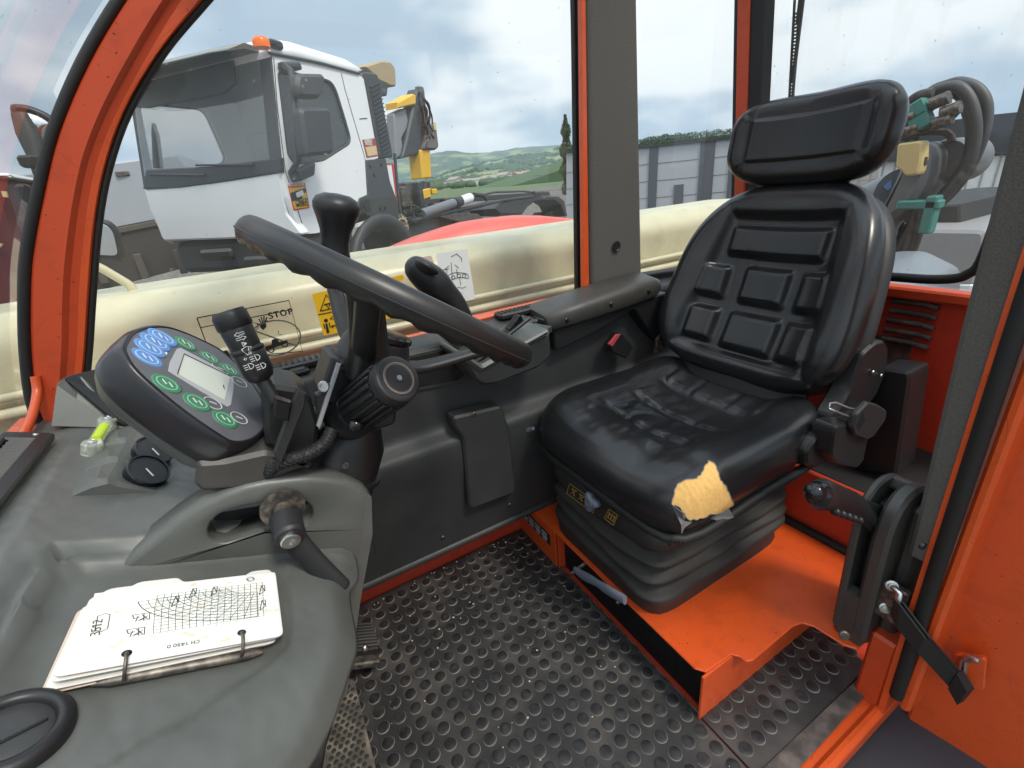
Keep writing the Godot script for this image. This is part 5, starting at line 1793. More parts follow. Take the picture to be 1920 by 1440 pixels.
	# side profile facing the viewer
	b.prism(rnd(PackedVector2Array([Vector2(0.382, 0.781), Vector2(0.437, 0.73), Vector2(0.647, 0.775), Vector2(0.649, 0.706), Vector2(0.606, 0.684), Vector2(0.473, 0.674), Vector2(0.436, 0.682), Vector2(0.42, 0.698)]), 0.010, 3), Vector3(0, 0, -1.11), Vector3.RIGHT, UP, 0.125, 0.008)
	obj("console_box", b, M.lining, t)
	b = MB.new()
	b.prism(rnd(PackedVector2Array([Vector2(0.385, 0.789), Vector2(0.439, 0.74), Vector2(0.641, 0.784), Vector2(0.638, 0.769), Vector2(0.434, 0.721), Vector2(0.38, 0.777)]), 0.005, 3), Vector3(0, 0, -1.11), Vector3.RIGHT, UP, 0.134, 0.008)
	obj("console_top", b, M.dash, t)
	# sloped top plate: from the boot up to the armrest
	b = MB.new()
	var A: Vector3 = Vector3(0.402, 0.761, -1)
	b.loft([PackedVector3Array([Vector3(0.438, 0.745, -1.09), Vector3(0.442, 0.729, -0.985), Vector3(0.44, 0.715, -0.985), Vector3(0.436, 0.733, -1.09)]), PackedVector3Array([Vector3(0.641, 0.782, -1.1), Vector3(0.663, 0.783, -1), Vector3(0.662, 0.768, -1), Vector3(0.64, 0.77, -1.1)])], false, true)
	obj("top_plate", b, M.lining, t)
	var bx: Vector3 = Vector3(0.437, 0.766, -1.03)
	var bn := Vector3(-0.38, 0.9, 0.2).normalized()
	for e in [[0.0, 0.05], [0.014, 0.045], [0.026, 0.038]]:
		b = MB.new()
		b.box(bx + bn * (float(e[0]) - 0.02), Vector3(float(e[1]) * 1.7, 0.014, float(e[1]) * 1.5), 0.006, Basis(Vector3(0, 0, 1), 0.40))
		obj("lever_boot", b, M.rubber, t)
	# rocker switch
	var rs: Vector3 = Vector3(0.573, 0.795, -1.04)
	var rb := Basis(Vector3(0, 0, 1), 0.42)
	b = MB.new()
	b.box(rs, Vector3(0.085, 0.010, 0.042), 0.003, rb)
	var rk := obj("rocker_frame", b, M.black, t)
	b = MB.new()
	b.prism(PackedVector2Array([Vector2(-0.022, 0.0), Vector2(0.024, 0.0), Vector2(0.026, 0.014), Vector2(0.018, 0.020), Vector2(0.004, 0.013), Vector2(-0.022, 0.006)]), rs + rb * Vector3(0, 0.004, -0.012), rb * Vector3.RIGHT, rb * UP, 0.026, 0.002)
	obj("rocker", b, M.black_gloss, rk)
	b = MB.new()
	for k in 3:
		b.box(rs + rb * Vector3(-0.026 - 0.004 * k, 0.006, 0), Vector3(0.0016, 0.002, 0.024), 0.0, rb)
	stuff(obj("rocker_groove", b, M.lining, rk))
	b = MB.new()
	b.lathe([Vector2(0.008, 0), Vector2(0.008, 0.003), Vector2(0.006, 0.004), Vector2(0, 0.003)], Vector3(0.631, 0.797, -1.03), Vector3(-0.4, 0.9, 0), 14)
	obj("console_screw", b, M.lining, t)

	# armrest
	t = thing("armrest", "dark padded armrest along the far wall next to the seat", "armrest", Vector3(0.95, 0.72, -1.08))
	b = MB.new()
	var rings := []
	var sta := [[988, 580, 1046, 585, 28.0], [1000, 566, 1062, 590, 34.0], [1080, 540, 1130, 565, 36.0], [1150, 521, 1180, 548, 40.0], [1195, 512, 1215, 530, 38.0], [1205, 511, 1222, 520, 20.0]]
	# centre line from image-independent sections: far edge, near edge, thickness
	var xs := [0.690, 0.704, 0.82, 0.98, 1.10, 1.135]
	var yt := [0.790, 0.802, 0.812, 0.824, 0.828, 0.818]
	var th := [0.035, 0.056, 0.062, 0.066, 0.064, 0.045]
	var zn := [-1.060, -1.048, -1.045, -1.045, -1.052, -1.07]
	for i in 6:
		var x: float = xs[i]
		var y: float = yt[i]
		var h: float = th[i]
		var z: float = zn[i]
		rings.append(PackedVector3Array([Vector3(x, y + 0.006, -1.168), Vector3(x, y + 0.010, -1.155), Vector3(x, y, z - 0.02), Vector3(x, y - 0.006, z - 0.005), Vector3(x, y - 0.02, z), Vector3(x, y - h + 0.012, z), Vector3(x, y - h, z - 0.012), Vector3(x, y - h + 0.01, -1.168)]))
	b.loft(rings, true, true)
	obj("armrest_pad", b, M.pad, t)
	b = MB.new()
	b.prism(rnd(PackedVector2Array([Vector2(0.712, 0.755), Vector2(0.715, 0.680), Vector2(0.86, 0.705), Vector2(1.02, 0.745), Vector2(1.08, 0.66), Vector2(1.16, 0.58), Vector2(1.17, 0.77), Vector2(0.74, 0.765)]), 0.01, 3), Vector3(0, 0, -1.15), Vector3.RIGHT, UP, 0.085, 0.004)
	obj("armrest_bracket", b, M.black, t)
	b = MB.new()
	for p in [Vector3(0.745, 0.772, -1.047), Vector3(0.905, 0.785, -1.045), Vector3(1.06, 0.795, -1.048)]:
		b.box(p, Vector3(0.010, 0.014, 0.006), 0.001, Basis(Vector3(0, 0, 1), 0.3))
	stuff(obj("pad_clip", b, M.black_gloss, t))
	b = MB.new()
	b.box(Vector3(0.692, 0.772, -1.11), Vector3(0.010, 0.018, 0.07), 0.003)
	obj("end_clip", b, M.black, t)

	# joystick
	t = thing("joystick", "black loader joystick grip standing behind the steering wheel", "joystick", Vector3(0.437, 0.766, -1.03))
	b = MB.new()
	var jr := []
	var jc := [Vector3(0.441, 0.788, -1.03), Vector3(0.433, 0.843, -1.035), Vector3(0.414, 0.893, -1.04), Vector3(0.386, 0.929, -1.045), Vector3(0.359, 0.959, -1.05), Vector3(0.336, 0.984, -1.055), Vector3(0.32, 0.998, -1.06)]
	b.tube(cr(jc, 4), [0.012, 0.013, 0.016, 0.019, 0.021, 0.022, 0.023, 0.024, 0.025, 0.026, 0.028, 0.031, 0.034, 0.036, 0.037, 0.037, 0.036, 0.035, 0.033, 0.031, 0.029, 0.026, 0.022, 0.015, 0.006], 14, true, 0.85)
	obj("grip", b, M.black, t)
	b = MB.new()
	b.ball(Vector3(0.349, 0.988, -1.01), Vector3(0.03, 0.012, 0.03), 14, 8, Basis(Vector3(0, 0, 1), -0.7))
	obj("thumb_pad", b, M.vinyl_shell, t)

# ---------------------------------------------------------------- loose things
func booklet():
	var vn := Vector3(0.4, 1, 0).normalized()
	var t := thing("load_chart_booklet", "worn white ring-bound booklet of load charts lying on the dashboard", "booklet", Vector3(-0.18, 0.7, -0.58))
	# printed chart, drawn into a texture: x along the long side, y down to the rings
	var im := Image.create(1024, 720, false, Image.FORMAT_RGB8)
	im.fill(Color(0.93, 0.93, 0.90))
	var nn := FastNoiseLite.new()
	nn.frequency = 0.006
	nn.seed = 8
	nn.fractal_octaves = 6
	for y in 720:
		for x in 1024:
			var v := nn.get_noise_2d(x, y * 1.6)
			if v > 0.32:
				im.set_pixel(x, y, Color(0.93, 0.93, 0.90).lerp(Color(0.84, 0.70, 0.55), minf((v - 0.32) * 2.4, 0.5)))
	var ink := Color(0.12, 0.12, 0.14)
	for k in 17:
		var x := 330.0 + k * 38.0
		stroke(im, Vector2(x, 110), Vector2(x, 505), ink, 2.6)
	for k in 13:
		var y := 110.0 + k * 33.0
		stroke(im, Vector2(330, y), Vector2(940, y), ink, 2.6)
	# boom arcs about the pivot at the top right, and boom lines
	var c := Vector2(905, 120)
	for k in 11:
		var r := 150.0 + k * 40.0
		var last := Vector2.ZERO
		for s in 25:
			var a := PI * (0.5 + 0.47 * s / 24.0)
			var p := c + Vector2(cos(a) * r * 1.22, sin(a) * r * 0.69)
			if s > 0:
				stroke(im, last, p, ink, 3.0 if k < 10 else 5.0)
			last = p
	for s in 13:
		var a := PI * (0.5 + 0.47 * s / 12.0)
		stroke(im, c + Vector2(cos(a) * 183, sin(a) * 104), c + Vector2(cos(a) * 670, sin(a) * 380), ink, 2.8)
	for e in [[640, 90], [930, 150], [930, 330], [430, 150], [520, 80]]:
		var o := Vector2(e[0], e[1])
		for q in [[0, 0, -14, 110], [-14, 110, 20, 70], [20, 70, 0, 0], [0, 0, 20, 0], [20, 0, 20, 70]]:
			stroke(im, o + Vector2(q[0], q[1]), o + Vector2(q[2], q[3]), ink, 5.0)
	# machine sketches
	for e in [[215, 290], [195, 430]]:
		var o := Vector2(e[0], e[1])
		for q in [[0, 0, 90, 0], [90, 0, 90, 70], [90, 70, 60, 70], [20, 70, 30, 20], [0, 0, 10, 40], [50, 10, 80, 60], [40, 60, 80, 30], [30, 70, 70, 50], [10, 40, 40, 30], [60, 0, 60, 70]]:
			stroke(im, o + Vector2(q[0], q[1]), o + Vector2(q[2], q[3]), ink, 5.0)
	for e in [[860, 40], [865, 55]]:
		var o := Vector2(e[0], e[1])
		for s in 16:
			var a := TAU * s / 16
			var a2 := TAU * (s + 1) / 16
			stroke(im, o + Vector2(cos(a), sin(a)) * 22, o + Vector2(cos(a2), sin(a2)) * 22, ink, 5)
	for k in 17:
		dab(im, 322 + k * 38, 520, ink)
	for k in 12:
		dab(im, 952, 112 + k * 33, ink)
	var rg := RandomNumberGenerator.new()
	rg.seed = 3
	# rounded frame for the model number
	var fr := [[40, 250], [75, 235], [100, 250], [100, 390], [75, 408], [40, 390]]
	for i in 6:
		stroke(im, Vector2(fr[i][0], fr[i][1]), Vector2(fr[(i + 1) % 6][0], fr[(i + 1) % 6][1]), ink, 5)
	# capacities along the arcs
	for e in [[640, 300], [640, 335], [735, 352], [690, 385], [770, 395], [770, 420]]:
		for k in 6:
			dab(im, e[0] + k * 14, e[1], ink)
	var tex := ImageTexture.create_from_image(im)
	var page := StandardMaterial3D.new()
	page.albedo_texture = tex
	page.roughness = 0.35
	var blank := mat("page_blank", lin(0.72, 0.70, 0.66), 0.5)
	var stained := mat("page_stained", lin(0.62, 0.50, 0.42), 0.6)
	var TL: Vector3 = Vector3(-0.252, 0.751, -0.607)
	var TR: Vector3 = Vector3(-0.074, 0.68, -0.606)
	var BR: Vector3 = Vector3(-0.077, 0.681, -0.489)
	var BL: Vector3 = Vector3(-0.245, 0.748, -0.489)
	# pages from the bottom up, each a little turned, with index tabs on the far edge
	var lay := [[Vector3(-0.012, 0, -0.004), 0.05, stained, 0.30], [Vector3(-0.008, 0, -0.002), 0.035, blank, 0.62], [Vector3(-0.002, 0, -0.006), 0.0, blank, 0.86], [Vector3(-0.003, 0, -0.001), 0.02, blank, 0.10], [Vector3.ZERO, 0.0, blank, 0.22]]
	var ctr := (TL + BR) * 0.5
	for i in lay.size():
		var L = lay[i]
		var bs := Basis(vn, L[1])
		var off: Vector3 = L[0] + vn * (-0.0145 + 0.0032 * i)
		var b := MB.new()
		var ex := (TR - TL).normalized()
		var ey := (TL - BL)
		ey = (ey - ex * ey.dot(ex)).normalized()
		var wq := (TR - TL).length()
		var hq := (TL - BL).length()
		var tx: float = L[3] * wq
		var tab := 0.010 if i < 5 else 0.0
		var poly := rnd(PackedVector2Array([Vector2(-wq * 0.5 - 0.006, -hq * 0.5), Vector2(wq * 0.5, -hq * 0.5), Vector2(wq * 0.5, hq * 0.5), Vector2(minf(tx + 0.045, wq) - wq * 0.5, hq * 0.5), Vector2(minf(tx + 0.04, wq - 0.004) - wq * 0.5, hq * 0.5 + tab), Vector2(tx - wq * 0.5, hq * 0.5 + tab), Vector2(tx - 0.008 - wq * 0.5, hq * 0.5 + 0.001), Vector2(-wq * 0.5 + 0.004, hq * 0.5 - 0.004)]), 0.007, 3)
		b.prism(poly, ctr + off, bs * ex, bs * ey, 0.0016, 0.0004)
		obj("page", b, L[2], t)
	var up := vn * 0.0003
	var b := MB.new()
	var gx := (TR - TL) * 0.012
	var gy := (BL - TL) * 0.02
	b.card(TL + up + gx + gy, TR + up - gx + gy, BR + up - gx - gy, BL + up + gx - gy, 0.0003)
	obj("chart_print", b, page, t)
	# number in the frame, read with the booklet turned
	var exx := (TR - TL).normalized()
	var num: Vector3 = Vector3(-0.232, 0.743, -0.534)
	text("3512", 0.0080, num + up + vn * 0.001, (TL - BL).normalized(), -exx, M.black_print, t, "lettering", false, 1.0, 0.0002)
	text("CH 1450 0", 0.0045, Vector3(-0.152, 0.711, -0.504) + up + vn * 0.001, -exx, -(TL - BL).normalized(), M.black_print, t, "lettering", false, 1.0, 0.0002)
	# metal spine and two rings
	b = MB.new()
	var s0: Vector3 = Vector3(-0.242, 0.722, -0.493)
	var s1: Vector3 = Vector3(-0.102, 0.666, -0.491)
	b.tube([s0 + vn * 0.003, s0.lerp(s1, 0.1) + vn * 0.004, s0.lerp(s1, 0.9) + vn * 0.004, s1 + vn * 0.003], [0.002, 0.0055, 0.0055, 0.002], 10, true, 1.4)
	obj("spine", b, M.steel_worn, t)
	for p in [Vector3(-0.21, 0.734, -0.5), Vector3(-0.115, 0.696, -0.501)]:
		b = MB.new()
		var dn2 := ((BL - TL).normalized())
		var q := []
		for k in 19:
			var a := TAU * k / 24.0 - 1.2
			q.append(p + vn * (-0.008 + 0.0125 * sin(a)) + dn2 * (0.006 + 0.0115 * cos(a)))
		b.tube(q, 0.0019, 6)
		obj("ring", b, M.steel_worn, t)
		b = MB.new()
		b.lathe([Vector2(0.0045, 0), Vector2(0.0045, 0.0004), Vector2(0, 0.0005)], p + up + vn * 0.0005 - dn2 * 0.002, vn, 12)
		obj("ring_hole", b, M.black_print, t)

func dab(im: Image, x: float, y: float, c: Color):
	im.fill_rect(Rect2i(int(x), int(y), 7, 4), c)

func stroke(im: Image, a: Vector2, b: Vector2, c: Color, w: float):
	var n := int(ceil(a.distance_to(b) * 1.5)) + 1
	var h := w * 0.5
	var W := im.get_width()
	var Hh := im.get_height()
	for i in n + 1:
		var p := a.lerp(b, float(i) / n)
		for y in range(int(floor(p.y - h)), int(ceil(p.y + h)) + 1):
			for x in range(int(floor(p.x - h)), int(ceil(p.x + h)) + 1):
				if x < 0 or y < 0 or x >= W or y >= Hh:
					continue
				var d := Vector2(x, y).distance_to(p)
				var k := clampf(h + 0.5 - d, 0, 1)
				if k > 0:
					var o := im.get_pixel(x, y)
					if o.get_luminance() > c.lerp(o, 1.0 - k).get_luminance() or c.get_luminance() > 0.3:
						im.set_pixel(x, y, o.lerp(c, k))

func bubble_level():
	var vn := Vector3(0.4, 1, 0).normalized()
	var a: Vector3 = Vector3(-0.312, 0.78, -0.978)
	var c: Vector3 = Vector3(-0.311, 0.779, -1.093)
	var t := thing("bubble_level", "clear spirit level with a yellow vial screwed to the dashboard", "spirit level", (a + c) * 0.5)
	var b := MB.new()
	var d := (c - a).normalized()
	b.box((a + c) * 0.5 + vn * 0.008, Vector3(0.022, 0.014, (c - a).length()), 0.003, Basis(vn.cross(d), vn, d))
	obj("level_body", b, M.clear, t)
	b = MB.new()
	b.tube([a.lerp(c, 0.22) + vn * 0.013, a.lerp(c, 0.78) + vn * 0.013], 0.0085, 12)
	obj("level_vial", b, M.vial, t)
	for p in [a, c]:
		b = MB.new()
		b.lathe([Vector2(0.015, 0.0), Vector2(0.015, 0.018), Vector2(0.013, 0.021), Vector2(0.0, 0.0215)], p, vn, 20, false)
		obj("level_end", b, M.clear, t)
		b = MB.new()
		b.lathe([Vector2(0.007, 0.0), Vector2(0.007, 0.0225), Vector2(0.004, 0.0245), Vector2(0.003, 0.0235), Vector2(0.0, 0.023)], p, vn, 14, false)
		obj("level_screw", b, M.steel, t)

func pedal():
	var t := thing("brake_pedal", "worn ribbed foot pedal sticking out under the dashboard", "pedal", Vector3(0.02, 0.05, -0.75))
	var c: Vector3 = Vector3(-0.004, 0.09, -0.989)
	var bs := Basis(Vector3(0, 0, 1), -0.5)
	var b := MB.new()
	b.box(c, Vector3(0.085, 0.022, 0.095), 0.004, bs)
	obj("pedal_pad", b, M.rubber, t)
	for k in 8:
		b = MB.new()
		b.box(c + bs * Vector3(0.002, 0.0125, -0.038 + 0.0108 * k), Vector3(0.08, 0.005, 0.006), 0.0012, bs)
		obj("pad_rib", b, M.mat_base, t)
	b = MB.new()
	b.tube([c + Vector3(0.0, -0.015, 0.0), c + Vector3(-0.08, -0.04, 0.0), c + Vector3(-0.2, 0.1, 0)], 0.012, 8)
	b.box(c + Vector3(0.0, -0.022, 0.055), Vector3(0.07, 0.02, 0.03), 0.004, bs)
	obj("pedal_arm", b, M.steel_worn, t)
	b = MB.new()
	b.lathe([Vector2(0.006, 0), Vector2(0.006, 0.004), Vector2(0, 0.005)], Vector3(0.003, 0.407, -0.665), Vector3(0.2, 0.3, 1), 10)
	obj("pedal_bolt", b, M.steel, t)
	# perforated foot plate
	t = thing("foot_plate", "dusty perforated metal foot plate beside the pedal", "foot plate", Vector3(-0.03, 0.03, -0.45))
	var P := [Vector3(-0.056, 0.035, -0.943), Vector3(-0.041, 0.035, -0.927), Vector3(-0.045, 0.035, -0.702), Vector3(-0.037, 0.035, -0.611), Vector3(-0.17, 0.035, -0.695), Vector3(-0.129, 0.035, -0.805)]
	b = MB.new()
	var pp := PackedVector2Array()
	for q in P:
		pp.append(Vector2(q.x, q.z))
	b.prism(pp, Vector3(0, 0.035, 0), Vector3.RIGHT, Vector3(0, 0, 1), 0.004, 0.0)
	obj("plate_sheet", b, M.foot_plate, t)
	var rg := RandomNumberGenerator.new()
	rg.seed = 6
	var hb := MB.new()
	var o := Vector2(P[0].x, P[0].z)
	for i in range(-8, 12):
		for j in range(-2, 24):
			var q := o + Vector2(0.015 * i + (0.0075 if j % 2 else 0.0), 0.013 * j)
			if Geometry2D.is_point_in_polygon(q + Vector2(0.005, 0), pp) and Geometry2D.is_point_in_polygon(q - Vector2(0.005, 0), pp):
				b = MB.new()
				b.lathe([Vector2(0.0052, 0.0), Vector2(0.0050, 0.0006), Vector2(0.0, 0.0007)], Vector3(q.x, 0.035, q.y), UP, 14, true)
				obj("punched_hole", b, M.mat_hole, t)

func hand_brake():
	var t := thing("hand_brake", "grey handbrake housing with a black lever standing beside the seat", "hand brake", Vector3(0.93, 0.145, -0.29))
	var X := 0.86
	# side profile as two cheeks with the lever slot between them
	var b := MB.new()
	# front face runs from the foot up and round the top: strip seen from the front
	var prof := [[0.932, 0.145], [0.922, 0.281], [0.914, 0.404], [0.913, 0.470], [0.924, 0.512], [0.950, 0.535], [0.985, 0.540], [1.03, 0.528], [1.09, 0.49]]
	var zl := -0.338
	var zr := -0.276
	# left and right cheek, bridge at the foot and at the top
	var cheek := PackedVector2Array()
	for e in prof:
		cheek.append(Vector2(e[0], e[1]))
	cheek.append(Vector2(1.09, 0.145))
	var ch := rnd(cheek, 0.03, 5)
	b.prism(ch, Vector3(0, 0, zl), Vector3.RIGHT, UP, 0.015, 0.004)
	b.prism(ch, Vector3(0, 0, zr - 0.026), Vector3.RIGHT, UP, 0.030, 0.007)
	obj("brake_cheek", b, M.pad, t)
	b = MB.new()
	b.prism(PackedVector2Array([Vector2(0.9335, 0.146), Vector2(0.9235, 0.275), Vector2(0.95, 0.28), Vector2(1.0, 0.146)]), Vector3(0, 0, zl + 0.01), Vector3.RIGHT, UP, 0.05, 0.002)
	obj("brake_foot", b, M.pad, t)
	b = MB.new()
	b.box(Vector3(1.02, 0.36, -0.31), Vector3(0.10, 0.26, 0.03), 0.004)
	obj("slot_inside", b, M.lining_dark, t)
	b = MB.new()
	b.prism(rnd(PackedVector2Array([Vector2(1.01, 0.5345), Vector2(1.03, 0.527), Vector2(1.085, 0.491), Vector2(1.085, 0.42), Vector2(1.03, 0.49), Vector2(1.0, 0.51)]), 0.006, 2), Vector3(0, 0, zl + 0.012), Vector3.RIGHT, UP, 0.045, 0.002)
	obj("top_bridge", b, M.pad, t)
	b = MB.new()
	b.box(Vector3(1.045, 0.325, -0.258), Vector3(0.14, 0.36, 0.032), 0.008)
	obj("housing_flank", b, M.pad, t)
	b = MB.new()
	b.lathe([Vector2(0.009, 0), Vector2(0.009, 0.004), Vector2(0.006, 0.005), Vector2(0, 0.003)], Vector3(0.787, 0.305, -0.262), Vector3(-0.6, 0.2, 0.6), 14)
	obj("housing_screw", b, M.steel_worn, t)
	b = MB.new()
	b.lathe([Vector2(0.007, 0), Vector2(0.007, 0.004), Vector2(0, 0.005)], Vector3(0.921, 0.473, -0.23), Vector3(-0.3, 0, 1), 14)
	obj("flank_screw", b, M.black, t)
	# lever: grip and button
	var g0: Vector3 = Vector3(0.706, 0.632, -0.315)
	var g1: Vector3 = Vector3(0.86, 0.529, -0.313)
	var g2: Vector3 = Vector3(0.98, 0.425, -0.312)
	b = MB.new()
	var hg := cr([g0, g0.lerp(g1, 0.5) + Vector3(0, 0.006, 0), g1, g2], 6)
	b.tube(hg, [0.024, 0.027, 0.0265, 0.025, 0.0235, 0.0225, 0.022, 0.0225, 0.023, 0.023, 0.0225, 0.022, 0.020, 0.017, 0.015, 0.014, 0.014, 0.014, 0.014], 14, true, 0.85)
	obj("lever_grip", b, M.black, t)
	b = MB.new()
	var bd := (g0 - g1).normalized()
	b.lathe([Vector2(0.0, -0.004), Vector2(0.020, -0.003), Vector2(0.0205, 0.004), Vector2(0.016, 0.007), Vector2(0.0145, 0.012), Vector2(0.0155, 0.02), Vector2(0.012, 0.027), Vector2(0.0, 0.029)], g0, bd, 20)
	obj("release_button", b, M.black_gloss, t)
	b = MB.new()
	for k in 5:
		b.ball(g0.lerp(g1, 0.25 + 0.15 * k) + Vector3(0.0, -0.020, 0.012), Vector3(0.006, 0.008, 0.010), 8, 6)
	stuff(obj("finger_ridge", b, M.black, t))
	b = MB.new()
	b.prism(rnd(PackedVector2Array([Vector2(0.817, 0.58), Vector2(0.952, 0.496), Vector2(1.013, 0.417), Vector2(0.97, 0.404), Vector2(0.835, 0.531)]), 0.006, 2), Vector3(0, 0, -0.320), Vector3.RIGHT, UP, 0.014, 0.002)
	obj("lever_plate", b, M.black, t)

func belt():
	# retractor with the folded tongue
	var t := thing("belt_retractor", "black seat belt retractor box with a steel tongue behind the seat", "seat belt", Vector3(1.2, 0.335, -0.44))
	var b := MB.new()
	b.prism(rnd(PackedVector2Array([Vector2(-0.507, 0.633), Vector2(-0.441, 0.641), Vector2(-0.436, 0.623), Vector2(-0.413, 0.365), Vector2(-0.506, 0.324), Vector2(-0.528, 0.373), Vector2(-0.518, 0.461), Vector2(-0.511, 0.527)]), 0.012, 3), Vector3(1.30, 0, 0), Vector3(0, 0, 1), UP, -0.10, 0.006)
	obj("retractor_cover", b, M.black, t)
	b = MB.new()
	b.prism(rnd(PackedVector2Array([Vector2(1.023, 0.569), Vector2(1.028, 0.588), Vector2(1.098, 0.571), Vector2(1.211, 0.575), Vector2(1.261, 0.514), Vector2(1.195, 0.493), Vector2(1.199, 0.43), Vector2(1.175, 0.416), Vector2(1.064, 0.472), Vector2(1.03, 0.511)]), 0.008, 3), Vector3(0, 0, -0.50), Vector3.RIGHT, UP, 0.05, 0.005)
	obj("retractor_box", b, M.black, t)
	b = MB.new()
	b.prism(rnd(PackedVector2Array([Vector2(1.072, 0.572), Vector2(1.078, 0.604), Vector2(1.12, 0.621), Vector2(1.169, 0.599), Vector2(1.227, 0.564), Vector2(1.231, 0.538), Vector2(1.188, 0.505), Vector2(1.159, 0.507), Vector2(1.093, 0.544)]), 0.006, 3), Vector3(0, 0, -0.452), Vector3.RIGHT, UP, 0.014, 0.004)
	obj("tongue_cover", b, M.lining_dark, t)
	b = MB.new()
	b.tube([Vector3(1.084, 0.59, -0.45), Vector3(1.041, 0.613, -0.455), Vector3(0.999, 0.636, -0.46), Vector3(1.012, 0.641, -0.465), Vector3(1.036, 0.636, -0.465), Vector3(1.072, 0.616, -0.455), Vector3(1.113, 0.597, -0.45)], 0.0028, 6)
	obj("belt_tongue", b, M.alloy, t)
	b = MB.new()
	for k in 4:
		b.box(Vector3(1.094, 0.588, -0.437) + Vector3(0.006 * k, -0.007 * k, 0), Vector3(0.03, 0.0016, 0.003), 0.0, Basis(Vector3(0, 0, 1), 0.9))
	stuff(obj("cover_rib", b, M.rubber, t))
	# wall grille
	t = thing("wall_vent", "ribbed grey metal vent on the orange rear wall beside the backrest", "vent", Vector3(1.53, 0.595, -0.559))
	b = MB.new()
	b.prism(rnd(PackedVector2Array([Vector2(-0.622, 0.641), Vector2(-0.534, 0.65), Vector2(-0.529, 0.639), Vector2(-0.532, 0.559), Vector2(-0.617, 0.541)]), 0.006, 2), Vector3(1.538, 0, 0), Vector3(0, 0, 1), UP, -0.008, 0.002)
	obj("vent_plate", b, M.plate, t)
	for k in 5:
		b = MB.new()
		var y := lerpf(0.745, 0.635, k / 4.0)
		b.tube([Vector3(1.529, y, -0.60), Vector3(1.527, y + 0.002, -0.52), Vector3(1.529, y - 0.004, -0.492)], 0.008, 8)
		obj("vent_louvre", b, M.plate, t)
	# buckle on the far side
	t = thing("belt_buckle", "black seat belt buckle with a red release button on the far side of the seat", "buckle", Vector3(0.959, 0.628, -1.06))
	b = MB.new()
	b.prism(rnd(PackedVector2Array([Vector2(0.896, 0.659), Vector2(0.933, 0.691), Vector2(0.946, 0.688), Vector2(0.994, 0.631), Vector2(0.966, 0.599), Vector2(0.907, 0.635)]), 0.004, 2), Vector3(0, 0, -1.075), Vector3.RIGHT, UP, 0.035, 0.004)
	obj("buckle_body", b, M.black, t)
	b = MB.new()
	b.prism(PackedVector2Array([Vector2(0.888, 0.669), Vector2(0.92, 0.693), Vector2(0.933, 0.687), Vector2(0.901, 0.657)]), Vector3(0, 0, -1.043), Vector3.RIGHT, UP, 0.008, 0.001)
	obj("release_button", b, M.red_button, t)
	b = MB.new()
	b.prism(PackedVector2Array([Vector2(1.083, 0.636), Vector2(1.101, 0.649), Vector2(1.116, 0.596), Vector2(1.08, 0.593)]), Vector3(0, 0, -1.04), Vector3.RIGHT, UP, 0.01, 0.001)
	tag(obj("hinge_bracket", b, M.steel_worn), "small bare steel bracket at the far foot of the backrest", "bracket")

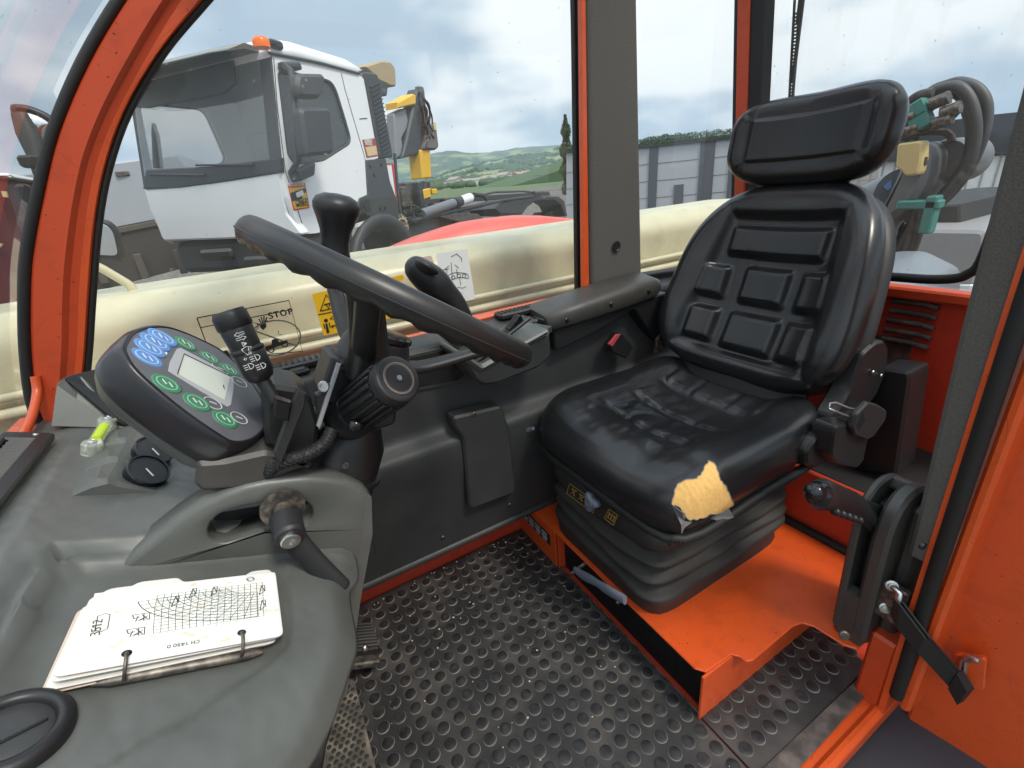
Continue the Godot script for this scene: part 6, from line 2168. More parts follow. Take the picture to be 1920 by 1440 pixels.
func door():
	var t := thing("cab_door", "open orange cab door hinged on the rear door post", "door", Vector3(1.05, -0.1, -0.1))
	# inner sheet
	var b := MB.new()
	var o := Vector3(1.06, 0, -0.196)
	var ux := Vector3(0.16, 0, 1).normalized()
	b.prism(rnd(PackedVector2Array([Vector2(0.0, -0.07), Vector2(0.05, -0.155), Vector2(0.9, -0.17), Vector2(0.9, 1.6), Vector2(0.0, 1.6)]), 0.02, 3), o, ux, UP, 0.03, 0.006)
	obj("door_panel", b, M.orange, t)
	b = MB.new()
	# pressed stiffener along the hinge edge
	b.prism(rnd(PackedVector2Array([Vector2(0.028, -0.03), Vector2(0.07, -0.10), Vector2(0.075, 1.5), Vector2(0.035, 1.5)]), 0.01, 3), o - Vector3(0.008, 0, 0), ux, UP, 0.012, 0.005)
	obj("hinge_stiffener", b, M.orange, t)
	b = MB.new()
	b.prism(rnd(PackedVector2Array([Vector2(0.09, -0.085), Vector2(0.85, -0.11), Vector2(0.85, 0.55), Vector2(0.11, 0.55)]), 0.03, 4), o - Vector3(0.006, 0, 0), ux, UP, 0.010, 0.005)
	obj("pressed_panel", b, M.orange, t)
	b = MB.new()
	b.tube([o + ux * 0.0 + Vector3(0.01, -0.085, 0), o + ux * 0.05 + Vector3(0.01, -0.168, 0), o + ux * 0.9 + Vector3(0.01, -0.185, 0)], 0.011, 8)
	obj("door_edge_seal", b, M.rubber, t)
	# strap bracket on the door
	b = MB.new()
	b.prism(rnd(PackedVector2Array([Vector2(-0.16, 0.209), Vector2(-0.118, 0.236), Vector2(-0.104, 0.158), Vector2(-0.135, 0.135)]), 0.006, 2), Vector3(1.04, 0, 0), ux, UP, 0.012, 0.002)
	obj("strap_bracket", b, M.orange, t)
	b = MB.new()
	b.tube([Vector3(1, 0.179, -0.135), Vector3(1, 0.213, -0.139), Vector3(1, 0.229, -0.132), Vector3(1, 0.23, -0.121)], 0.0075, 8)
	obj("bracket_hook", b, M.alloy, t)
	# check strap
	t = thing("door_strap", "black webbing check strap between the door and the post", "strap", Vector3(0.99, 0.242, -0.199))
	b = MB.new()
	var sa := [Vector3(0.92, 0.333, -0.243), Vector3(0.915, 0.328, -0.229), Vector3(0.92, 0.285, -0.184), Vector3(0.975, 0.197, -0.137)]
	var sh := [Vector3(0.92, 0.293, -0.241), Vector3(0.915, 0.275, -0.225), Vector3(0.92, 0.243, -0.186), Vector3(0.975, 0.157, -0.14)]
	for k in 2:
		var off := Vector3(-0.004, 0, 0) if k == 0 else Vector3(0.004, 0.0, 0.004)
		var rings := []
		for i in 4:
			var p: Vector3 = sa[i] + off
			var q: Vector3 = sh[i] + off
			rings.append(PackedVector3Array([p, q, q + Vector3(0.003, 0, 0.002), p + Vector3(0.003, 0, 0.002)]))
		b.loft(rings, false, true)
	obj("webbing", b, M.rubber, t)
	b = MB.new()
	b.loft([PackedVector3Array([sa[3] + Vector3(-0.006, 0.004, 0), sh[3] + Vector3(-0.006, -0.004, 0), sh[3] + Vector3(0.012, -0.004, 0.004), sa[3] + Vector3(0.012, 0.004, 0.004)]), PackedVector3Array([sa[3] + Vector3(-0.008, -0.022, 0.022), sh[3] + Vector3(-0.008, -0.026, 0.020), sh[3] + Vector3(0.012, -0.026, 0.024), sa[3] + Vector3(0.012, -0.022, 0.026)])], false, true)
	obj("strap_end", b, M.rubber, t)
	b = MB.new()
	b.tube([Vector3(0.935, 0.34, -0.26), Vector3(0.93, 0.345, -0.252), Vector3(0.925, 0.344, -0.24), Vector3(0.925, 0.324, -0.238)], 0.0065, 8)
	obj("strap_hook", b, M.alloy, t)
	for p in [Vector3(0.935, 0.343, -0.257), Vector3(0.94, 0.278, -0.258)]:
		b = MB.new()
		b.lathe([Vector2(0.011, -0.004), Vector2(0.011, 0.002), Vector2(0.007, 0.003), Vector2(0.007, 0.008), Vector2(0, 0.009)], p, Vector3(-0.8, 0.3, 0.5), 12, false)
		obj("strap_bolt", b, M.steel, t)
	b = MB.new()
	b.box(Vector3(0.95, 0.292, -0.26), Vector3(0.02, 0.09, 0.06), 0.004)
	obj("post_bracket", b, M.steel_worn, t)
	# tank and step below the sill
	b = MB.new()
	b.ball(Vector3(0.9, -0.36, -0.12), Vector3(0.9, 0.30, 0.2), 28, 16, Basis.IDENTITY, 0.45)
	tag(obj("side_tank", b, M.side_tank), "rounded dark grey tank under the door sill of the cab", "tank")

# ---------------------------------------------------------------- outside
const TS := Vector3(0.76604, 0, -0.64279)
const TF := Vector3(-0.64279, 0, -0.76604)
const TC := Vector3(0.5887, 0, -5.5002)

func tp(s: float, y: float, f: float) -> Vector3:
	return TC + TS * s + TF * f + Vector3(0, y, 0)

func tbox(b: MB, s: float, y: float, f: float, ds: float, dy: float, df: float, bev := 0.01):
	b.box(tp(s, y, f), Vector3(ds, dy, df), bev, Basis(TS, UP, TS.cross(UP)))

# panel standing in a plane parallel to the truck's side; d > 0 towards the viewer
func slab(b: MB, poly: PackedVector2Array, f: float, d: float, bev := 0.0):
	b.prism(poly, TC + TF * f, TS, UP, d, bev)

func truck():
	var t := thing("parked_truck", "white cab-over truck with black mirrors and a yellow crane behind its cab", "truck", Vector3(1.2, -1, -7))
	var white: Material = M.white
	var dark := mat("truck_dark", lin(0.035, 0.037, 0.042), 0.55)
	var tint := mat("truck_glass", Color(0.40, 0.44, 0.46, 0.28), 0.02)
	tint.transparency = BaseMaterial3D.TRANSPARENCY_ALPHA
	var W := 2.06
	# near side with its window opening
	var outl := PackedVector2Array([Vector2(0.24, 2.46), Vector2(0.13, 2.03), Vector2(0.0, 1.46), Vector2(-0.02, 1.2), Vector2(0.02, 0.86), Vector2(0.3, 0.84), Vector2(0.62, 0.92), Vector2(0.95, 1.03), Vector2(1.38, 1.06), Vector2(1.42, 1.57), Vector2(1.66, 1.58), Vector2(1.66, 2.5), Vector2(1.2, 2.50)])
	var hole := rnd(PackedVector2Array([Vector2(0.26, 2.33), Vector2(0.42, 2.35), Vector2(1.08, 2.36), Vector2(1.19, 1.76), Vector2(0.62, 1.56), Vector2(0.18, 1.52), Vector2(0.12, 1.60)]), [0.05, 0.03, 0.12, 0.1, 0.05, 0.05, 0.03], 4)
	var c := Vector2(0.62, 1.95)
	for k in 2:
		var ff := 0.0 if k == 0 else W
		var dd := 0.05 if k == 0 else -0.05
		var ro := resample(rnd(outl, 0.03, 3), 96, c)
		var ri := resample(hole, 96, c)
		var b := MB.new()
		var rings := []
		for e in [[ro, ff + dd], [ro, ff + dd * 0.2], [ro, ff], [ri, ff], [ri, ff + dd]]:
			var ring := PackedVector3Array()
			for p in e[0]:
				ring.append(tp(p.x, p.y, e[1]))
			rings.append(ring)
		b.loft(rings, false, false, true)
		obj("cab_side", b, white, t)
		b = MB.new()
		var loop := []
		for p in ri:
			loop.append(tp(p.x, p.y, ff + dd * 0.3))
		loop.append(loop[0])
		b.tube(loop, 0.02, 6, false)
		obj("window_rubber", b, dark, t)
		b = MB.new()
		var tri := PackedVector3Array()
		for i in hole.size():
			tri.append_array(PackedVector3Array([tp(c.x, c.y, ff + dd * 0.5), tp(hole[i].x, hole[i].y, ff + dd * 0.5), tp(hole[(i + 1) % hole.size()].x, hole[(i + 1) % hole.size()].y, ff + dd * 0.5)]))
		b.emit(tri, false, false, -TF)
		obj("door_glass", b, tint, t)
	# front: lower white panel, black wiper band, frame round the windscreen
	var b := MB.new()
	b.prism(rnd(PackedVector2Array([Vector2(0.023, 1.457), Vector2(0.075, 1.072), Vector2(-0.075, 0.854), Vector2(0.998, 0.866), Vector2(2.05, 0.895), Vector2(2.054, 1.458), Vector2(0.97, 1.442)]), [0.02, 0.02, 0.05, 0.02, 0.06, 0.04, 0.02], 3), TC - TS * 0.02, TF, UP, 0.12, 0.02)
	obj("front_panel", b, white, t)
	b = MB.new()
	b.box(tp(0.8, 0.98, 1.03), Vector3(1.5, 0.04, 2.0), 0.0, Basis(TS, UP, TS.cross(UP)))
	obj("cab_floor", b, dark, t)
	b = MB.new()
	tbox(b, 1.62, 1.7, 1.03, 0.06, 1.6, 2.0)
	obj("rear_bulkhead", b, mat("truck_inside", lin(0.05, 0.053, 0.056), 0.8), t)
	b = MB.new()
	for f in [0.5, 1.5]:
		tbox(b, 1.2, 1.35, f, 0.5, 0.14, 0.5, 0.04)
		b.box(tp(1.42, 1.72, f), Vector3(0.16, 0.7, 0.46), 0.05, Basis(TS, UP, TS.cross(UP)))
	obj("driver_seat", b, dark, t)
	var rk := atan2(0.24 - 0.02, 2.46 - 1.5)
	var wb := Basis(TF, (UP * cos(rk) + TS * sin(rk)).normalized(), TF.cross(UP * cos(rk) + TS * sin(rk)).normalized())
	var wo := tp(0.0, 1.50, 0.0)
	b = MB.new()
	b.prism(PackedVector2Array([Vector2(0.0, 0.0), Vector2(W, 0.0), Vector2(W, 0.10), Vector2(0.0, 0.08)]), wo, wb.x, wb.y, 0.02, 0.004)
	b.prism(PackedVector2Array([Vector2(0.0, 0.08), Vector2(0.16, 0.08), Vector2(0.14, 1.0), Vector2(0.0, 1.0)]), wo, wb.x, wb.y, 0.02, 0.004)
	b.prism(PackedVector2Array([Vector2(W - 0.04, 0.10), Vector2(W, 0.10), Vector2(W, 1.0), Vector2(W - 0.04, 1.0)]), wo, wb.x, wb.y, 0.02, 0.004)
	obj("windscreen_frame", b, dark, t)
	b = MB.new()
	b.prism(PackedVector2Array([Vector2(0.14, 0.08), Vector2(W - 0.04, 0.10), Vector2(W - 0.04, 1.0), Vector2(0.14, 1.0)]), wo + wb.z * 0.0, wb.x, wb.y, 0.005)
	obj("windscreen", b, tint, t)
	b = MB.new()
	b.prism(PackedVector2Array([Vector2(0.45, 0.80), Vector2(0.62, 0.74), Vector2(1.75, 0.76), Vector2(1.95, 0.80), Vector2(1.95, 1.0), Vector2(0.45, 1.0)]), wo - wb.z * 0.04, wb.x, wb.y, 0.03)
	obj("inner_sun_blind", b, dark, t)
	# wiper band below the glass, wipers
	b = MB.new()
	b.prism(PackedVector2Array([Vector2(-0.041, 1.575), Vector2(-0.008, 1.449), Vector2(0.662, 1.436), Vector2(1.468, 1.432), Vector2(2.047, 1.469), Vector2(1.882, 1.653), Vector2(0.899, 1.59)]), TC - TS * 0.03, TF, UP, 0.05, 0.01)
	obj("wiper_band", b, dark, t)
	for e in [[0.3, 1.55, 1.1, 1.62], [1.0, 1.52, 1.85, 1.60]]:
		b = MB.new()
		b.tube([tp(-0.05, e[1], e[0]), tp(-0.03, e[3], e[2])], 0.012, 6)
		obj("wiper_arm", b, dark, t)
	b = MB.new()
	b.tube([Vector3(-0.521, 1.66, -6.91), Vector3(-0.444, 1.978, -6.938), Vector3(-0.426, 2.1, -6.963)], [0.05, 0.04, 0.02], 8)
	obj("inner_pillar", b, dark, t)
	# roof, with the sun visor over the windscreen
	b = MB.new()
	var rr := []
	for e in [[-0.03, 2.44, 2.50], [0.0, 2.45, 2.60], [0.35, 2.48, 2.68], [1.2, 2.49, 2.67], [1.62, 2.48, 2.62], [1.68, 2.48, 2.56]]:
		var ring := PackedVector3Array()
		var s0: float = e[0] + 0.24
		for q in [[0.0, 0.0], [0.0, 0.45], [0.06, 0.8], [0.2, 1.0], [W - 0.2, 1.0], [W - 0.06, 0.8], [W, 0.45], [W, 0.0]]:
			ring.append(tp(minf(s0, 1.68), lerpf(e[1], e[2], q[1]), q[0]))
		rr.append(ring)
	b.loft(rr, true, true)
	obj("cab_roof", b, white, t)
	b = MB.new()
	b.tube([tp(0.2, 2.47, -0.01), tp(0.9, 2.50, -0.015), tp(1.55, 2.50, -0.01), tp(1.68, 2.55, 0.0)], 0.014, 6)
	obj("roof_gutter", b, dark, t)
	b = MB.new()
	rr = []
	for e in [[0.12, 0.0], [0.3, -0.05], [1.0, -0.09], [1.8, -0.05], [2.02, 0.0]]:
		var f: float = e[0]
		var q: float = e[1]
		rr.append(PackedVector3Array([tp(0.22, 2.54, f), tp(0.06 + q, 2.545, f), tp(-0.14 + q, 2.46, f), tp(-0.15 + q, 2.445, f), tp(0.05 + q, 2.50, f), tp(0.22, 2.5, f)]))
	b.loft(rr, true, true)
	var vis := mat("visor", lin(0.10, 0.11, 0.10), 0.25)
	obj("sun_visor", b, vis, t)
	b = MB.new()
	b.lathe([Vector2(0.075, 0.0), Vector2(0.075, 0.05), Vector2(0.06, 0.08), Vector2(0.0, 0.09)], Vector3(0.697, 2.5, -5.591), UP, 16)
	var am := mat("amber", lin(0.85, 0.16, 0.01), 0.25)
	obj("beacon", b, am, t)
	b = MB.new()
	b.box(Vector3(0.82, 2.554, -5.694), Vector3(0.16, 0.07, 0.10), 0.02, Basis(TS, UP, TS.cross(UP)))
	obj("roof_horn", b, dark, t)
	# mirrors
	b = MB.new()
	b.prism(rnd(PackedVector2Array([Vector2(-0.05, 1.949), Vector2(0.38, 1.987), Vector2(0.303, 1.605), Vector2(0.227, 1.57), Vector2(-0.1, 1.547), Vector2(-0.1, 1.619)]), 0.06, 4), Vector3(0.7816, 0, -5.2704), TS, UP, 0.14, 0.03)
	obj("main_mirror", b, dark, t)
	b = MB.new()
	b.prism(rnd(PackedVector2Array([Vector2(0.048, 2.228), Vector2(0.426, 2.277), Vector2(0.394, 2.148), Vector2(0.271, 2.054), Vector2(0.008, 2.035), Vector2(-0.005, 2.122)]), 0.05, 4), Vector3(0.7816, 0, -5.2704), TS, UP, 0.12, 0.03)
	obj("wide_mirror", b, dark, t)
	b = MB.new()
	b.tube([Vector3(0.857, 2.399, -5.725), Vector3(0.856, 2.272, -5.332), Vector3(0.832, 2.067, -5.313), Vector3(0.746, 1.798, -5.24), Vector3(0.721, 1.529, -5.219), Vector3(0.663, 1.439, -5.562)], 0.03, 8)
	obj("mirror_arm", b, dark, t)
	b = MB.new()
	b.prism(rnd(PackedVector2Array([Vector2(0.052, 1.454), Vector2(0.366, 1.538), Vector2(0.319, 1.411), Vector2(0.064, 1.351)]), 0.03, 3), TC, TS, UP, 0.12, 0.02)
	obj("mirror_foot", b, dark, t)
	b = MB.new()
	b.prism(rnd(PackedVector2Array([Vector2(0.264, 2.403), Vector2(0.506, 2.441), Vector2(0.516, 2.37), Vector2(0.261, 2.342)]), 0.02, 3), TC, TS, UP, 0.1, 0.02)
	obj("mirror_foot", b, dark, t)
	# mirror on the far corner
	b = MB.new()
	b.prism(rnd(PackedVector2Array([Vector2(0.241, 2.416), Vector2(0.328, 2.446), Vector2(0.31, 2.372), Vector2(0.236, 2.302), Vector2(0.203, 2.32)]), 0.03, 3), Vector3(-0.762, 0, -7.111), TS, UP, 0.1, 0.02)
	obj("far_mirror", b, dark, t)
	# door seams and handle
	b = MB.new()
	for e in [[[0.24, 2.44], [0.13, 2.03], [0.02, 1.46], [0.06, 1.0], [0.08, 0.86]], [[1.23, 2.46], [1.24, 2.3], [1.36, 1.62], [1.37, 1.08]]]:
		var a := []
		for q in e:
			a.append(tp(q[0] + 0.012, q[1], -0.001))
		b.tube(a, 0.005, 5)
	obj("door_seam", b, dark, t)
	# black louvred air intake behind the door
	b = MB.new()
	slab(b, rnd(PackedVector2Array([Vector2(1.656, 2.536), Vector2(1.957, 2.557), Vector2(1.991, 1.61), Vector2(1.677, 1.587)]), 0.03, 3), -0.02, -0.4, 0.02)
	var ai := obj("air_intake", b, dark, t)
	for k in 17:
		b = MB.new()
		var y := lerpf(1.68, 2.42, k / 16.0)
		b.box(tp(1.83, y, -0.03), Vector3(0.24, 0.012, 0.03), 0.003, Basis(TS, UP, TS.cross(UP)) * Basis(Vector3(0, 0, 1), 0.35))
		obj("intake_slat", b, dark, ai)
	# lower rear corner of the cab and wheel arch
	b = MB.new()
	slab(b, rnd(PackedVector2Array([Vector2(1.368, 1.572), Vector2(1.811, 1.595), Vector2(1.814, 1.319), Vector2(1.915, 1.047), Vector2(1.866, 0.787), Vector2(1.303, 0.882), Vector2(1.008, 1.032), Vector2(1.091, 1.148), Vector2(1.273, 1.181)]), 0.02, 2), -0.015, -0.5, 0.01)
	var cr1 := obj("corner_fairing", b, dark, t)
	b = MB.new()
	for p in [Vector3(1.684, 1.5, -6.419), Vector3(1.873, 1.519, -6.578), Vector3(1.726, 1.402, -6.455), Vector3(1.717, 1.004, -6.447), Vector3(1.8, 1.002, -6.516), Vector3(1.478, 1.046, -6.246)]:
		b.lathe([Vector2(0.022, 0), Vector2(0.022, 0.012), Vector2(0.0, 0.014)], p - TF * 0.016, -TF, 10, false)
	stuff(obj("fairing_bolt", b, M.black, cr1))
	b = MB.new()
	slab(b, rnd(PackedVector2Array([Vector2(1.078, 1.112), Vector2(1.28, 1.137), Vector2(1.272, 0.987), Vector2(1.068, 0.966)]), 0.02, 2), -0.02, -0.05, 0.008)
	obj("step_recess", b, M.black, t)
	b = MB.new()
	var arch := []
	for k in 13:
		var a := PI * k / 12
		arch.append(tp(1.32 - cos(a) * 0.68, 0.18 + sin(a) * 0.66, -0.02))
	b.tube(arch, 0.07, 8, true, 2.0)
	obj("wheel_arch", b, dark, t)
	b = MB.new()
	b.lathe([Vector2(0.25, -0.02), Vector2(0.28, 0.0), Vector2(0.50, 0.0), Vector2(0.57, 0.03), Vector2(0.59, 0.1), Vector2(0.59, 0.3), Vector2(0.5, 0.34), Vector2(0.0, 0.34)], tp(1.32, -0.41, 0.02), TF, 36, false)
	var wh := obj("front_wheel", b, M.rubber, t)
	b = MB.new()
	b.lathe([Vector2(0.30, 0.03), Vector2(0.27, 0.06), Vector2(0.14, 0.0), Vector2(0.0, -0.02)], tp(1.32, -0.41, 0.02), TF, 24, true)
	obj("wheel_hub", b, M.alloy, wh)
	b = MB.new()
	slab(b, PackedVector2Array([Vector2(0.949, 0.867), Vector2(1.311, 0.907), Vector2(1.298, 0.87), Vector2(0.937, 0.831)]), -0.03, -0.05, 0.0)
	obj("arch_trim", b, white, t)
	b = MB.new()
	tbox(b, 0.5, 0.68, 1.03, 0.9, 0.36, 1.96, 0.06)
	obj("bumper", b, dark, t)
	b = MB.new()
	for e in [[-0.1, 0.62, 0.3, 0.9], [-0.12, 0.72, 1.1, 0.5]]:
		tbox(b, e[0], e[1], e[2], 0.08, 0.12, e[3], 0.03)
	obj("bumper_lamp_bar", b, M.black, t)
	# stickers: blind-spot warning, maker's plate
	b = MB.new()
	slab(b, rnd(PackedVector2Array([Vector2(0.016, 1.338), Vector2(0.256, 1.345), Vector2(0.236, 1.101), Vector2(0.004, 1.092)]), 0.012, 3), 0.0, 0.006, 0.0)
	var st := obj("warning_sticker", b, M.red, t)
	b = MB.new()
	slab(b, rnd(PackedVector2Array([Vector2(0.017, 1.303), Vector2(0.243, 1.31), Vector2(0.225, 1.112), Vector2(0.016, 1.107)]), 0.01, 3), 0.0, 0.008, 0.0)
	obj("sticker_field", b, M.yellow, st)
	b = MB.new()
	slab(b, PackedVector2Array([Vector2(0.015, 1.259), Vector2(0.247, 1.299), Vector2(0.239, 1.258), Vector2(0.152, 1.232), Vector2(0.171, 1.2), Vector2(0.014, 1.178)]), 0.0, 0.0095, 0.0)
	obj("sticker_beam", b, M.black_print, st)
	b = MB.new()
	slab(b, rnd(PackedVector2Array([Vector2(0.086, 1.255), Vector2(0.194, 1.281), Vector2(0.199, 1.234), Vector2(0.091, 1.209)]), 0.01, 2), 0.0, 0.011, 0.0)
	obj("sticker_vehicle", b, M.white_print, st)
	text("ATTENTION", 0.034, Vector3(0.603, 1.308, -5.512) - TF * 0.008, TS, UP, M.white_print, st, "lettering", true, 0.82, 0.002)
	text("ANGLES", 0.042, Vector3(0.629, 1.145, -5.534) - TF * 0.0095, TS, UP, M.black_print, st, "lettering", true, 0.85, 0.002)
	text("MORTS", 0.042, Vector3(0.625, 1.11, -5.53) - TF * 0.0095, TS, UP, M.black_print, st, "lettering", true, 0.9, 0.002)
	b = MB.new()
	slab(b, rnd(PackedVector2Array([Vector2(1.394, 1.795), Vector2(1.667, 1.824), Vector2(1.666, 1.624), Vector2(1.409, 1.596)]), 0.008, 2), 0.0, 0.006, 0.0)
	var mk := obj("maker_sticker", b, mat("sticker_red", lin(0.30, 0.05, 0.035), 0.5), t)
	b = MB.new()
	slab(b, PackedVector2Array([Vector2(1.418, 1.714), Vector2(1.649, 1.739), Vector2(1.647, 1.636), Vector2(1.437, 1.614)]), 0.0, 0.008, 0.0)
	obj("sticker_field", b, mat("sticker_tan", lin(0.62, 0.46, 0.24), 0.5), mk)
	text("RENAULT", 0.034, Vector3(1.68, 1.761, -6.416) - TF * 0.007, TS, UP, M.white_print, mk, "lettering", true, 0.8, 0.002)
	text("TRUCKS", 0.034, Vector3(1.679, 1.726, -6.415) - TF * 0.007, TS, UP, M.white_print, mk, "lettering", true, 0.85, 0.002)
	b = MB.new()
	for e in [[675, 222, 688, 222], [679, 232, 690, 231], [680, 238, 690, 237], [681, 244, 690, 243]]:
		pass
	slab(b, PackedVector2Array([Vector2(1.423, 2.024), Vector2(1.577, 2.042), Vector2(1.573, 2.03), Vector2(1.419, 2.013)]), 0.0, 0.003, 0.0)
	obj("small_print", b, M.black_print, t)
	# roof-mounted tan box behind the cab
	b = MB.new()
	b.prism(rnd(PackedVector2Array([Vector2(2.316, 2.751), Vector2(2.769, 2.889), Vector2(3.004, 2.914), Vector2(3.105, 2.845), Vector2(3.053, 2.611), Vector2(2.892, 2.591), Vector2(2.802, 2.606), Vector2(2.624, 2.622)]), 0.04, 3), Vector3(0.33, 0, -5.8), TS, UP, -0.8, 0.02)
	obj("roof_locker", b, mat("tan_box", lin(0.36, 0.28, 0.16), 0.7), t)
	b = MB.new()
	b.prism(rnd(PackedVector2Array([Vector2(2.656, 2.638), Vector2(2.826, 2.596), Vector2(2.75, 2.455), Vector2(2.617, 2.454)]), 0.02, 3), Vector3(0.33, 0, -5.8), TS, UP, -0.3, 0.01)
	obj("locker_bracket", b, dark, t)
	# toolbox and plates behind the cab
	b = MB.new()
	slab(b, rnd(PackedVector2Array([Vector2(1.813, 1.531), Vector2(2.407, 1.56), Vector2(2.364, 1.04), Vector2(1.797, 1.047)]), 0.02, 2), 0.3, -0.9, 0.01)
	obj("white_locker", b, white, t)
	b = MB.new()
	slab(b, PackedVector2Array([Vector2(2.407, 1.56), Vector2(2.45, 1.561), Vector2(2.408, 1.037), Vector2(2.362, 1.033)]), 0.295, -0.05, 0.0)
	slab(b, PackedVector2Array([Vector2(1.818, 1.544), Vector2(2.44, 1.574), Vector2(2.433, 1.554), Vector2(1.811, 1.525)]), 0.295, -0.05, 0.0)
	obj("locker_edge", b, M.red, t)
	b = MB.new()
	b.tube([Vector3(2.165, 1.656, -6.823), Vector3(2.115, 1.314, -6.781), Vector3(2.081, 0.906, -6.752)], 0.022, 6)
	obj("upright_pole", b, dark, t)
	# --- crane
	b = MB.new()
	b.prism(PackedVector2Array([Vector2(3.427, 2.482), Vector2(3.939, 2.655), Vector2(4.036, 2.65), Vector2(4.004, 2.506), Vector2(3.742, 2.458), Vector2(3.411, 2.391)]), Vector3(0.01, 0, -6.19), TS, UP, 0.25, 0.02)
	b.prism(rnd(PackedVector2Array([Vector2(3.891, 1.819), Vector2(4.261, 1.845), Vector2(4.16, 1.37), Vector2(3.843, 1.361)]), 0.02, 2), Vector3(0.01, 0, -6.19), TS, UP, 0.25, 0.02)
	obj("crane_beam", b, M.yellow, t)
	b = MB.new()
	b.prism(rnd(PackedVector2Array([Vector2(4.175, 2.759), Vector2(4.43, 2.789), Vector2(4.411, 2.625), Vector2(4.397, 2.251), Vector2(4.244, 2.015), Vector2(3.981, 1.77), Vector2(3.333, 1.68), Vector2(3.581, 1.987), Vector2(3.877, 2.377), Vector2(4.014, 2.585)]), 0.02, 2), Vector3(0.01, 0, -6.19), TS, UP, 0.22, 0.03)
	obj("crane_column", b, dark, t)
	b = MB.new()
	b.prism(rnd(PackedVector2Array([Vector2(3.407, 2.339), Vector2(3.786, 2.447), Vector2(3.822, 2.214), Vector2(3.516, 1.985), Vector2(3.504, 1.762), Vector2(3.255, 1.679)]), 0.02, 2), Vector3(0.01, 0, -6.19), TS, UP, 0.16, 0.02)
	obj("crane_plate", b, mat("crane_grey", lin(0.22, 0.23, 0.25), 0.5), t)
	b = MB.new()
	b.prism(rnd(PackedVector2Array([Vector2(4.257, 2.217), Vector2(4.529, 2.251), Vector2(4.519, 1.869), Vector2(4.367, 1.821), Vector2(3.965, 1.829), Vector2(4.133, 2.01)]), 0.03, 3), Vector3(0.01, 0, -6.19), TS, UP, 0.3, 0.03)
	obj("crane_tank", b, mat("tank_grey", lin(0.13, 0.13, 0.13), 0.6), t)
	b = MB.new()
	b.box(Vector3(3.431, 2.29, -9.061), Vector3(0.07, 0.1, 0.07), 0.01)
	obj("tank_cap", b, mat("cap_green", lin(0.02, 0.3, 0.14), 0.5), t)
	b = MB.new()
	b.box(Vector3(3.409, 2.203, -9.042) - TF * 0.31, Vector3(0.09, 0.12, 0.01), 0.0, Basis(TS, UP, TS.cross(UP)))
	obj("tank_label", b, mat("label_cream", lin(0.6, 0.5, 0.25), 0.5), t)
	b = MB.new()
	b.box(Vector3(3.282, 2.739, -8.936) - TF * 0.2, Vector3(0.14, 0.12, 0.1), 0.01, Basis(TS, UP, TS.cross(UP)))
	obj("valve_block", b, M.steel_worn, t)
	var rg := RandomNumberGenerator.new()
	rg.seed = 40
	for k in 10:
		b = MB.new()
		var p0: Vector3 = Vector3(3.246, 2.702, -8.905) - TF * 0.24
		var a := []
		var p := p0 + TS * rg.randf_range(-0.1, 0.12)
		for s in 6:
			a.append(p)
			p += Vector3(0, -rg.randf_range(0.08, 0.18), 0) + TS * rg.randf_range(-0.12, 0.12) - TF * rg.randf_range(-0.04, 0.05)
		b.tube(cr(a, 4), 0.017, 6)
		obj("crane_hose", b, M.rubber, t)
	# --- chassis behind the cab
	b = MB.new()
	slab(b, PackedVector2Array([Vector2(1.865, 1.016), Vector2(3.432, 1.04), Vector2(11.352, 0.817), Vector2(11.465, 0.688), Vector2(3.402, 0.943), Vector2(1.882, 0.911)]), 0.6, 0.08, 0.01)
	slab(b, PackedVector2Array([Vector2(2.574, 1.072), Vector2(3.838, 1.053), Vector2(3.82, 0.994), Vector2(2.552, 1.006)]), 0.75, 0.06, 0.01)
	obj("chassis_rail", b, dark, t)
	b = MB.new()
	b.tube([Vector3(2.503, 0.845, -7.106), Vector3(3.342, 0.931, -7.811)], 0.075, 14)
	obj("lift_cylinder", b, mat("cyl_grey", lin(0.14, 0.15, 0.17), 0.4), t)
	b = MB.new()
	b.tube([Vector3(3.373, 0.928, -7.836), Vector3(3.537, 0.949, -7.974)], 0.085, 14)
	b.tube([Vector3(3.535, 0.941, -7.972), Vector3(3.92, 0.982, -8.296)], 0.079, 14)
	obj("cylinder_head", b, dark, t)
	b = MB.new()
	b.tube([Vector3(3.55, 0.939, -7.985), Vector3(3.865, 0.977, -8.25)], 0.082, 14)
	obj("cylinder_label", b, white, t)
	b = MB.new()
	b.tube([Vector3(2.253, 0.778, -6.897), Vector3(3.312, 0.807, -7.786), Vector3(4.815, 0.837, -9.046)], 0.035, 8)
	b.tube([Vector3(3.466, 0.791, -7.915), Vector3(5.047, 0.839, -9.241), Vector3(6.75, 0.806, -10.671)], 0.03, 8)
	b.tube([Vector3(4.002, 1.022, -8.364), Vector3(4.319, 0.992, -8.63), Vector3(4.441, 0.906, -8.733)], 0.04, 8)
	obj("hook_frame", b, dark, t)
	b = MB.new()
	b.tube([Vector3(4.321, 1.001, -8.632), Vector3(4.744, 1.024, -8.987), Vector3(6.142, 0.964, -10.16), Vector3(7.114, 0.871, -10.976)], 0.03, 8)
	b.tube([Vector3(6.764, 0.879, -10.682), Vector3(7.336, 0.871, -11.162)], 0.06, 10)
	obj("rear_rollers", b, M.steel_worn, t)
	# rear mudguard and wheel
	b = MB.new()
	var mg := PackedVector2Array([Vector2(5.422, 0.711), Vector2(5.809, 0.798), Vector2(6.654, 0.834), Vector2(8.985, 0.769), Vector2(10.54, 0.674), Vector2(11.159, 0.518), Vector2(11.484, 0.035), Vector2(11.207, 0.06), Vector2(10.743, 0.422), Vector2(10.041, 0.6), Vector2(8.239, 0.681), Vector2(7.559, 0.589), Vector2(7.119, 0.454), Vector2(5.745, 0.57)])
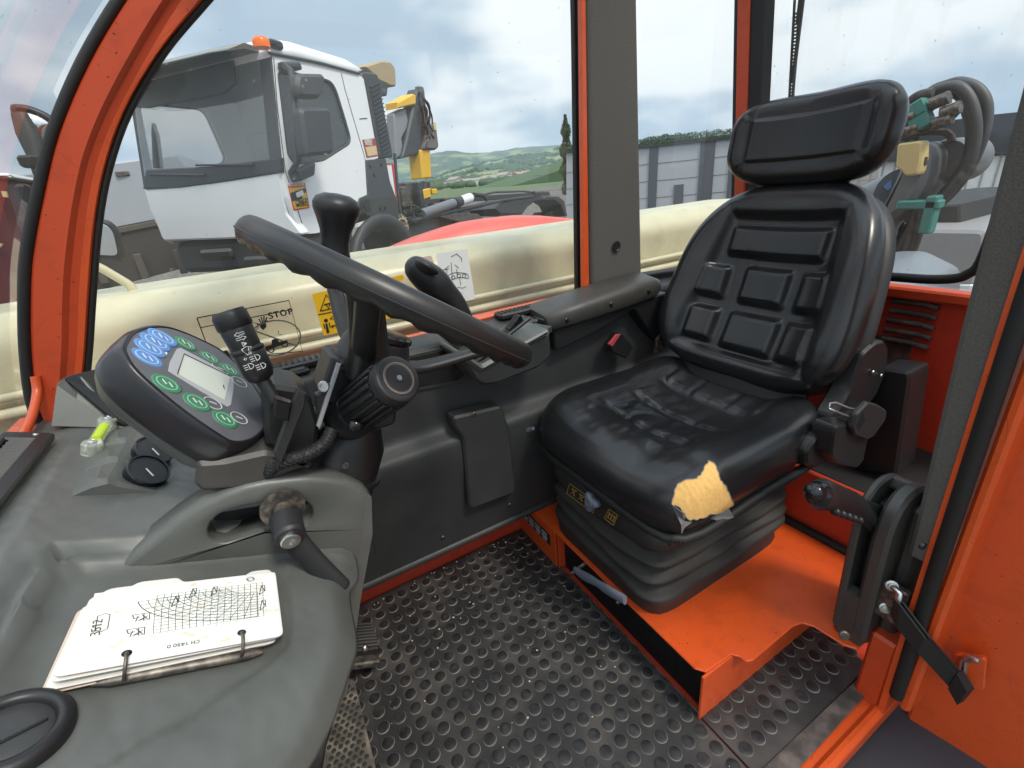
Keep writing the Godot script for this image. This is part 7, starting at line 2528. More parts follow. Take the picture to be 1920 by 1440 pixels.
	slab(b, mg, 0.0, -0.7, 0.02)
	obj("mudguard", b, dark, t)
	b = MB.new()
	b.lathe([Vector2(0.2, -0.02), Vector2(0.34, 0.0), Vector2(0.58, 0.0), Vector2(0.64, 0.03), Vector2(0.66, 0.1), Vector2(0.66, 0.5), Vector2(0.0, 0.5)], Vector3(8.218, -0.354, -11.902) + TF * 0.1, TF, 40, false)
	var rw := obj("rear_wheel", b, M.rubber, t)
	b = MB.new()
	b.lathe([Vector2(0.37, 0.0), Vector2(0.33, -0.03), Vector2(0.30, 0.05), Vector2(0.12, 0.02), Vector2(0.0, 0.0)], Vector3(8.218, -0.354, -11.902) + TF * 0.1, TF, 30, true)
	obj("wheel_rim", b, M.alloy, rw)
	b = MB.new()
	for k in 24:
		var a := TAU * k / 24
		b.box(Vector3(8.218, -0.354, -11.902) + TF * 0.12 + (TS * cos(a) + UP * sin(a)) * 0.64, Vector3(0.05, 0.1, 0.1), 0.01, Basis(TS * cos(a) + UP * sin(a), TS * -sin(a) + UP * cos(a), TS.cross(UP)))
	stuff(obj("tyre_lug", b, M.rubber, rw))
	# checker step plate, valve boxes and fittings behind the cab
	b = MB.new()
	b.prism(PackedVector2Array([Vector2(2.942, 0.776), Vector2(3.746, 0.757), Vector2(4.452, 0.689), Vector2(4.741, 0.558), Vector2(3.903, 0.565)]), TC - TF * 0.05, TS, UP, -0.5, 0.01)
	obj("checker_plate", b, M.plate, t)
	b = MB.new()
	for e in [Vector3(2.593, 1.106, -7.182), Vector3(2.705, 1.159, -7.276), Vector3(2.83, 1.044, -7.381)]:
		b.box(e + TF * 0.4, Vector3(0.28, 0.3, 0.3), 0.02, Basis(TS, UP, TS.cross(UP)))
	obj("valve_box", b, M.plate, t)
	b = MB.new()
	slab(b, PackedVector2Array([Vector2(2.903, 1.184), Vector2(3.15, 1.197), Vector2(3.125, 1.065), Vector2(2.856, 1.04)]), 0.2, 0.06, 0.01)
	obj("yellow_valve", b, M.yellow, t)
	b = MB.new()
	b.tube([Vector3(3.037, 1.061, -7.554) + TF * 0.3, Vector3(3.091, 1.28, -7.6) + TF * 0.3], 0.09, 12)
	b.box(Vector3(2.708, 1.121, -7.278) + TF * 0.15, Vector3(0.14, 0.34, 0.1), 0.01, Basis(TS, UP, TS.cross(UP)))
	obj("filter_pot", b, M.black, t)
	b = MB.new()
	b.box(Vector3(3.142, 1.142, -7.642) + TF * 0.2, Vector3(0.1, 0.08, 0.1), 0.01)
	obj("yellow_valve", b, M.yellow, t)
	# coiled rope and hoses
	for e in [[753, 413, 0.11, 8], [780, 397, 0.12, 6], [770, 405, 0.10, 4]]:
		b = MB.new()
		var p0: Vector3 = pxs(e[0], e[1])
		for k in int(e[3]):
			var a := []
			for s in 19:
				var an := TAU * s / 18.0
				a.append(p0 + TS * cos(an) * (float(e[2]) + rg.randf_range(-0.03, 0.03)) + Vector3(0, sin(an) * float(e[2]) * 0.7 + rg.randf_range(-0.02, 0.02) - 0.02 * k, 0) + TF * rg.randf_range(-0.08, 0.04))
			b.tube(a, 0.016, 5)
		obj("rope_coil" if e[3] == 8 else "hose_coil", b, mat("rope", lin(0.34, 0.29, 0.21), 0.9) if e[3] == 8 else M.rubber, t)
	b = MB.new()
	tbox(b, 2.4, 0.62, 0.3, 1.4, 0.3, 0.5, 0.03)
	tbox(b, 3.6, 0.5, 0.4, 1.8, 0.5, 0.6, 0.04)
	tbox(b, 4.5, 0.2, 1.2, 6.0, 0.5, 0.9, 0.02)
	obj("battery_box", b, dark, t)
	b = MB.new()
	for k in 7:
		tbox(b, 2.1 + 0.42 * k, 0.86 + 0.03 * (k % 3), 0.5, 0.16, 0.14 + 0.04 * (k % 2), 0.2, 0.02)
	stuff(obj("chassis_fitting", b, M.black, t))

var rope_spots := {753: Vector3(2.078, 0.815, -6.75), 780: Vector3(2.397, 0.894, -7.017), 770: Vector3(2.271, 0.849, -6.912)}
func pxs(a, _b) -> Vector3:
	return rope_spots[a] + TF * 0.05

func leaf_crown(b: MB, rg: RandomNumberGenerator, n: int, fn: Callable, size: float):
	var t := PackedVector3Array()
	for i in n:
		var p: Vector3 = fn.call()
		var a := Vector3(rg.randfn(), rg.randfn(), rg.randfn()).normalized()
		var u := a.cross(Vector3(rg.randfn(), rg.randfn(), rg.randfn())).normalized() * size * rg.randf_range(0.5, 1.2)
		var w := a.cross(u).normalized() * size * rg.randf_range(0.35, 0.8)
		t.append_array(PackedVector3Array([p - u, p - w, p + u, p - u, p + u, p + w]))
	b.emit(t, false, false, UP)

func outside():
	# ground to the horizon, gently rising far away
	var nn := FastNoiseLite.new()
	nn.frequency = 0.0011
	nn.fractal_octaves = 5
	nn.seed = 2
	var b := MB.new()
	b.sheet(2, 2, func(u, v): return Vector3(lerpf(-160, 160, u), -1.0, lerpf(-160, 160, v)), UP)
	structure(obj("yard_ground", b, wear(mat("ground", lin(0.24, 0.225, 0.20), 0.9), M.dust, 1.5)))
	b = MB.new()
	b.sheet(2, 2, func(u, v): return Vector3(lerpf(-9000, 9000, u), -1.6, lerpf(-9000, 9000, v)), UP)
	structure(obj("valley_ground", b, mat("meadow", lin(0.075, 0.12, 0.04), 0.95)))
	hills(nn)
	town()
	truck()
	# red engine cover behind the boom
	b = MB.new()
	var rr := []
	for e in [[0.19, 0.792], [0.45, 0.853], [0.709, 0.920], [0.84, 0.952], [1.02, 0.982], [1.177, 0.986], [1.341, 0.981], [1.513, 0.962], [1.7, 0.928], [2.0, 0.87], [2.3, 0.806]]:
		var x: float = e[0]
		var y: float = e[1]
		rr.append(PackedVector3Array([Vector3(x, 0.3, -2.2), Vector3(x, y - 0.07, -2.2), Vector3(x, y - 0.015, -2.24), Vector3(x, y, -2.35), Vector3(x, y - 0.03, -2.6), Vector3(x, y - 0.16, -2.9), Vector3(x, 0.3, -2.95)]))
	b.loft(rr, true, true)
	var cov := mat("cover_red", lin(0.62, 0.10, 0.075), 0.4)
	tag(obj("engine_cover", b, cov), "smooth faded red engine cover just behind the cream boom", "engine cover")
	left_things()
	right_things()

func hills(nn: FastNoiseLite):
	var forest := FastNoiseLite.new()
	forest.frequency = 0.004
	forest.fractal_octaves = 4
	forest.seed = 14
	# three ridges; each sheet climbs from its foot to its crest
	var rows := [
		["far_hill", 3600.0, 2500.0, [Vector3(-1529.001, 253.011, -3600), Vector3(-511.835, 280.679, -3600), Vector3(767.75, 261.403, -3600), Vector3(1327.362, 257.565, -3600), Vector3(1565.941, 270.067, -3600), Vector3(1785.705, 244.223, -3600), Vector3(2022.877, 250.942, -3600), Vector3(2192.351, 261.887, -3600), Vector3(2593.29, 263.086, -3600), Vector3(2978.224, 262.527, -3600), Vector3(3825.817, 253.254, -3600), Vector3(8418.942, 276.79, -3600), Vector3(29713.959, 343.555, -3600)], -20.0],
		["near_hill", 2300.0, 1300.0, [Vector3(-1015.209, 75.706, -2300), Vector3(149.659, 6.729, -2300), Vector3(752.848, 30.396, -2300), Vector3(975.075, 64.705, -2300), Vector3(1153.465, 95.78, -2300), Vector3(1341.488, 121.274, -2300), Vector3(1506.583, 137.414, -2300), Vector3(1680.936, 157.035, -2300), Vector3(1902.621, 162.776, -2300), Vector3(2679.866, 152.652, -2300), Vector3(5390.94, 152.01, -2300), Vector3(19237.425, 117.797, -2300)], 16.0]]
	for r in rows:
		var crest: Array = cr(r[3], 8)
		var b := MB.new()
		b.st.set_custom_format(0, SurfaceTool.CUSTOM_RGBA8_UNORM)
		var nu := crest.size() - 1
		var nv := 46
		var foot: float = r[4]
		var P := []
		for i in nu + 1:
			var row := []
			for j in nv + 1:
				var v := float(j) / nv
				var c: Vector3 = crest[i]
				var z := lerpf(-float(r[2]), c.z, v)
				var x := c.x * z / c.z
				var y := lerpf(foot, c.y, smoothstep(0.0, 1.0, v) * 0.6 + v * 0.4)
				y += nn.get_noise_2d(x, z) * 46.0 * sin(v * PI) + forest.get_noise_2d(x * 3.0, z * 3.0) * 9.0 * smoothstep(0.0, 0.25, v)
				row.append(Vector3(x, y, z))
			P.append(row)
		var tris := PackedVector3Array()
		var st := b.st
		st.set_smooth_group(1)
		for i in nu:
			for j in nv:
				for q in [[0, 0], [1, 1], [1, 0], [0, 0], [0, 1], [1, 1]]:
					var p: Vector3 = P[i + q[0]][j + q[1]]
					var f := forest.get_noise_2d(p.x * 0.9, p.z * 0.9) + 0.35 * nn.get_noise_2d(p.x * 4.0, p.z * 4.0)
					var wood := smoothstep(-0.12, 0.02, f + 0.14 * (float(j) / nv))
					var field := Color(0.15, 0.20, 0.06).lerp(Color(0.24, 0.26, 0.10), smoothstep(-0.2, 0.3, nn.get_noise_2d(p.x * 9.0 + 500, p.z * 9.0)))
					var wd := Color(0.028, 0.062, 0.022).lerp(Color(0.05, 0.095, 0.03), smoothstep(-0.3, 0.3, forest.get_noise_2d(p.x * 5.0, p.z * 5.0)))
					st.set_color(field.lerp(wd, wood))
					st.add_vertex(p)
		st.generate_normals()
		var o := MeshInstance3D.new()
		o.name = r[0]
		o.mesh = st.commit()
		var hm := mat("hill", Color.WHITE, 0.95)
		hm.vertex_color_use_as_albedo = true
		o.material_override = hm
		add_child(o)
		structure(o)
	# tree clumps that give the crest and slopes a leafy edge
	var rg := RandomNumberGenerator.new()
	rg.seed = 77
	var b2 := MB.new()
	b2.ball(Vector3.ZERO, Vector3(1, 0.9, 1), 7, 5)
	var blob := b2.done()
	var mm := MultiMesh.new()
	mm.transform_format = MultiMesh.TRANSFORM_3D
	mm.use_colors = true
	mm.mesh = blob
	var spots := []
	for i in 16000:
		var z := -rg.randf_range(1250, 2350)
		var x := rg.randf_range(-0.2, 1.15) * -z
		var y := hill_y(x, z, nn, forest, rows)
		if forest.get_noise_2d(x * 0.9, z * 0.9) + 0.35 * nn.get_noise_2d(x * 4.0, z * 4.0) < -0.06:
			continue
		spots.append(Vector3(x, y, z))
	mm.instance_count = spots.size()
	for i in spots.size():
		var s := rg.randf_range(4.5, 9.5)
		mm.set_instance_transform(i, Transform3D(Basis(UP, rg.randf() * TAU).scaled(Vector3(s, s * rg.randf_range(0.7, 1.1), s)), spots[i] + Vector3(0, s * 0.3, 0)))
		var g := rg.randf()
		mm.set_instance_color(i, Color(0.030, 0.065, 0.022).lerp(Color(0.065, 0.11, 0.032), g))
	var fo := MultiMeshInstance3D.new()
	fo.name = "hill_forest"
	fo.multimesh = mm
	var fm := mat("leafage", Color.WHITE, 0.95)
	fm.vertex_color_use_as_albedo = true
	fo.material_override = fm
	add_child(fo)
	tag(fo, "green woods covering the slopes of the distant hills", "forest")
	stuff(fo)

func hill_y(x: float, z: float, nn: FastNoiseLite, forest: FastNoiseLite, rows: Array) -> float:
	var r = rows[1]
	var crest: Array = r[3]
	var v := clampf((-z - float(r[2])) / (float(r[1]) - float(r[2])), 0, 1)
	var xc := x * float(r[1]) / -z
	var cy: float = crest[0].y
	for i in crest.size() - 1:
		if crest[i].x <= xc and crest[i + 1].x > xc:
			cy = lerpf(crest[i].y, crest[i + 1].y, (xc - crest[i].x) / (crest[i + 1].x - crest[i].x))
	if -z < float(r[2]):
		return lerpf(-1.7, 17.0, (-z - 160.0) / 1240.0)
	var y := lerpf(float(r[4]), cy, smoothstep(0.0, 1.0, v) * 0.6 + v * 0.4)
	y += nn.get_noise_2d(x, z) * 46.0 * sin(v * PI) + forest.get_noise_2d(x * 3.0, z * 3.0) * 9.0 * smoothstep(0.0, 0.25, v)
	return y

func town():
	# gently rising meadow that carries the town
	var b := MB.new()
	b.sheet(6, 12, func(u, v):
		var z := lerpf(-160.0, -1400.0, v)
		return Vector3(lerpf(-1.0, 1.8, u) * -z, lerpf(-1.7, 17.0, v), z), UP)
	structure(obj("valley_slope", b, M.meadow))
	var rg := RandomNumberGenerator.new()
	rg.seed = 19
	var walls := [mat("wall_cream", lin(0.62, 0.58, 0.5), 0.8), mat("wall_white", lin(0.72, 0.71, 0.68), 0.8), mat("wall_ochre", lin(0.5, 0.42, 0.3), 0.8)]
	var roofs := [mat("roof_terracotta", lin(0.33, 0.20, 0.14), 0.8), mat("roof_brown", lin(0.3, 0.26, 0.23), 0.8)]
	var protos := []
	for k in 6:
		var o := Node3D.new()
		var wb := MB.new()
		wb.box(Vector3(0, 2.6, 0), Vector3(10 + 3 * (k % 3), 5.2, 8), 0.0)
		var rb := MB.new()
		rb.prism(PackedVector2Array([Vector2(-4.6, 5.2), Vector2(4.6, 5.2), Vector2(0, 7.6)]), Vector3(5.5 + 1.5 * (k % 3), 0, 0), Vector3(0, 0, 1), UP, 11 + 3 * (k % 3))
		var w := MeshInstance3D.new()
		w.mesh = wb.done()
		w.material_override = walls[k % 3]
		w.name = "wall"
		o.add_child(w, true)
		var r := MeshInstance3D.new()
		r.mesh = rb.done()
		r.material_override = roofs[k / 3]
		r.name = "roof"
		o.add_child(r, true)
		protos.append(o)
	var n := 0
	while n < 150:
		var d := rg.randf_range(560, 1300)
		var u := rg.randfn(0.60, 0.075)
		if n > 110:
			u = rg.randf_range(0.40, 0.78)
		var x := u * d
		var y := lerpf(-1.7, 17.0, (d - 160.0) / 1240.0)
		if u < 0.38 or u > 0.80:
			continue
		var o: Node3D = protos[n % 6].duplicate()
		o.name = numbered("town_house")
		add_child(o)
		o.position = Vector3(x, y, -d)
		o.rotation.y = rg.randf() * TAU
		var s := rg.randf_range(1.0, 1.6)
		o.scale = Vector3(s, s, s)
		tag(o, "pale gabled house of the far town at the foot of the hills", "house", "houses of the far town")
		n += 1
	for o in protos:
		o.free()
	# trees among the houses
	var mm := MultiMesh.new()
	mm.transform_format = MultiMesh.TRANSFORM_3D
	var bb := MB.new()
	bb.ball(Vector3.ZERO, Vector3(1, 0.9, 1), 7, 5)
	mm.mesh = bb.done()
	mm.instance_count = 420
	for i in 420:
		var d := rg.randf_range(380, 1330)
		var u := rg.randf_range(0.2, 0.85)
		var s := rg.randf_range(2.0, 5.0)
		mm.set_instance_transform(i, Transform3D(Basis(UP, rg.randf() * TAU).scaled(Vector3(s * 1.4, s, s * 1.2)), Vector3(u * d, lerpf(-1.7, 17.0, (d - 160.0) / 1240.0) + s * 0.5, -d)))
	var fo := MultiMeshInstance3D.new()
	fo.name = "valley_shrubbery"
	fo.multimesh = mm
	fo.material_override = mat("valley_green", lin(0.045, 0.085, 0.025), 0.95)
	add_child(fo)
	tag(fo, "round green trees and bushes scattered between the far houses", "trees")
	stuff(fo)
	# poplar beside the middle post
	var t := thing("poplar_tree", "tall narrow poplar tree standing before the hills", "tree", Vector3(44.043, -1.578, -60))
	var base: Vector3 = t.position
	b = MB.new()
	b.tube([base + Vector3(0, -3, 0), base + Vector3(0.1, 3, 0), base + Vector3(0, 9, 0)], [0.3, 0.22, 0.05], 8)
	obj("trunk", b, mat("bark", lin(0.12, 0.09, 0.07), 0.9), t)
	var leaf := mat("poplar_leaf", lin(0.045, 0.075, 0.028), 0.8)
	leaf.backlight_enabled = true
	leaf.backlight = Color(0.2, 0.25, 0.1)
	b = MB.new()
	leaf_crown(b, rg, 5200, func():
		var h := rg.randf()
		var r := 1.25 * pow(sin(PI * clampf(h * 0.93 + 0.05, 0, 1)), 0.7) * (0.75 + 0.25 * sin(h * 31.0))
		var a := rg.randf() * TAU
		var q := sqrt(rg.randf())
		return base + Vector3(cos(a) * r * q, -2.0 + h * 12.8, sin(a) * r * q), 0.16)
	obj("crown", b, leaf, t)

func left_things():
	# grey box trailer behind the truck
	var t := thing("box_trailer", "pale grey box trailer standing behind the truck's front", "trailer", Vector3(-2.4, -1, -9))
	var ux := Vector3(0.984, 0, 0.177)
	var o := Vector3(-2.4, 0, -9)
	var b := MB.new()
	b.prism(PackedVector2Array([Vector2(2.043, 1.946), Vector2(-2.06, 1.703), Vector2(-1.769, 0.807), Vector2(2.422, 1.212)]), o, ux, UP, -2.2, 0.02)
	obj("trailer_body", b, mat("trailer_grey", lin(0.36, 0.38, 0.41), 0.5), t)
	b = MB.new()
	b.prism(PackedVector2Array([Vector2(2.422, 1.212), Vector2(-1.769, 0.807), Vector2(-1.743, 0.726), Vector2(2.458, 1.142)]), o, ux, UP, 0.06, 0.01)
	obj("trailer_rail", b, mat("rail_brown", lin(0.10, 0.075, 0.06), 0.7), t)
	b = MB.new()
	b.prism(PackedVector2Array([Vector2(2.44, 1.177), Vector2(-2.27, 0.691), Vector2(-2.031, -0.101), Vector2(2.748, 0.582)]), o - Vector3(0.05, 0, -0.02), ux, UP, -1.9, 0.01)
	obj("trailer_chassis", b, mat("chassis_brown", lin(0.05, 0.04, 0.034), 0.8), t)
	b = MB.new()
	b.prism(PackedVector2Array([Vector2(-0.536, 0.455), Vector2(-1.357, 0.506), Vector2(-1.332, 0.432), Vector2(-0.504, 0.368)]), o + Vector3(0, 0, 0.6), ux, UP, 0.1, 0.01)
	obj("side_guard", b, M.alloy, t)
	b = MB.new()
	b.box(Vector3(-1.09, 1.755, -8.764), Vector3(0.16, 0.06, 0.06), 0.01)
	obj("roof_lamp", b, M.plate, t)
	for k in 6:
		b = MB.new()
		b.box(Vector3(-1.275, 0.636, -8.798) + ux * (0.5 * k - 2.0) + Vector3(0, -0.1, 0.1), Vector3(0.10, 0.35, 0.06), 0.01)
		obj("chassis_bracket", b, mat("bracket_brown", lin(0.09, 0.07, 0.06), 0.7), t)
	# dark red lorry at the edge
	t = thing("red_lorry", "dark red lorry front at the far end of the boom", "lorry", Vector3(-3.0, -1, -5.5))
	b = MB.new()
	b.prism(rnd(PackedVector2Array([Vector2(-1.855, 1.551), Vector2(-1.331, 1.512), Vector2(-1.338, 1.42), Vector2(-1.369, 1.202), Vector2(-1.381, 1.012), Vector2(-1.566, 0.511), Vector2(-2.299, 0.513)]), 0.03, 2), Vector3(0, 0, -5), Vector3.RIGHT, UP, -2.0, 0.04)
	obj("lorry_body", b, mat("lorry_red", lin(0.11, 0.022, 0.025), 0.35), t)
	b = MB.new()
	b.prism(rnd(PackedVector2Array([Vector2(-1.839, 1.589), Vector2(-1.281, 1.543), Vector2(-1.25, 1.509), Vector2(-1.854, 1.554)]), 0.02, 2), Vector3(0, 0, -5.0), Vector3.RIGHT, UP, -2.0, 0.02)
	obj("lorry_roof", b, M.white, t)
	b = MB.new()
	b.prism(PackedVector2Array([Vector2(-1.347, 1.426), Vector2(-1.32, 1.42), Vector2(-1.327, 1.381), Vector2(-1.353, 1.387)]), Vector3(0, 0, -4.96), Vector3.RIGHT, UP, 0.02, 0.0)
	b.prism(PackedVector2Array([Vector2(-1.507, 1.09), Vector2(-1.475, 1.075), Vector2(-1.498, 1.055), Vector2(-1.517, 1.065)]), Vector3(0, 0, -4.96), Vector3.RIGHT, UP, 0.02, 0.0)
	obj("lorry_badge", b, M.label_cream, t)
	# mirror in front of the windscreen, with its arm
	t = thing("front_mirror", "rounded black-framed mirror on a bent arm outside the windscreen", "mirror", Vector3(-0.9, 0.8, -1.9))
	b = MB.new()
	var loop := cr([Vector3(-0.413, 1.434, -1.9), Vector3(-0.403, 1.443, -1.9), Vector3(-0.381, 1.438, -1.9), Vector3(-0.354, 1.42, -1.9), Vector3(-0.342, 1.39, -1.9), Vector3(-0.376, 1.318, -1.9), Vector3(-0.401, 1.319, -1.9), Vector3(-0.414, 1.333, -1.9)], 5, true)
	b.tube(loop + [loop[0]], 0.012, 8, false)
	obj("mirror_frame", b, M.black, t)
	b = MB.new()
	var pp := PackedVector2Array()
	for p in loop:
		pp.append(Vector2(p.x, p.y))
	var mc := Vector3.ZERO
	for p in loop:
		mc += p
	mc /= loop.size()
	var rr := []
	for e in [[1.0, -0.012], [1.0, 0.0], [0.8, 0.010], [0.5, 0.018], [0.2, 0.022]]:
		var ring := PackedVector3Array()
		for p in loop:
			ring.append(mc + (p - mc) * float(e[0]) + Vector3(-0.15, 0.5, 1).normalized() * float(e[1]))
		rr.append(ring)
	b.loft(rr, true, true)
	obj("mirror_glass", b, M.mirror, t)
	b = MB.new()
	b.tube([Vector3(-0.405, 1.43, -1.88), Vector3(-0.403, 1.382, -1.87), Vector3(-0.401, 1.322, -1.86), Vector3(-0.409, 1.276, -1.86)], [0.018, 0.026, 0.024, 0.02], 8, true, 0.6)
	obj("mirror_arm", b, M.lining, t)
	b = MB.new()
	b.box(Vector3(-0.418, 1.313, -1.86), Vector3(0.05, 0.03, 0.04), 0.006)
	b.box(Vector3(-0.46, 1.215, -1.86), Vector3(0.03, 0.09, 0.04), 0.008)
	obj("arm_clamp", b, M.black, t)
	# side mirror between the post and the boom
	t = thing("side_mirror", "dusty square black side mirror on a tube arm above the boom", "mirror", Vector3(-0.4, 0.9, -1.75))
	b = MB.new()
	b.prism(rnd(PackedVector2Array([Vector2(-0.345, 1.166), Vector2(-0.287, 1.148), Vector2(-0.276, 1.12), Vector2(-0.289, 1.044), Vector2(-0.298, 1.035), Vector2(-0.385, 1.057)]), 0.02, 3), Vector3(0, 0, -1.78), Vector3.RIGHT, UP, 0.03, 0.008)
	obj("mirror_case", b, M.black, t)
	b = MB.new()
	b.prism(rnd(PackedVector2Array([Vector2(-0.35, 1.154), Vector2(-0.297, 1.138), Vector2(-0.289, 1.116), Vector2(-0.299, 1.053), Vector2(-0.38, 1.071)]), 0.015, 3), Vector3(0, 0, -1.752), Vector3.RIGHT, UP, 0.006, 0.001)
	obj("mirror_glass", b, M.mirror_dusty, t)
	b = MB.new()
	b.tube(cr([Vector3(-0.366, 1.043, -1.74), Vector3(-0.346, 1.027, -1.74), Vector3(-0.324, 1.001, -1.74), Vector3(-0.302, 0.974, -1.74), Vector3(-0.296, 0.954, -1.74)], 4), 0.012, 8)
	obj("mirror_arm", b, M.boom, t)

func right_things():
	# grey panelled hall
	var t := thing("panelled_hall", "low grey hall with dark vertical stripes behind the boom", "building", Vector3(18.4, -1, -17.3))
	var HO := Vector3(15.085, -1.295, -20.848) * Vector3(1, 0, 1)
	HO = Vector3(18.43, 0, -17.28)
	var HX := Vector3(0.684, 0, 0.7296)
	var b := MB.new()
	b.prism(PackedVector2Array([Vector2(-4.724, 2.306), Vector2(-1.132, 2.135), Vector2(2.999, 2.078), Vector2(6.573, 2.061), Vector2(7.387, -3.242), Vector2(-4.979, -3.217)]), HO, HX, UP, -12.0, 0.0)
	var hall := obj("hall_wall", b, mat("hall_grey", lin(0.40, 0.42, 0.45), 0.6), t)
	b = MB.new()
	b.prism(PackedVector2Array([Vector2(-4.773, 2.405), Vector2(-1.133, 2.203), Vector2(3.056, 2.156), Vector2(6.56, 2.142), Vector2(6.573, 2.061), Vector2(3.022, 2.055), Vector2(-1.132, 2.113), Vector2(-4.778, 2.288)]), HO + Vector3(-0.07, 0, 0.07), HX, UP, -0.2, 0.0)
	obj("roof_edge", b, M.lining, t)
	var dk := mat("stripe_dark", lin(0.09, 0.10, 0.115), 0.5)
	for e in [PackedVector2Array([Vector2(-0.795, 2.122), Vector2(-0.39, 2.123), Vector2(-0.47, -2.868), Vector2(-0.861, -2.85)]), PackedVector2Array([Vector2(1.436, 2.079), Vector2(2.061, 2.076), Vector2(2.048, -2.988), Vector2(1.408, -2.958)]), PackedVector2Array([Vector2(2.697, 2.07), Vector2(3.107, 2.066), Vector2(3.227, -3.044), Vector2(2.678, -3.018)]), PackedVector2Array([Vector2(0.364, 0.385), Vector2(0.792, 0.394), Vector2(0.833, -2.93), Vector2(0.378, -2.909)])]:
		b = MB.new()
		b.prism(e, HO, HX, UP, 0.05, 0.0)
		obj("dark_panel", b, dk, t)
	for k in 3:
		b = MB.new()
		b.box(HO + HX * 1.0 + Vector3(0, -0.1 + 0.75 * k, 0), Vector3(15, 0.012, 0.03), 0.0, Basis(HX, UP, HX.cross(UP)))
		obj("panel_joint", b, M.plate, hall)
	# wooded ridge behind the hall
	var rg := RandomNumberGenerator.new()
	rg.seed = 23
	b = MB.new()
	var cre := [Vector3(129.738, 6.914, -260), Vector3(253.901, 20.256, -260), Vector3(276.167, 21.979, -260), Vector3(302.581, 22.357, -260), Vector3(351.892, 23.496, -260), Vector3(387.14, 24.619, -260), Vector3(407.737, 24.785, -260), Vector3(429.337, 24.959, -260)]
	b.prism(PackedVector2Array([Vector2(cre[0].x, -5), Vector2(cre[7].x, -5), Vector2(cre[7].x, cre[7].y - 3), Vector2(cre[4].x, cre[4].y - 2.5), Vector2(cre[1].x, cre[1].y - 2.5), Vector2(cre[0].x, -4)]), Vector3(0, 0, -264), Vector3.RIGHT, UP, -60.0, 0.0)
	structure(obj("wooded_ridge", b, M.valley_green))
	b = MB.new()
	leaf_crown(b, rg, 9000, func():
		var k := rg.randi_range(1, 5)
		var u := rg.randf()
		var p: Vector3 = cre[k].lerp(cre[k + 1], u)
		var bump := absf(sin(p.x * 0.55)) * 1.6 + absf(sin(p.x * 0.23 + 1.0)) * 1.2
		return p + Vector3(0, -4.0 + rg.randf() * (2.6 + bump), rg.randf_range(-4, 1)), 0.55)
	var wf := obj("ridge_foliage", b, M.poplar_leaf)
	tag(wf, "line of trees along the ridge behind the grey hall", "trees")
	stuff(wf)
	# dark-roofed shed seen through the rear window
	t = thing("dark_shed", "shed with a black fascia and pale ribbed wall behind the rear window", "building", Vector3(14, -1, -7))
	var SO := Vector3(15.32, 0, -5.34)
	var SX := Vector3(0.3294, 0, 0.9442)
	b = MB.new()
	b.prism(PackedVector2Array([Vector2(-1.741, 1.596), Vector2(-0.898, 1.541), Vector2(0.301, 1.58), Vector2(1.208, 1.557), Vector2(1.427, 0.658), Vector2(0.481, 0.767), Vector2(-0.958, 0.784), Vector2(-1.599, 0.772)]), SO, SX, UP, -6.0, 0.0)
	obj("shed_fascia", b, mat("fascia", lin(0.035, 0.04, 0.05), 0.5), t)
	b = MB.new()
	b.prism(PackedVector2Array([Vector2(-1.597, 0.759), Vector2(-0.956, 0.772), Vector2(1.422, 0.679), Vector2(1.78, -0.794), Vector2(-1.34, -0.731)]), SO + Vector3(0.2, 0, 0), SX, UP, -5.5, 0.0)
	obj("shed_wall", b, M.white, t)
	for k in 26:
		b = MB.new()
		b.box(SO + Vector3(0.2, 0.0, 0) + SX * (-2.2 + 0.24 * k), Vector3(0.04, 2.2, 0.05), 0.0, Basis(SX, UP, SX.cross(UP)) * Basis(Vector3(0, 0, 1), 0.0))
		obj("wall_rib", b, M.grey_light, t)
	# black flatbed and a grey van body below it
	t = thing("flatbed", "black flatbed edge standing before the pale shed wall", "trailer", Vector3(9, -1, -4))
	b = MB.new()
	b.prism(PackedVector2Array([Vector2(-4.383, 0.403), Vector2(-3.067, 0.416), Vector2(-3.023, 0.485), Vector2(-2.855, 0.506), Vector2(-2.189, 0.517), Vector2(-2.1, 0.161), Vector2(-2.95, 0.158), Vector2(-4.344, 0.187)]), Vector3(9, 0, 0), Vector3(0, 0, 1), UP, 2.4, 0.02)
	obj("flatbed_side", b, M.lining_dark, t)
	b = MB.new()
	b.tube([Vector3(8.95, 0.321, -3.057), Vector3(8.95, 0.335, -2.634)], 0.02, 6)
	obj("flatbed_rail", b, M.alloy, t)
	t = thing("grey_tank_body", "grey machine body with a faded red band outside the rear window", "machine", Vector3(7, -1, -3))
	b = MB.new()
	b.prism(rnd(PackedVector2Array([Vector2(-3.615, 0.318), Vector2(-1.755, 0.345), Vector2(-1.63, -0.156), Vector2(-3.497, -0.342)]), 0.05, 3), Vector3(7.5, 0, 0), Vector3(0, 0, 1), UP, 1.5, 0.03)
	obj("body_side", b, mat("body_grey", lin(0.27, 0.26, 0.26), 0.5), t)
	b = MB.new()
	b.prism(PackedVector2Array([Vector2(-3.543, 0.056), Vector2(-1.695, 0.158), Vector2(-1.674, 0.071), Vector2(-3.522, -0.058)]), Vector3(7.45, 0, 0), Vector3(0, 0, 1), UP, 0.04, 0.0)
	obj("body_band", b, mat("band_red", lin(0.36, 0.14, 0.11), 0.6), t)
	b = MB.new()
	b.prism(PackedVector2Array([Vector2(-3.017, -0.222), Vector2(-1.521, -0.07), Vector2(-1.508, -0.122), Vector2(-3.005, -0.282)]), Vector3(7, 0, 0), Vector3(0, 0, 1), UP, 0.3, 0.0)
	obj("lower_rail", b, M.lining_dark, t)
	b = MB.new()
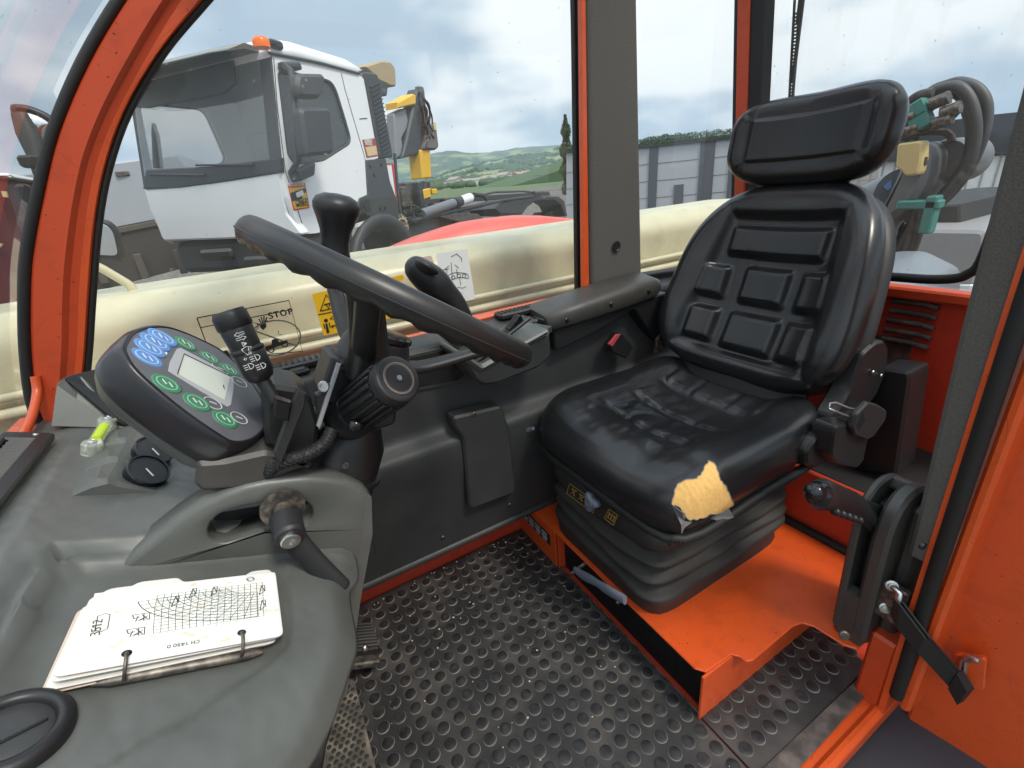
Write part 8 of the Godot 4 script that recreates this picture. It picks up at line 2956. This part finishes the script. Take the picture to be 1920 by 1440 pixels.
	b.prism(PackedVector2Array([Vector2(-3.004, -0.289), Vector2(-1.508, -0.122), Vector2(-1.348, -0.762), Vector2(-2.853, -1.086)]), Vector3(7.1, 0, 0), Vector3(0, 0, 1), UP, 1.2, 0.0)
	obj("lower_body", b, M.white, t)
	# boom pivot with cylinder, hoses and couplings, right behind the rear window
	t = thing("boom_pivot", "grey boom pivot with cylinder, steel arm and bundled hoses behind the rear window", "machinery", Vector3(2.4, 0.6, -1.0))
	var grey2 := mat("pivot_grey", lin(0.13, 0.145, 0.16), 0.5)
	b = MB.new()
	b.tube([Vector3(2.7, 0.835, -1.325), Vector3(2.4, 0.933, -1.034), Vector3(2.32, 0.959, -0.954)], 0.10, 20)
	obj("cylinder_barrel", b, mat("barrel_blue", lin(0.10, 0.12, 0.15), 0.4), t)
	b = MB.new()
	b.prism(PackedVector2Array([Vector2(-1.004, 0.995), Vector2(-0.983, 1.018), Vector2(-0.977, 0.99), Vector2(-0.989, 0.979)]), Vector3(2.28, 0, 0), Vector3(0, 0, 1), UP, 0.01, 0.0)
	obj("barrel_sticker", b, mat("sticker_blue", lin(0.08, 0.22, 0.5), 0.4), t)
	b = MB.new()
	b.prism(rnd(PackedVector2Array([Vector2(-0.933, 1.141), Vector2(-0.879, 1.137), Vector2(-0.851, 1.096), Vector2(-0.841, 1.014), Vector2(-0.865, 0.939), Vector2(-0.922, 0.881), Vector2(-0.968, 0.839), Vector2(-0.954, 0.62), Vector2(-1.108, 0.603), Vector2(-1.061, 0.815), Vector2(-0.966, 0.922), Vector2(-0.937, 1.039)]), 0.04, 4), Vector3(2.4, 0, 0), Vector3(0, 0, 1), UP, 0.2, 0.02)
	obj("pivot_arm", b, grey2, t)
	b = MB.new()
	b.lathe([Vector2(0.03, 0.0), Vector2(0.075, 0.0), Vector2(0.08, 0.01), Vector2(0.08, 0.2), Vector2(0.0, 0.2)], Vector3(2.36, 1.064, -0.864), Vector3(1, 0, 0), 28, false)
	obj("pivot_boss", b, grey2, t)
	b = MB.new()
	b.prism(rnd(PackedVector2Array([Vector2(-0.931, 1.144), Vector2(-0.858, 1.146), Vector2(-0.847, 1.081), Vector2(-0.849, 1.036), Vector2(-0.885, 1.034), Vector2(-0.899, 1.053), Vector2(-0.921, 1.065)]), 0.01, 2), Vector3(2.2, 0, 0), Vector3(0, 0, 1), UP, 0.06, 0.006)
	obj("cream_bracket", b, mat("bracket_cream", lin(0.62, 0.50, 0.22), 0.5), t)
	b = MB.new()
	b.lathe([Vector2(0.014, 0), Vector2(0.022, 0.0), Vector2(0.024, 0.015), Vector2(0.018, 0.03), Vector2(0.0, 0.03)], Vector3(2.19, 1.073, -0.868), Vector3(-1, 0.2, 0.1), 16, false)
	b.tube([Vector3(2.17, 1.087, -0.843), Vector3(2.17, 1.09, -0.859), Vector3(2.17, 1.074, -0.868), Vector3(2.17, 1.053, -0.861)], 0.006, 6)
	obj("bracket_pin", b, M.steel_worn, t)
	b = MB.new()
	b.tube([Vector3(2.35, 1.152, -0.966), Vector3(2.35, 1.173, -0.959), Vector3(2.35, 1.174, -0.921), Vector3(2.35, 1.166, -0.872), Vector3(2.35, 1.15, -0.856), Vector3(2.35, 1.132, -0.849)], 0.012, 8)
	obj("guard_loop", b, M.plate, t)
	b = MB.new()
	b.prism(rnd(PackedVector2Array([Vector2(-0.848, 0.775), Vector2(-0.77, 0.78), Vector2(-0.666, 0.732), Vector2(-0.651, 0.701), Vector2(-0.642, 0.623), Vector2(-0.938, 0.578), Vector2(-0.932, 0.749)]), 0.02, 3), Vector3(2.15, 0, 0), Vector3(0, 0, 1), UP, 0.5, 0.015)
	obj("pivot_housing", b, mat("housing_grey", lin(0.20, 0.23, 0.26), 0.45), t)
	var hoses := [[Vector3(2.3, 1.179, -0.994), Vector3(2.3, 1.255, -0.967), Vector3(2.3, 1.304, -0.929), Vector3(2.3, 1.316, -0.886), Vector3(2.3, 1.317, -0.85), Vector3(2.3, 1.292, -0.802), Vector3(2.3, 1.247, -0.767), Vector3(2.3, 1.189, -0.751), Vector3(2.3, 1.117, -0.75), Vector3(2.3, 1.034, -0.764), Vector3(2.3, 0.956, -0.8), Vector3(2.3, 0.891, -0.85), Vector3(2.3, 0.811, -0.902), Vector3(2.3, 0.682, -0.95)], [Vector3(2.34, 1.156, -0.997), Vector3(2.34, 1.235, -0.954), Vector3(2.34, 1.279, -0.908), Vector3(2.34, 1.287, -0.864), Vector3(2.34, 1.241, -0.829), Vector3(2.34, 1.153, -0.795), Vector3(2.34, 1.068, -0.786), Vector3(2.34, 0.989, -0.814), Vector3(2.34, 0.906, -0.86), Vector3(2.34, 0.826, -0.922), Vector3(2.34, 0.697, -0.952)], [Vector3(2.26, 1.197, -0.98), Vector3(2.26, 1.243, -0.964), Vector3(2.26, 1.291, -0.926), Vector3(2.26, 1.306, -0.876), Vector3(2.26, 1.297, -0.831), Vector3(2.26, 1.243, -0.788), Vector3(2.26, 1.16, -0.758), Vector3(2.26, 1.069, -0.752), Vector3(2.26, 1.003, -0.773), Vector3(2.26, 0.923, -0.817), Vector3(2.26, 0.847, -0.872), Vector3(2.26, 0.734, -0.905)], [Vector3(2.2, 1.163, -0.948), Vector3(2.2, 1.18, -0.903), Vector3(2.2, 1.196, -0.86), Vector3(2.2, 1.209, -0.819), Vector3(2.2, 1.23, -0.802)], [Vector3(2.2, 1.216, -0.958), Vector3(2.2, 1.235, -0.927), Vector3(2.2, 1.252, -0.887), Vector3(2.2, 1.26, -0.841)], [Vector3(2.2, 1.257, -0.97), Vector3(2.2, 1.291, -0.926), Vector3(2.2, 1.295, -0.881)], [Vector3(2.25, 0.906, -0.874), Vector3(2.25, 0.839, -0.869), Vector3(2.25, 0.759, -0.87), Vector3(2.25, 0.656, -0.867)], [Vector3(2.25, 0.906, -0.85), Vector3(2.25, 0.82, -0.845), Vector3(2.25, 0.74, -0.852), Vector3(2.25, 0.658, -0.85)]]
	for h in hoses:
		b = MB.new()
		b.tube(cr(h, 6), 0.018 if h.size() > 6 else 0.0145, 10)
		obj("hydraulic_hose", b, mat("hose_grey", lin(0.05, 0.052, 0.055), 0.5) if h.size() > 4 else M.plate, t)
	for e in [Vector3(2.18, 1.245, -0.905), Vector3(2.18, 1.207, -0.888)]:
		b = MB.new()
		b.box(e, Vector3(0.05, 0.055, 0.06), 0.005, Basis(Vector3(1, 0, 0), -0.5))
		obj("hose_clamp", b, mat("clamp_green", lin(0.05, 0.22, 0.19), 0.5), t)
	b = MB.new()
	b.box(Vector3(2.2, 0.933, -0.843), Vector3(0.05, 0.03, 0.13), 0.005)
	b.box(Vector3(2.2, 0.898, -0.804), Vector3(0.05, 0.13, 0.035), 0.005)
	obj("hose_clamp", b, M.clamp_green, t)
	for e in [Vector3(2.17, 1.223, -0.931), Vector3(2.17, 1.184, -0.915), Vector3(2.17, 1.262, -0.848), Vector3(2.17, 1.228, -0.812), Vector3(2.17, 1.199, -0.827)]:
		b = MB.new()
		b.tube([e + Vector3(0, -0.006, -0.02), e + Vector3(0, 0.008, 0.028)], 0.022, 6)
		obj("hose_fitting", b, M.steel_worn, t)
	# rear wiper on the rear window
	t = thing("rear_wiper", "black slotted wiper arm hanging down the rear window", "wiper", Vector3(1.53, 1.381, -0.966))
	b = MB.new()
	var w0: Vector3 = Vector3(1.54, 1.562, -0.99)
	var w1: Vector3 = Vector3(1.54, 1.28, -0.967)
	var side: Vector3 = Vector3(0, 0, 0.007)
	b.tube([w0 - side, w1 - side], 0.004, 6)
	b.tube([w0 + side * 1.1, w0.lerp(w1, 0.55) + side, w1 + side * 0.3], 0.0045, 6)
	obj("arm_rail", b, M.black, t)
	for k in 26:
		b = MB.new()
		b.box(w0.lerp(w1, 0.2 + 0.03 * k), Vector3(0.006, 0.004, 0.014))
		obj("arm_rung", b, M.black, t)
	b = MB.new()
	b.box(w0.lerp(w1, 0.12) + side * 1.6, Vector3(0.012, 0.10, 0.014), 0.003)
	b.box(w0.lerp(w1, 0.45) + side * 1.2, Vector3(0.010, 0.20, 0.010), 0.003)
	obj("blade_holder", b, M.black, t)

# ---------------------------------------------------------------- boom
func boom():
	var t := thing("lifting_boom", "long cream steel lifting boom beside the cab, with pipes along its foot", "boom", Vector3(0.3, 0.6, -1.8))
	var b := MB.new()
	var sec := rnd(PackedVector2Array([Vector2(-1.98, 0.50), Vector2(-1.98, 0.952), Vector2(-1.63, 0.958), Vector2(-1.56, 0.905), Vector2(-1.56, 0.50)]), [0.02, 0.05, 0.03, 0.05, 0.02], 6)
	b.prism(sec, Vector3(-3.4, 0, 0), Vector3(0, 0, 1), UP, -5.8, 0.0, true)
	obj("boom_section", b, M.boom, t)
	for e in [[0.772, -1.535, 0.011], [0.732, -1.53, 0.014]]:
		b = MB.new()
		b.tube([Vector3(-3.0, e[0], e[1]), Vector3(2.3, e[0], e[1])], e[2], 12)
		obj("boom_pipe", b, M.boom, t)

func _ready():
	# camera
	var cam := Camera3D.new()
	cam.name = "camera"
	cam.fov = 78.9376
	cam.near = 0.02
	cam.far = 20000.0
	cam.transform = Transform3D(Basis(Vector3(0.862265, -0.0913585, 0.498149), Vector3(0.269937, 0.915144, -0.29941), Vector3(-0.428524, 0.392640, 0.813757)), Vector3(0, 1.138316, 0))
	add_child(cam)
	cam.current = true
	# sky, overcast
	var we := WorldEnvironment.new()
	we.name = "world"
	var env := Environment.new()
	env.background_mode = Environment.BG_SKY
	env.sky = Sky.new()
	env.sky.sky_material = sky_material()
	env.background_energy_multiplier = 1.0
	env.tonemap_mode = Environment.TONE_MAPPER_LINEAR
	env.tonemap_exposure = 1.6
	env.fog_enabled = true
	env.fog_density = 0.00013
	env.fog_light_color = Color(0.78, 0.87, 0.95)
	env.sdfgi_enabled = true
	env.ssao_enabled = true
	env.ssil_enabled = true
	we.environment = env
	add_child(we)
	var sun := DirectionalLight3D.new()
	sun.name = "sun"
	sun.light_energy = 0.5
	sun.light_color = Color(1.0, 0.97, 0.92)
	sun.light_angular_distance = 12.0
	sun.shadow_enabled = true
	sun.rotation_degrees = Vector3(-55, 20, 0)
	add_child(sun)
	materials()
	mat("mat_hole", lin(0.03, 0.028, 0.024), 0.8)
	grain(mat("side_tank", lin(0.04, 0.045, 0.055), 0.5), M.fine, 0.05, 0.2)
	var mr := mat("mirror", Color(0.85, 0.87, 0.88), 0.03, 1.0)
	mat("mirror_dusty", Color(0.78, 0.80, 0.80), 0.28, 0.8)
	mat("label_cream", lin(0.6, 0.45, 0.15), 0.5)
	outside()
	cab_shell()
	floor_mats()
	seat_box()
	side_lining()
	dashboard()
	boom()
	operator_seat()
	steering()
	display()
	booklet()
	bubble_level()
	pedal()
	hand_brake()
	belt()
	door()
	window_prints()
	floor_crumbs()

func sky_material() -> PanoramaSkyMaterial:
	var w := 1024
	var h := 512
	var im := Image.create(w, h, false, Image.FORMAT_RGBF)
	var n := FastNoiseLite.new()
	n.noise_type = FastNoiseLite.TYPE_SIMPLEX_SMOOTH
	n.frequency = 0.55
	n.fractal_octaves = 6
	n.fractal_gain = 0.52
	n.seed = 31
	var n2 := FastNoiseLite.new()
	n2.frequency = 0.22
	n2.fractal_octaves = 3
	n2.seed = 5
	for j in h:
		var th := PI * (j + 0.5) / h
		var y := cos(th)
		var s := sin(th)
		for i in w:
			var ph := ((i + 0.5) / w - 0.5) * TAU
			var c := Vector3(0.50, 0.52, 0.52)
			if y > -0.02:
				var k := 1.0 / (maxf(y, 0.0) + 0.22)
				var px := sin(ph) * s * k
				var pz := -cos(ph) * s * k
				var a := n.get_noise_2d(px * 1.5, pz * 1.5 + 3.0)
				var b := n2.get_noise_2d(px * 2.0 + 9.0, pz * 2.0)
				var d := smoothstep(-0.26, 0.34, a + 0.55 * b + 0.06)
				var darkc := Vector3(0.33, 0.43, 0.52)
				var lightc := Vector3(0.72, 0.76, 0.765)
				c = darkc.lerp(lightc, d)
				# brighter overhead, milky towards the horizon
				c *= 0.94 + 1.1 * smoothstep(0.35, 1.0, y)
				c = c.lerp(Vector3(0.62, 0.70, 0.75), 0.25 * smoothstep(0.14, 0.0, y))
			else:
				c = Vector3(0.30, 0.30, 0.29)
			im.set_pixel(i, j, Color(c.x, c.y, c.z))
	var m := PanoramaSkyMaterial.new()
	m.panorama = ImageTexture.create_from_image(im)
	return m


# ---------------------------------------------------------------- prints on the far window
func line2(b: MB, a: Array, r := 0.0009):
	b.tube(a, r, 4)

func window_prints():
	var up := UP
	var rx := Vector3.RIGHT
	# safety diagram: framed print stuck to the pane
	var t := thing("stop_diagram", "black framed safety diagram with a hand and STOP on the far window", "sticker", Vector3(-0.033, 0.859, -1.216))
	var b := MB.new()
	line2(b, [Vector3(-0.118, 0.933, -1.216), Vector3(0.071, 0.935, -1.216), Vector3(0.069, 0.808, -1.216), Vector3(-0.118, 0.837, -1.216), Vector3(-0.118, 0.933, -1.216)], 0.0016)
	line2(b, [Vector3(-0.117, 0.911, -1.216), Vector3(0.071, 0.913, -1.216)], 0.0014)
	line2(b, [Vector3(-0.029, 0.911, -1.216), Vector3(-0.024, 0.819, -1.216)], 0.0014)
	obj("frame_print", b, M.black_print, t)
	text("STOP", 0.0145, Vector3(0.018, 0.896, -1.216), (Vector3(0.065, 0.897, -1.216) - Vector3(0.018, 0.896, -1.216)), up, M.black_print, t, "lettering", true, 1.15, 0.0006)
	b = MB.new()
	# hand: palm and five fingers
	b.prism(rnd(PackedVector2Array([Vector2(-0.002, 0.895), Vector2(0.009, 0.897), Vector2(0.009, 0.885), Vector2(0, 0.878), Vector2(-0.005, 0.886)]), 0.002, 2), Vector3(0, 0, -1.2165), rx, up, 0.0008)
	for f in [[Vector3(0, 0.894, -1.216), Vector3(-0.002, 0.906, -1.216)], [Vector3(0.003, 0.896, -1.216), Vector3(0.004, 0.909, -1.216)], [Vector3(0.006, 0.896, -1.216), Vector3(0.01, 0.91, -1.216)], [Vector3(0.008, 0.895, -1.216), Vector3(0.015, 0.906, -1.216)], [Vector3(-0.002, 0.889, -1.216), Vector3(-0.008, 0.897, -1.216)]]:
		line2(b, f, 0.0019)
	line2(b, [Vector3(0.009, 0.898, -1.216), Vector3(0.015, 0.898, -1.216)], 0.0012)
	obj("hand_print", b, M.black_print, t)
	b = MB.new()
	var c: Vector3 = Vector3(0.019, 0.854, -1.216)
	var ring := []
	for k in 33:
		ring.append(c + Vector3(cos(TAU * k / 32) * 0.056, sin(TAU * k / 32) * 0.042, 0))
	line2(b, ring, 0.0022)
	line2(b, [c + Vector3(-0.040, 0.029, 0), c + Vector3(0.040, -0.029, 0)], 0.0022)
	line2(b, [Vector3(0.03, 0.87, -1.216), Vector3(0.029, 0.86, -1.216), Vector3(0.036, 0.859, -1.216)], 0.0012)
	var hd := []
	var hc: Vector3 = Vector3(-0.017, 0.891, -1.216)
	for k in 17:
		hd.append(hc + Vector3(cos(TAU * k / 16) * 0.009, sin(TAU * k / 16) * 0.009, 0))
	line2(b, hd, 0.0012)
	obj("circle_print", b, mat("print_grey", lin(0.10, 0.10, 0.08), 0.6), t)
	for e in [[0, 0], [-91, 22]]:
		b = MB.new()
		var o: Vector3 = Vector3(0.017, 0.833, -1.216) if e[0] == 0 else Vector3(-0.09, 0.83, -1.216)
		b.prism(PackedVector2Array([Vector2(-0.025, -0.004), Vector2(0.026, 0.004), Vector2(0.026, 0.011), Vector2(0.008, 0.010), Vector2(0.006, 0.020), Vector2(-0.006, 0.019), Vector2(-0.009, 0.008), Vector2(-0.025, 0.006)]), o, rx, up, 0.0008)
		obj("machine_print", b, M.black_print, t)
		b = MB.new()
		for w in [Vector3(-0.014, -0.004, 0.001), Vector3(0.018, 0.002, 0.001)]:
			var wr := []
			for k in 13:
				wr.append(o + w + Vector3(cos(TAU * k / 12) * 0.0065, sin(TAU * k / 12) * 0.0065, 0))
			line2(b, wr, 0.0018)
		obj("wheel_print", b, M.black_print, t)
	# yellow warning labels
	t = thing("warning_label", "yellow warning label with a triangle and a man beside an arrow on the window", "sticker", Vector3(0.153, 0.888, -1.216))
	b = MB.new()
	b.prism(rnd(PackedVector2Array([Vector2(0.124, 0.94), Vector2(0.18, 0.942), Vector2(0.184, 0.835), Vector2(0.126, 0.834)]), 0.004, 3), Vector3(0, 0, -1.218), rx, up, 0.0012)
	obj("label_sheet", b, M.yellow, t)
	b = MB.new()
	line2(b, [Vector3(0.133, 0.897, -1.216), Vector3(0.155, 0.933, -1.216), Vector3(0.173, 0.898, -1.216), Vector3(0.133, 0.897, -1.216)], 0.0014)
	line2(b, [Vector3(0.126, 0.889, -1.216), Vector3(0.179, 0.889, -1.216)], 0.0010)
	line2(b, [Vector3(0.145, 0.91, -1.216), Vector3(0.161, 0.911, -1.216)], 0.0016)
	line2(b, [Vector3(0.15, 0.909, -1.216), Vector3(0.153, 0.899, -1.216), Vector3(0.159, 0.91, -1.216)], 0.0014)
	line2(b, [Vector3(0.15, 0.854, -1.216), Vector3(0.168, 0.854, -1.216)], 0.0012)
	line2(b, [Vector3(0.154, 0.857, -1.216), Vector3(0.149, 0.854, -1.216), Vector3(0.153, 0.849, -1.216)], 0.0010)
	line2(b, [Vector3(0.15, 0.873, -1.216), Vector3(0.168, 0.885, -1.216), Vector3(0.172, 0.869, -1.216), Vector3(0.15, 0.873, -1.216)], 0.0008)
	line2(b, [Vector3(0.169, 0.87, -1.216), Vector3(0.179, 0.867, -1.216), Vector3(0.18, 0.852, -1.216)], 0.0010)
	var wl := []
	for k in 13:
		wl.append(Vector3(0.176, 0.849, -1.216) + Vector3(cos(TAU * k / 12) * 0.006, sin(TAU * k / 12) * 0.006, 0))
	line2(b, wl, 0.0012)
	obj("symbol_print", b, M.black_print, t)
	b = MB.new()
	b.lathe([Vector2(0.0048, 0), Vector2(0.0, 0.0006)], Vector3(0.14, 0.871, -1.216), Vector3(0, 0, 1), 12)
	line2(b, [Vector3(0.139, 0.864, -1.216), Vector3(0.139, 0.852, -1.216), Vector3(0.139, 0.841, -1.216)], 0.0030)
	line2(b, [Vector3(0.137, 0.854, -1.216), Vector3(0.136, 0.84, -1.216)], 0.0018)
	line2(b, [Vector3(0.133, 0.864, -1.216), Vector3(0.133, 0.852, -1.216)], 0.0014)
	line2(b, [Vector3(0.146, 0.864, -1.216), Vector3(0.146, 0.852, -1.216)], 0.0014)
	obj("man_print", b, M.black_print, t)
	t = thing("warning_label", "yellow warning label with a striding man half hidden by the wheel hub", "sticker", Vector3(0.308, 0.872, -1.216))
	b = MB.new()
	b.prism(rnd(PackedVector2Array([Vector2(0.267, 0.876), Vector2(0.339, 0.879), Vector2(0.34, 0.846), Vector2(0.283, 0.841)]), 0.004, 3), Vector3(0, 0, -1.218), rx, up, 0.0012)
	b.prism(rnd(PackedVector2Array([Vector2(0.323, 0.946), Vector2(0.353, 0.948), Vector2(0.354, 0.935), Vector2(0.327, 0.931)]), 0.003, 3), Vector3(0, 0, -1.218), rx, up, 0.0012)
	obj("label_sheet", b, M.yellow, t)
	b = MB.new()
	line2(b, [Vector3(0.318, 0.871, -1.216), Vector3(0.309, 0.853, -1.216)], 0.0022)
	line2(b, [Vector3(0.327, 0.871, -1.216), Vector3(0.318, 0.854, -1.216)], 0.0022)
	line2(b, [Vector3(0.282, 0.876, -1.216), Vector3(0.287, 0.86, -1.216)], 0.0016)
	obj("symbol_print", b, M.black_print, t)
	# white function labels
	t = thing("function_label", "white label with arrows and lever pictograms on the far window", "sticker", Vector3(0.499, 0.916, -1.216))
	b = MB.new()
	b.prism(rnd(PackedVector2Array([Vector2(0.452, 0.987), Vector2(0.544, 0.988), Vector2(0.549, 0.845), Vector2(0.458, 0.846)]), 0.006, 3), Vector3(0, 0, -1.218), rx, up, 0.0012)
	obj("label_sheet", b, M.white_print, t)
	b = MB.new()
	for l in [[Vector3(0.493, 0.972, -1.216), Vector3(0.51, 0.978, -1.216), Vector3(0.524, 0.964, -1.216)], [Vector3(0.472, 0.915, -1.216), Vector3(0.476, 0.942, -1.216)], [Vector3(0.488, 0.915, -1.216), Vector3(0.491, 0.958, -1.216)], [Vector3(0.504, 0.915, -1.216), Vector3(0.504, 0.937, -1.216)], [Vector3(0.51, 0.914, -1.216), Vector3(0.51, 0.892, -1.216)], [Vector3(0.47, 0.943, -1.216), Vector3(0.484, 0.95, -1.216)], [Vector3(0.501, 0.95, -1.216), Vector3(0.511, 0.94, -1.216)], [Vector3(0.463, 0.942, -1.216), Vector3(0.482, 0.942, -1.216)], [Vector3(0.5, 0.889, -1.216), Vector3(0.515, 0.883, -1.216), Vector3(0.526, 0.886, -1.216)], [Vector3(0.522, 0.964, -1.216), Vector3(0.523, 0.956, -1.216)], [Vector3(0.497, 0.872, -1.216), Vector3(0.51, 0.871, -1.216)], [Vector3(0.473, 0.903, -1.216), Vector3(0.472, 0.873, -1.216)]]:
		line2(b, l, 0.0007)
	for l in [[Vector3(0.464, 0.916, -1.216), Vector3(0.473, 0.923, -1.216), Vector3(0.493, 0.929, -1.216), Vector3(0.515, 0.926, -1.216), Vector3(0.534, 0.919, -1.216), Vector3(0.535, 0.907, -1.216), Vector3(0.517, 0.913, -1.216), Vector3(0.491, 0.913, -1.216), Vector3(0.47, 0.906, -1.216), Vector3(0.464, 0.916, -1.216)]]:
		line2(b, cr(l, 3), 0.0007)
	for p in [Vector3(0.475, 0.916, -1.216), Vector3(0.491, 0.917, -1.216), Vector3(0.508, 0.919, -1.216), Vector3(0.524, 0.916, -1.216)]:
		var q := []
		for k in 13:
			q.append(p + Vector3(cos(TAU * k / 12) * 0.0052, sin(TAU * k / 12) * 0.0052, 0))
		line2(b, q, 0.0007)
	obj("symbol_print", b, M.black_print, t)
	t = thing("function_label", "small pinkish faded label left of the white lever label on the window", "sticker", Vector3(0.406, 0.96, -1.216))
	b = MB.new()
	b.prism(rnd(PackedVector2Array([Vector2(0.369, 0.982), Vector2(0.438, 0.984), Vector2(0.447, 0.935), Vector2(0.378, 0.931)]), 0.005, 3), Vector3(0, 0, -1.218), rx, up, 0.0012)
	obj("label_sheet", b, mat("label_pink", lin(0.60, 0.46, 0.42), 0.6), t)
	b = MB.new()
	line2(b, [Vector3(0.406, 0.979, -1.216), Vector3(0.406, 0.971, -1.216), Vector3(0.412, 0.971, -1.216)], 0.0008)
	line2(b, [Vector3(0.421, 0.962, -1.216), Vector3(0.434, 0.962, -1.216)], 0.0008)
	line2(b, [Vector3(0.424, 0.965, -1.216), Vector3(0.419, 0.962, -1.216), Vector3(0.423, 0.957, -1.216)], 0.0008)
	obj("symbol_print", b, M.black_print, t)

func floor_crumbs():
	var rg := RandomNumberGenerator.new()
	rg.seed = 31
	var b := MB.new()
	for k in 90:
		var p := Vector3(rg.randf_range(0.0, 0.6), 0.003, rg.randf_range(-1.17, -0.3))
		if k > 62:
			p = Vector3(rg.randf_range(0.05, 0.58), 0.003, -1.182 + absf(rg.randfn(0, 0.008)))
		var s := rg.randf_range(0.0010, 0.0026) * (1.8 if k % 17 == 0 else 1.0)
		b.ball(p, Vector3(s * rg.randf_range(0.7, 1.5), s * 0.7, s), 6, 4, Basis(UP, rg.randf() * TAU))
	var o := obj("floor_debris", b, mat("crumb", lin(0.5, 0.46, 0.38), 0.9))
	tag(o, "pale crumbs of dirt scattered on the studded floor mat", "debris")
	stuff(o)
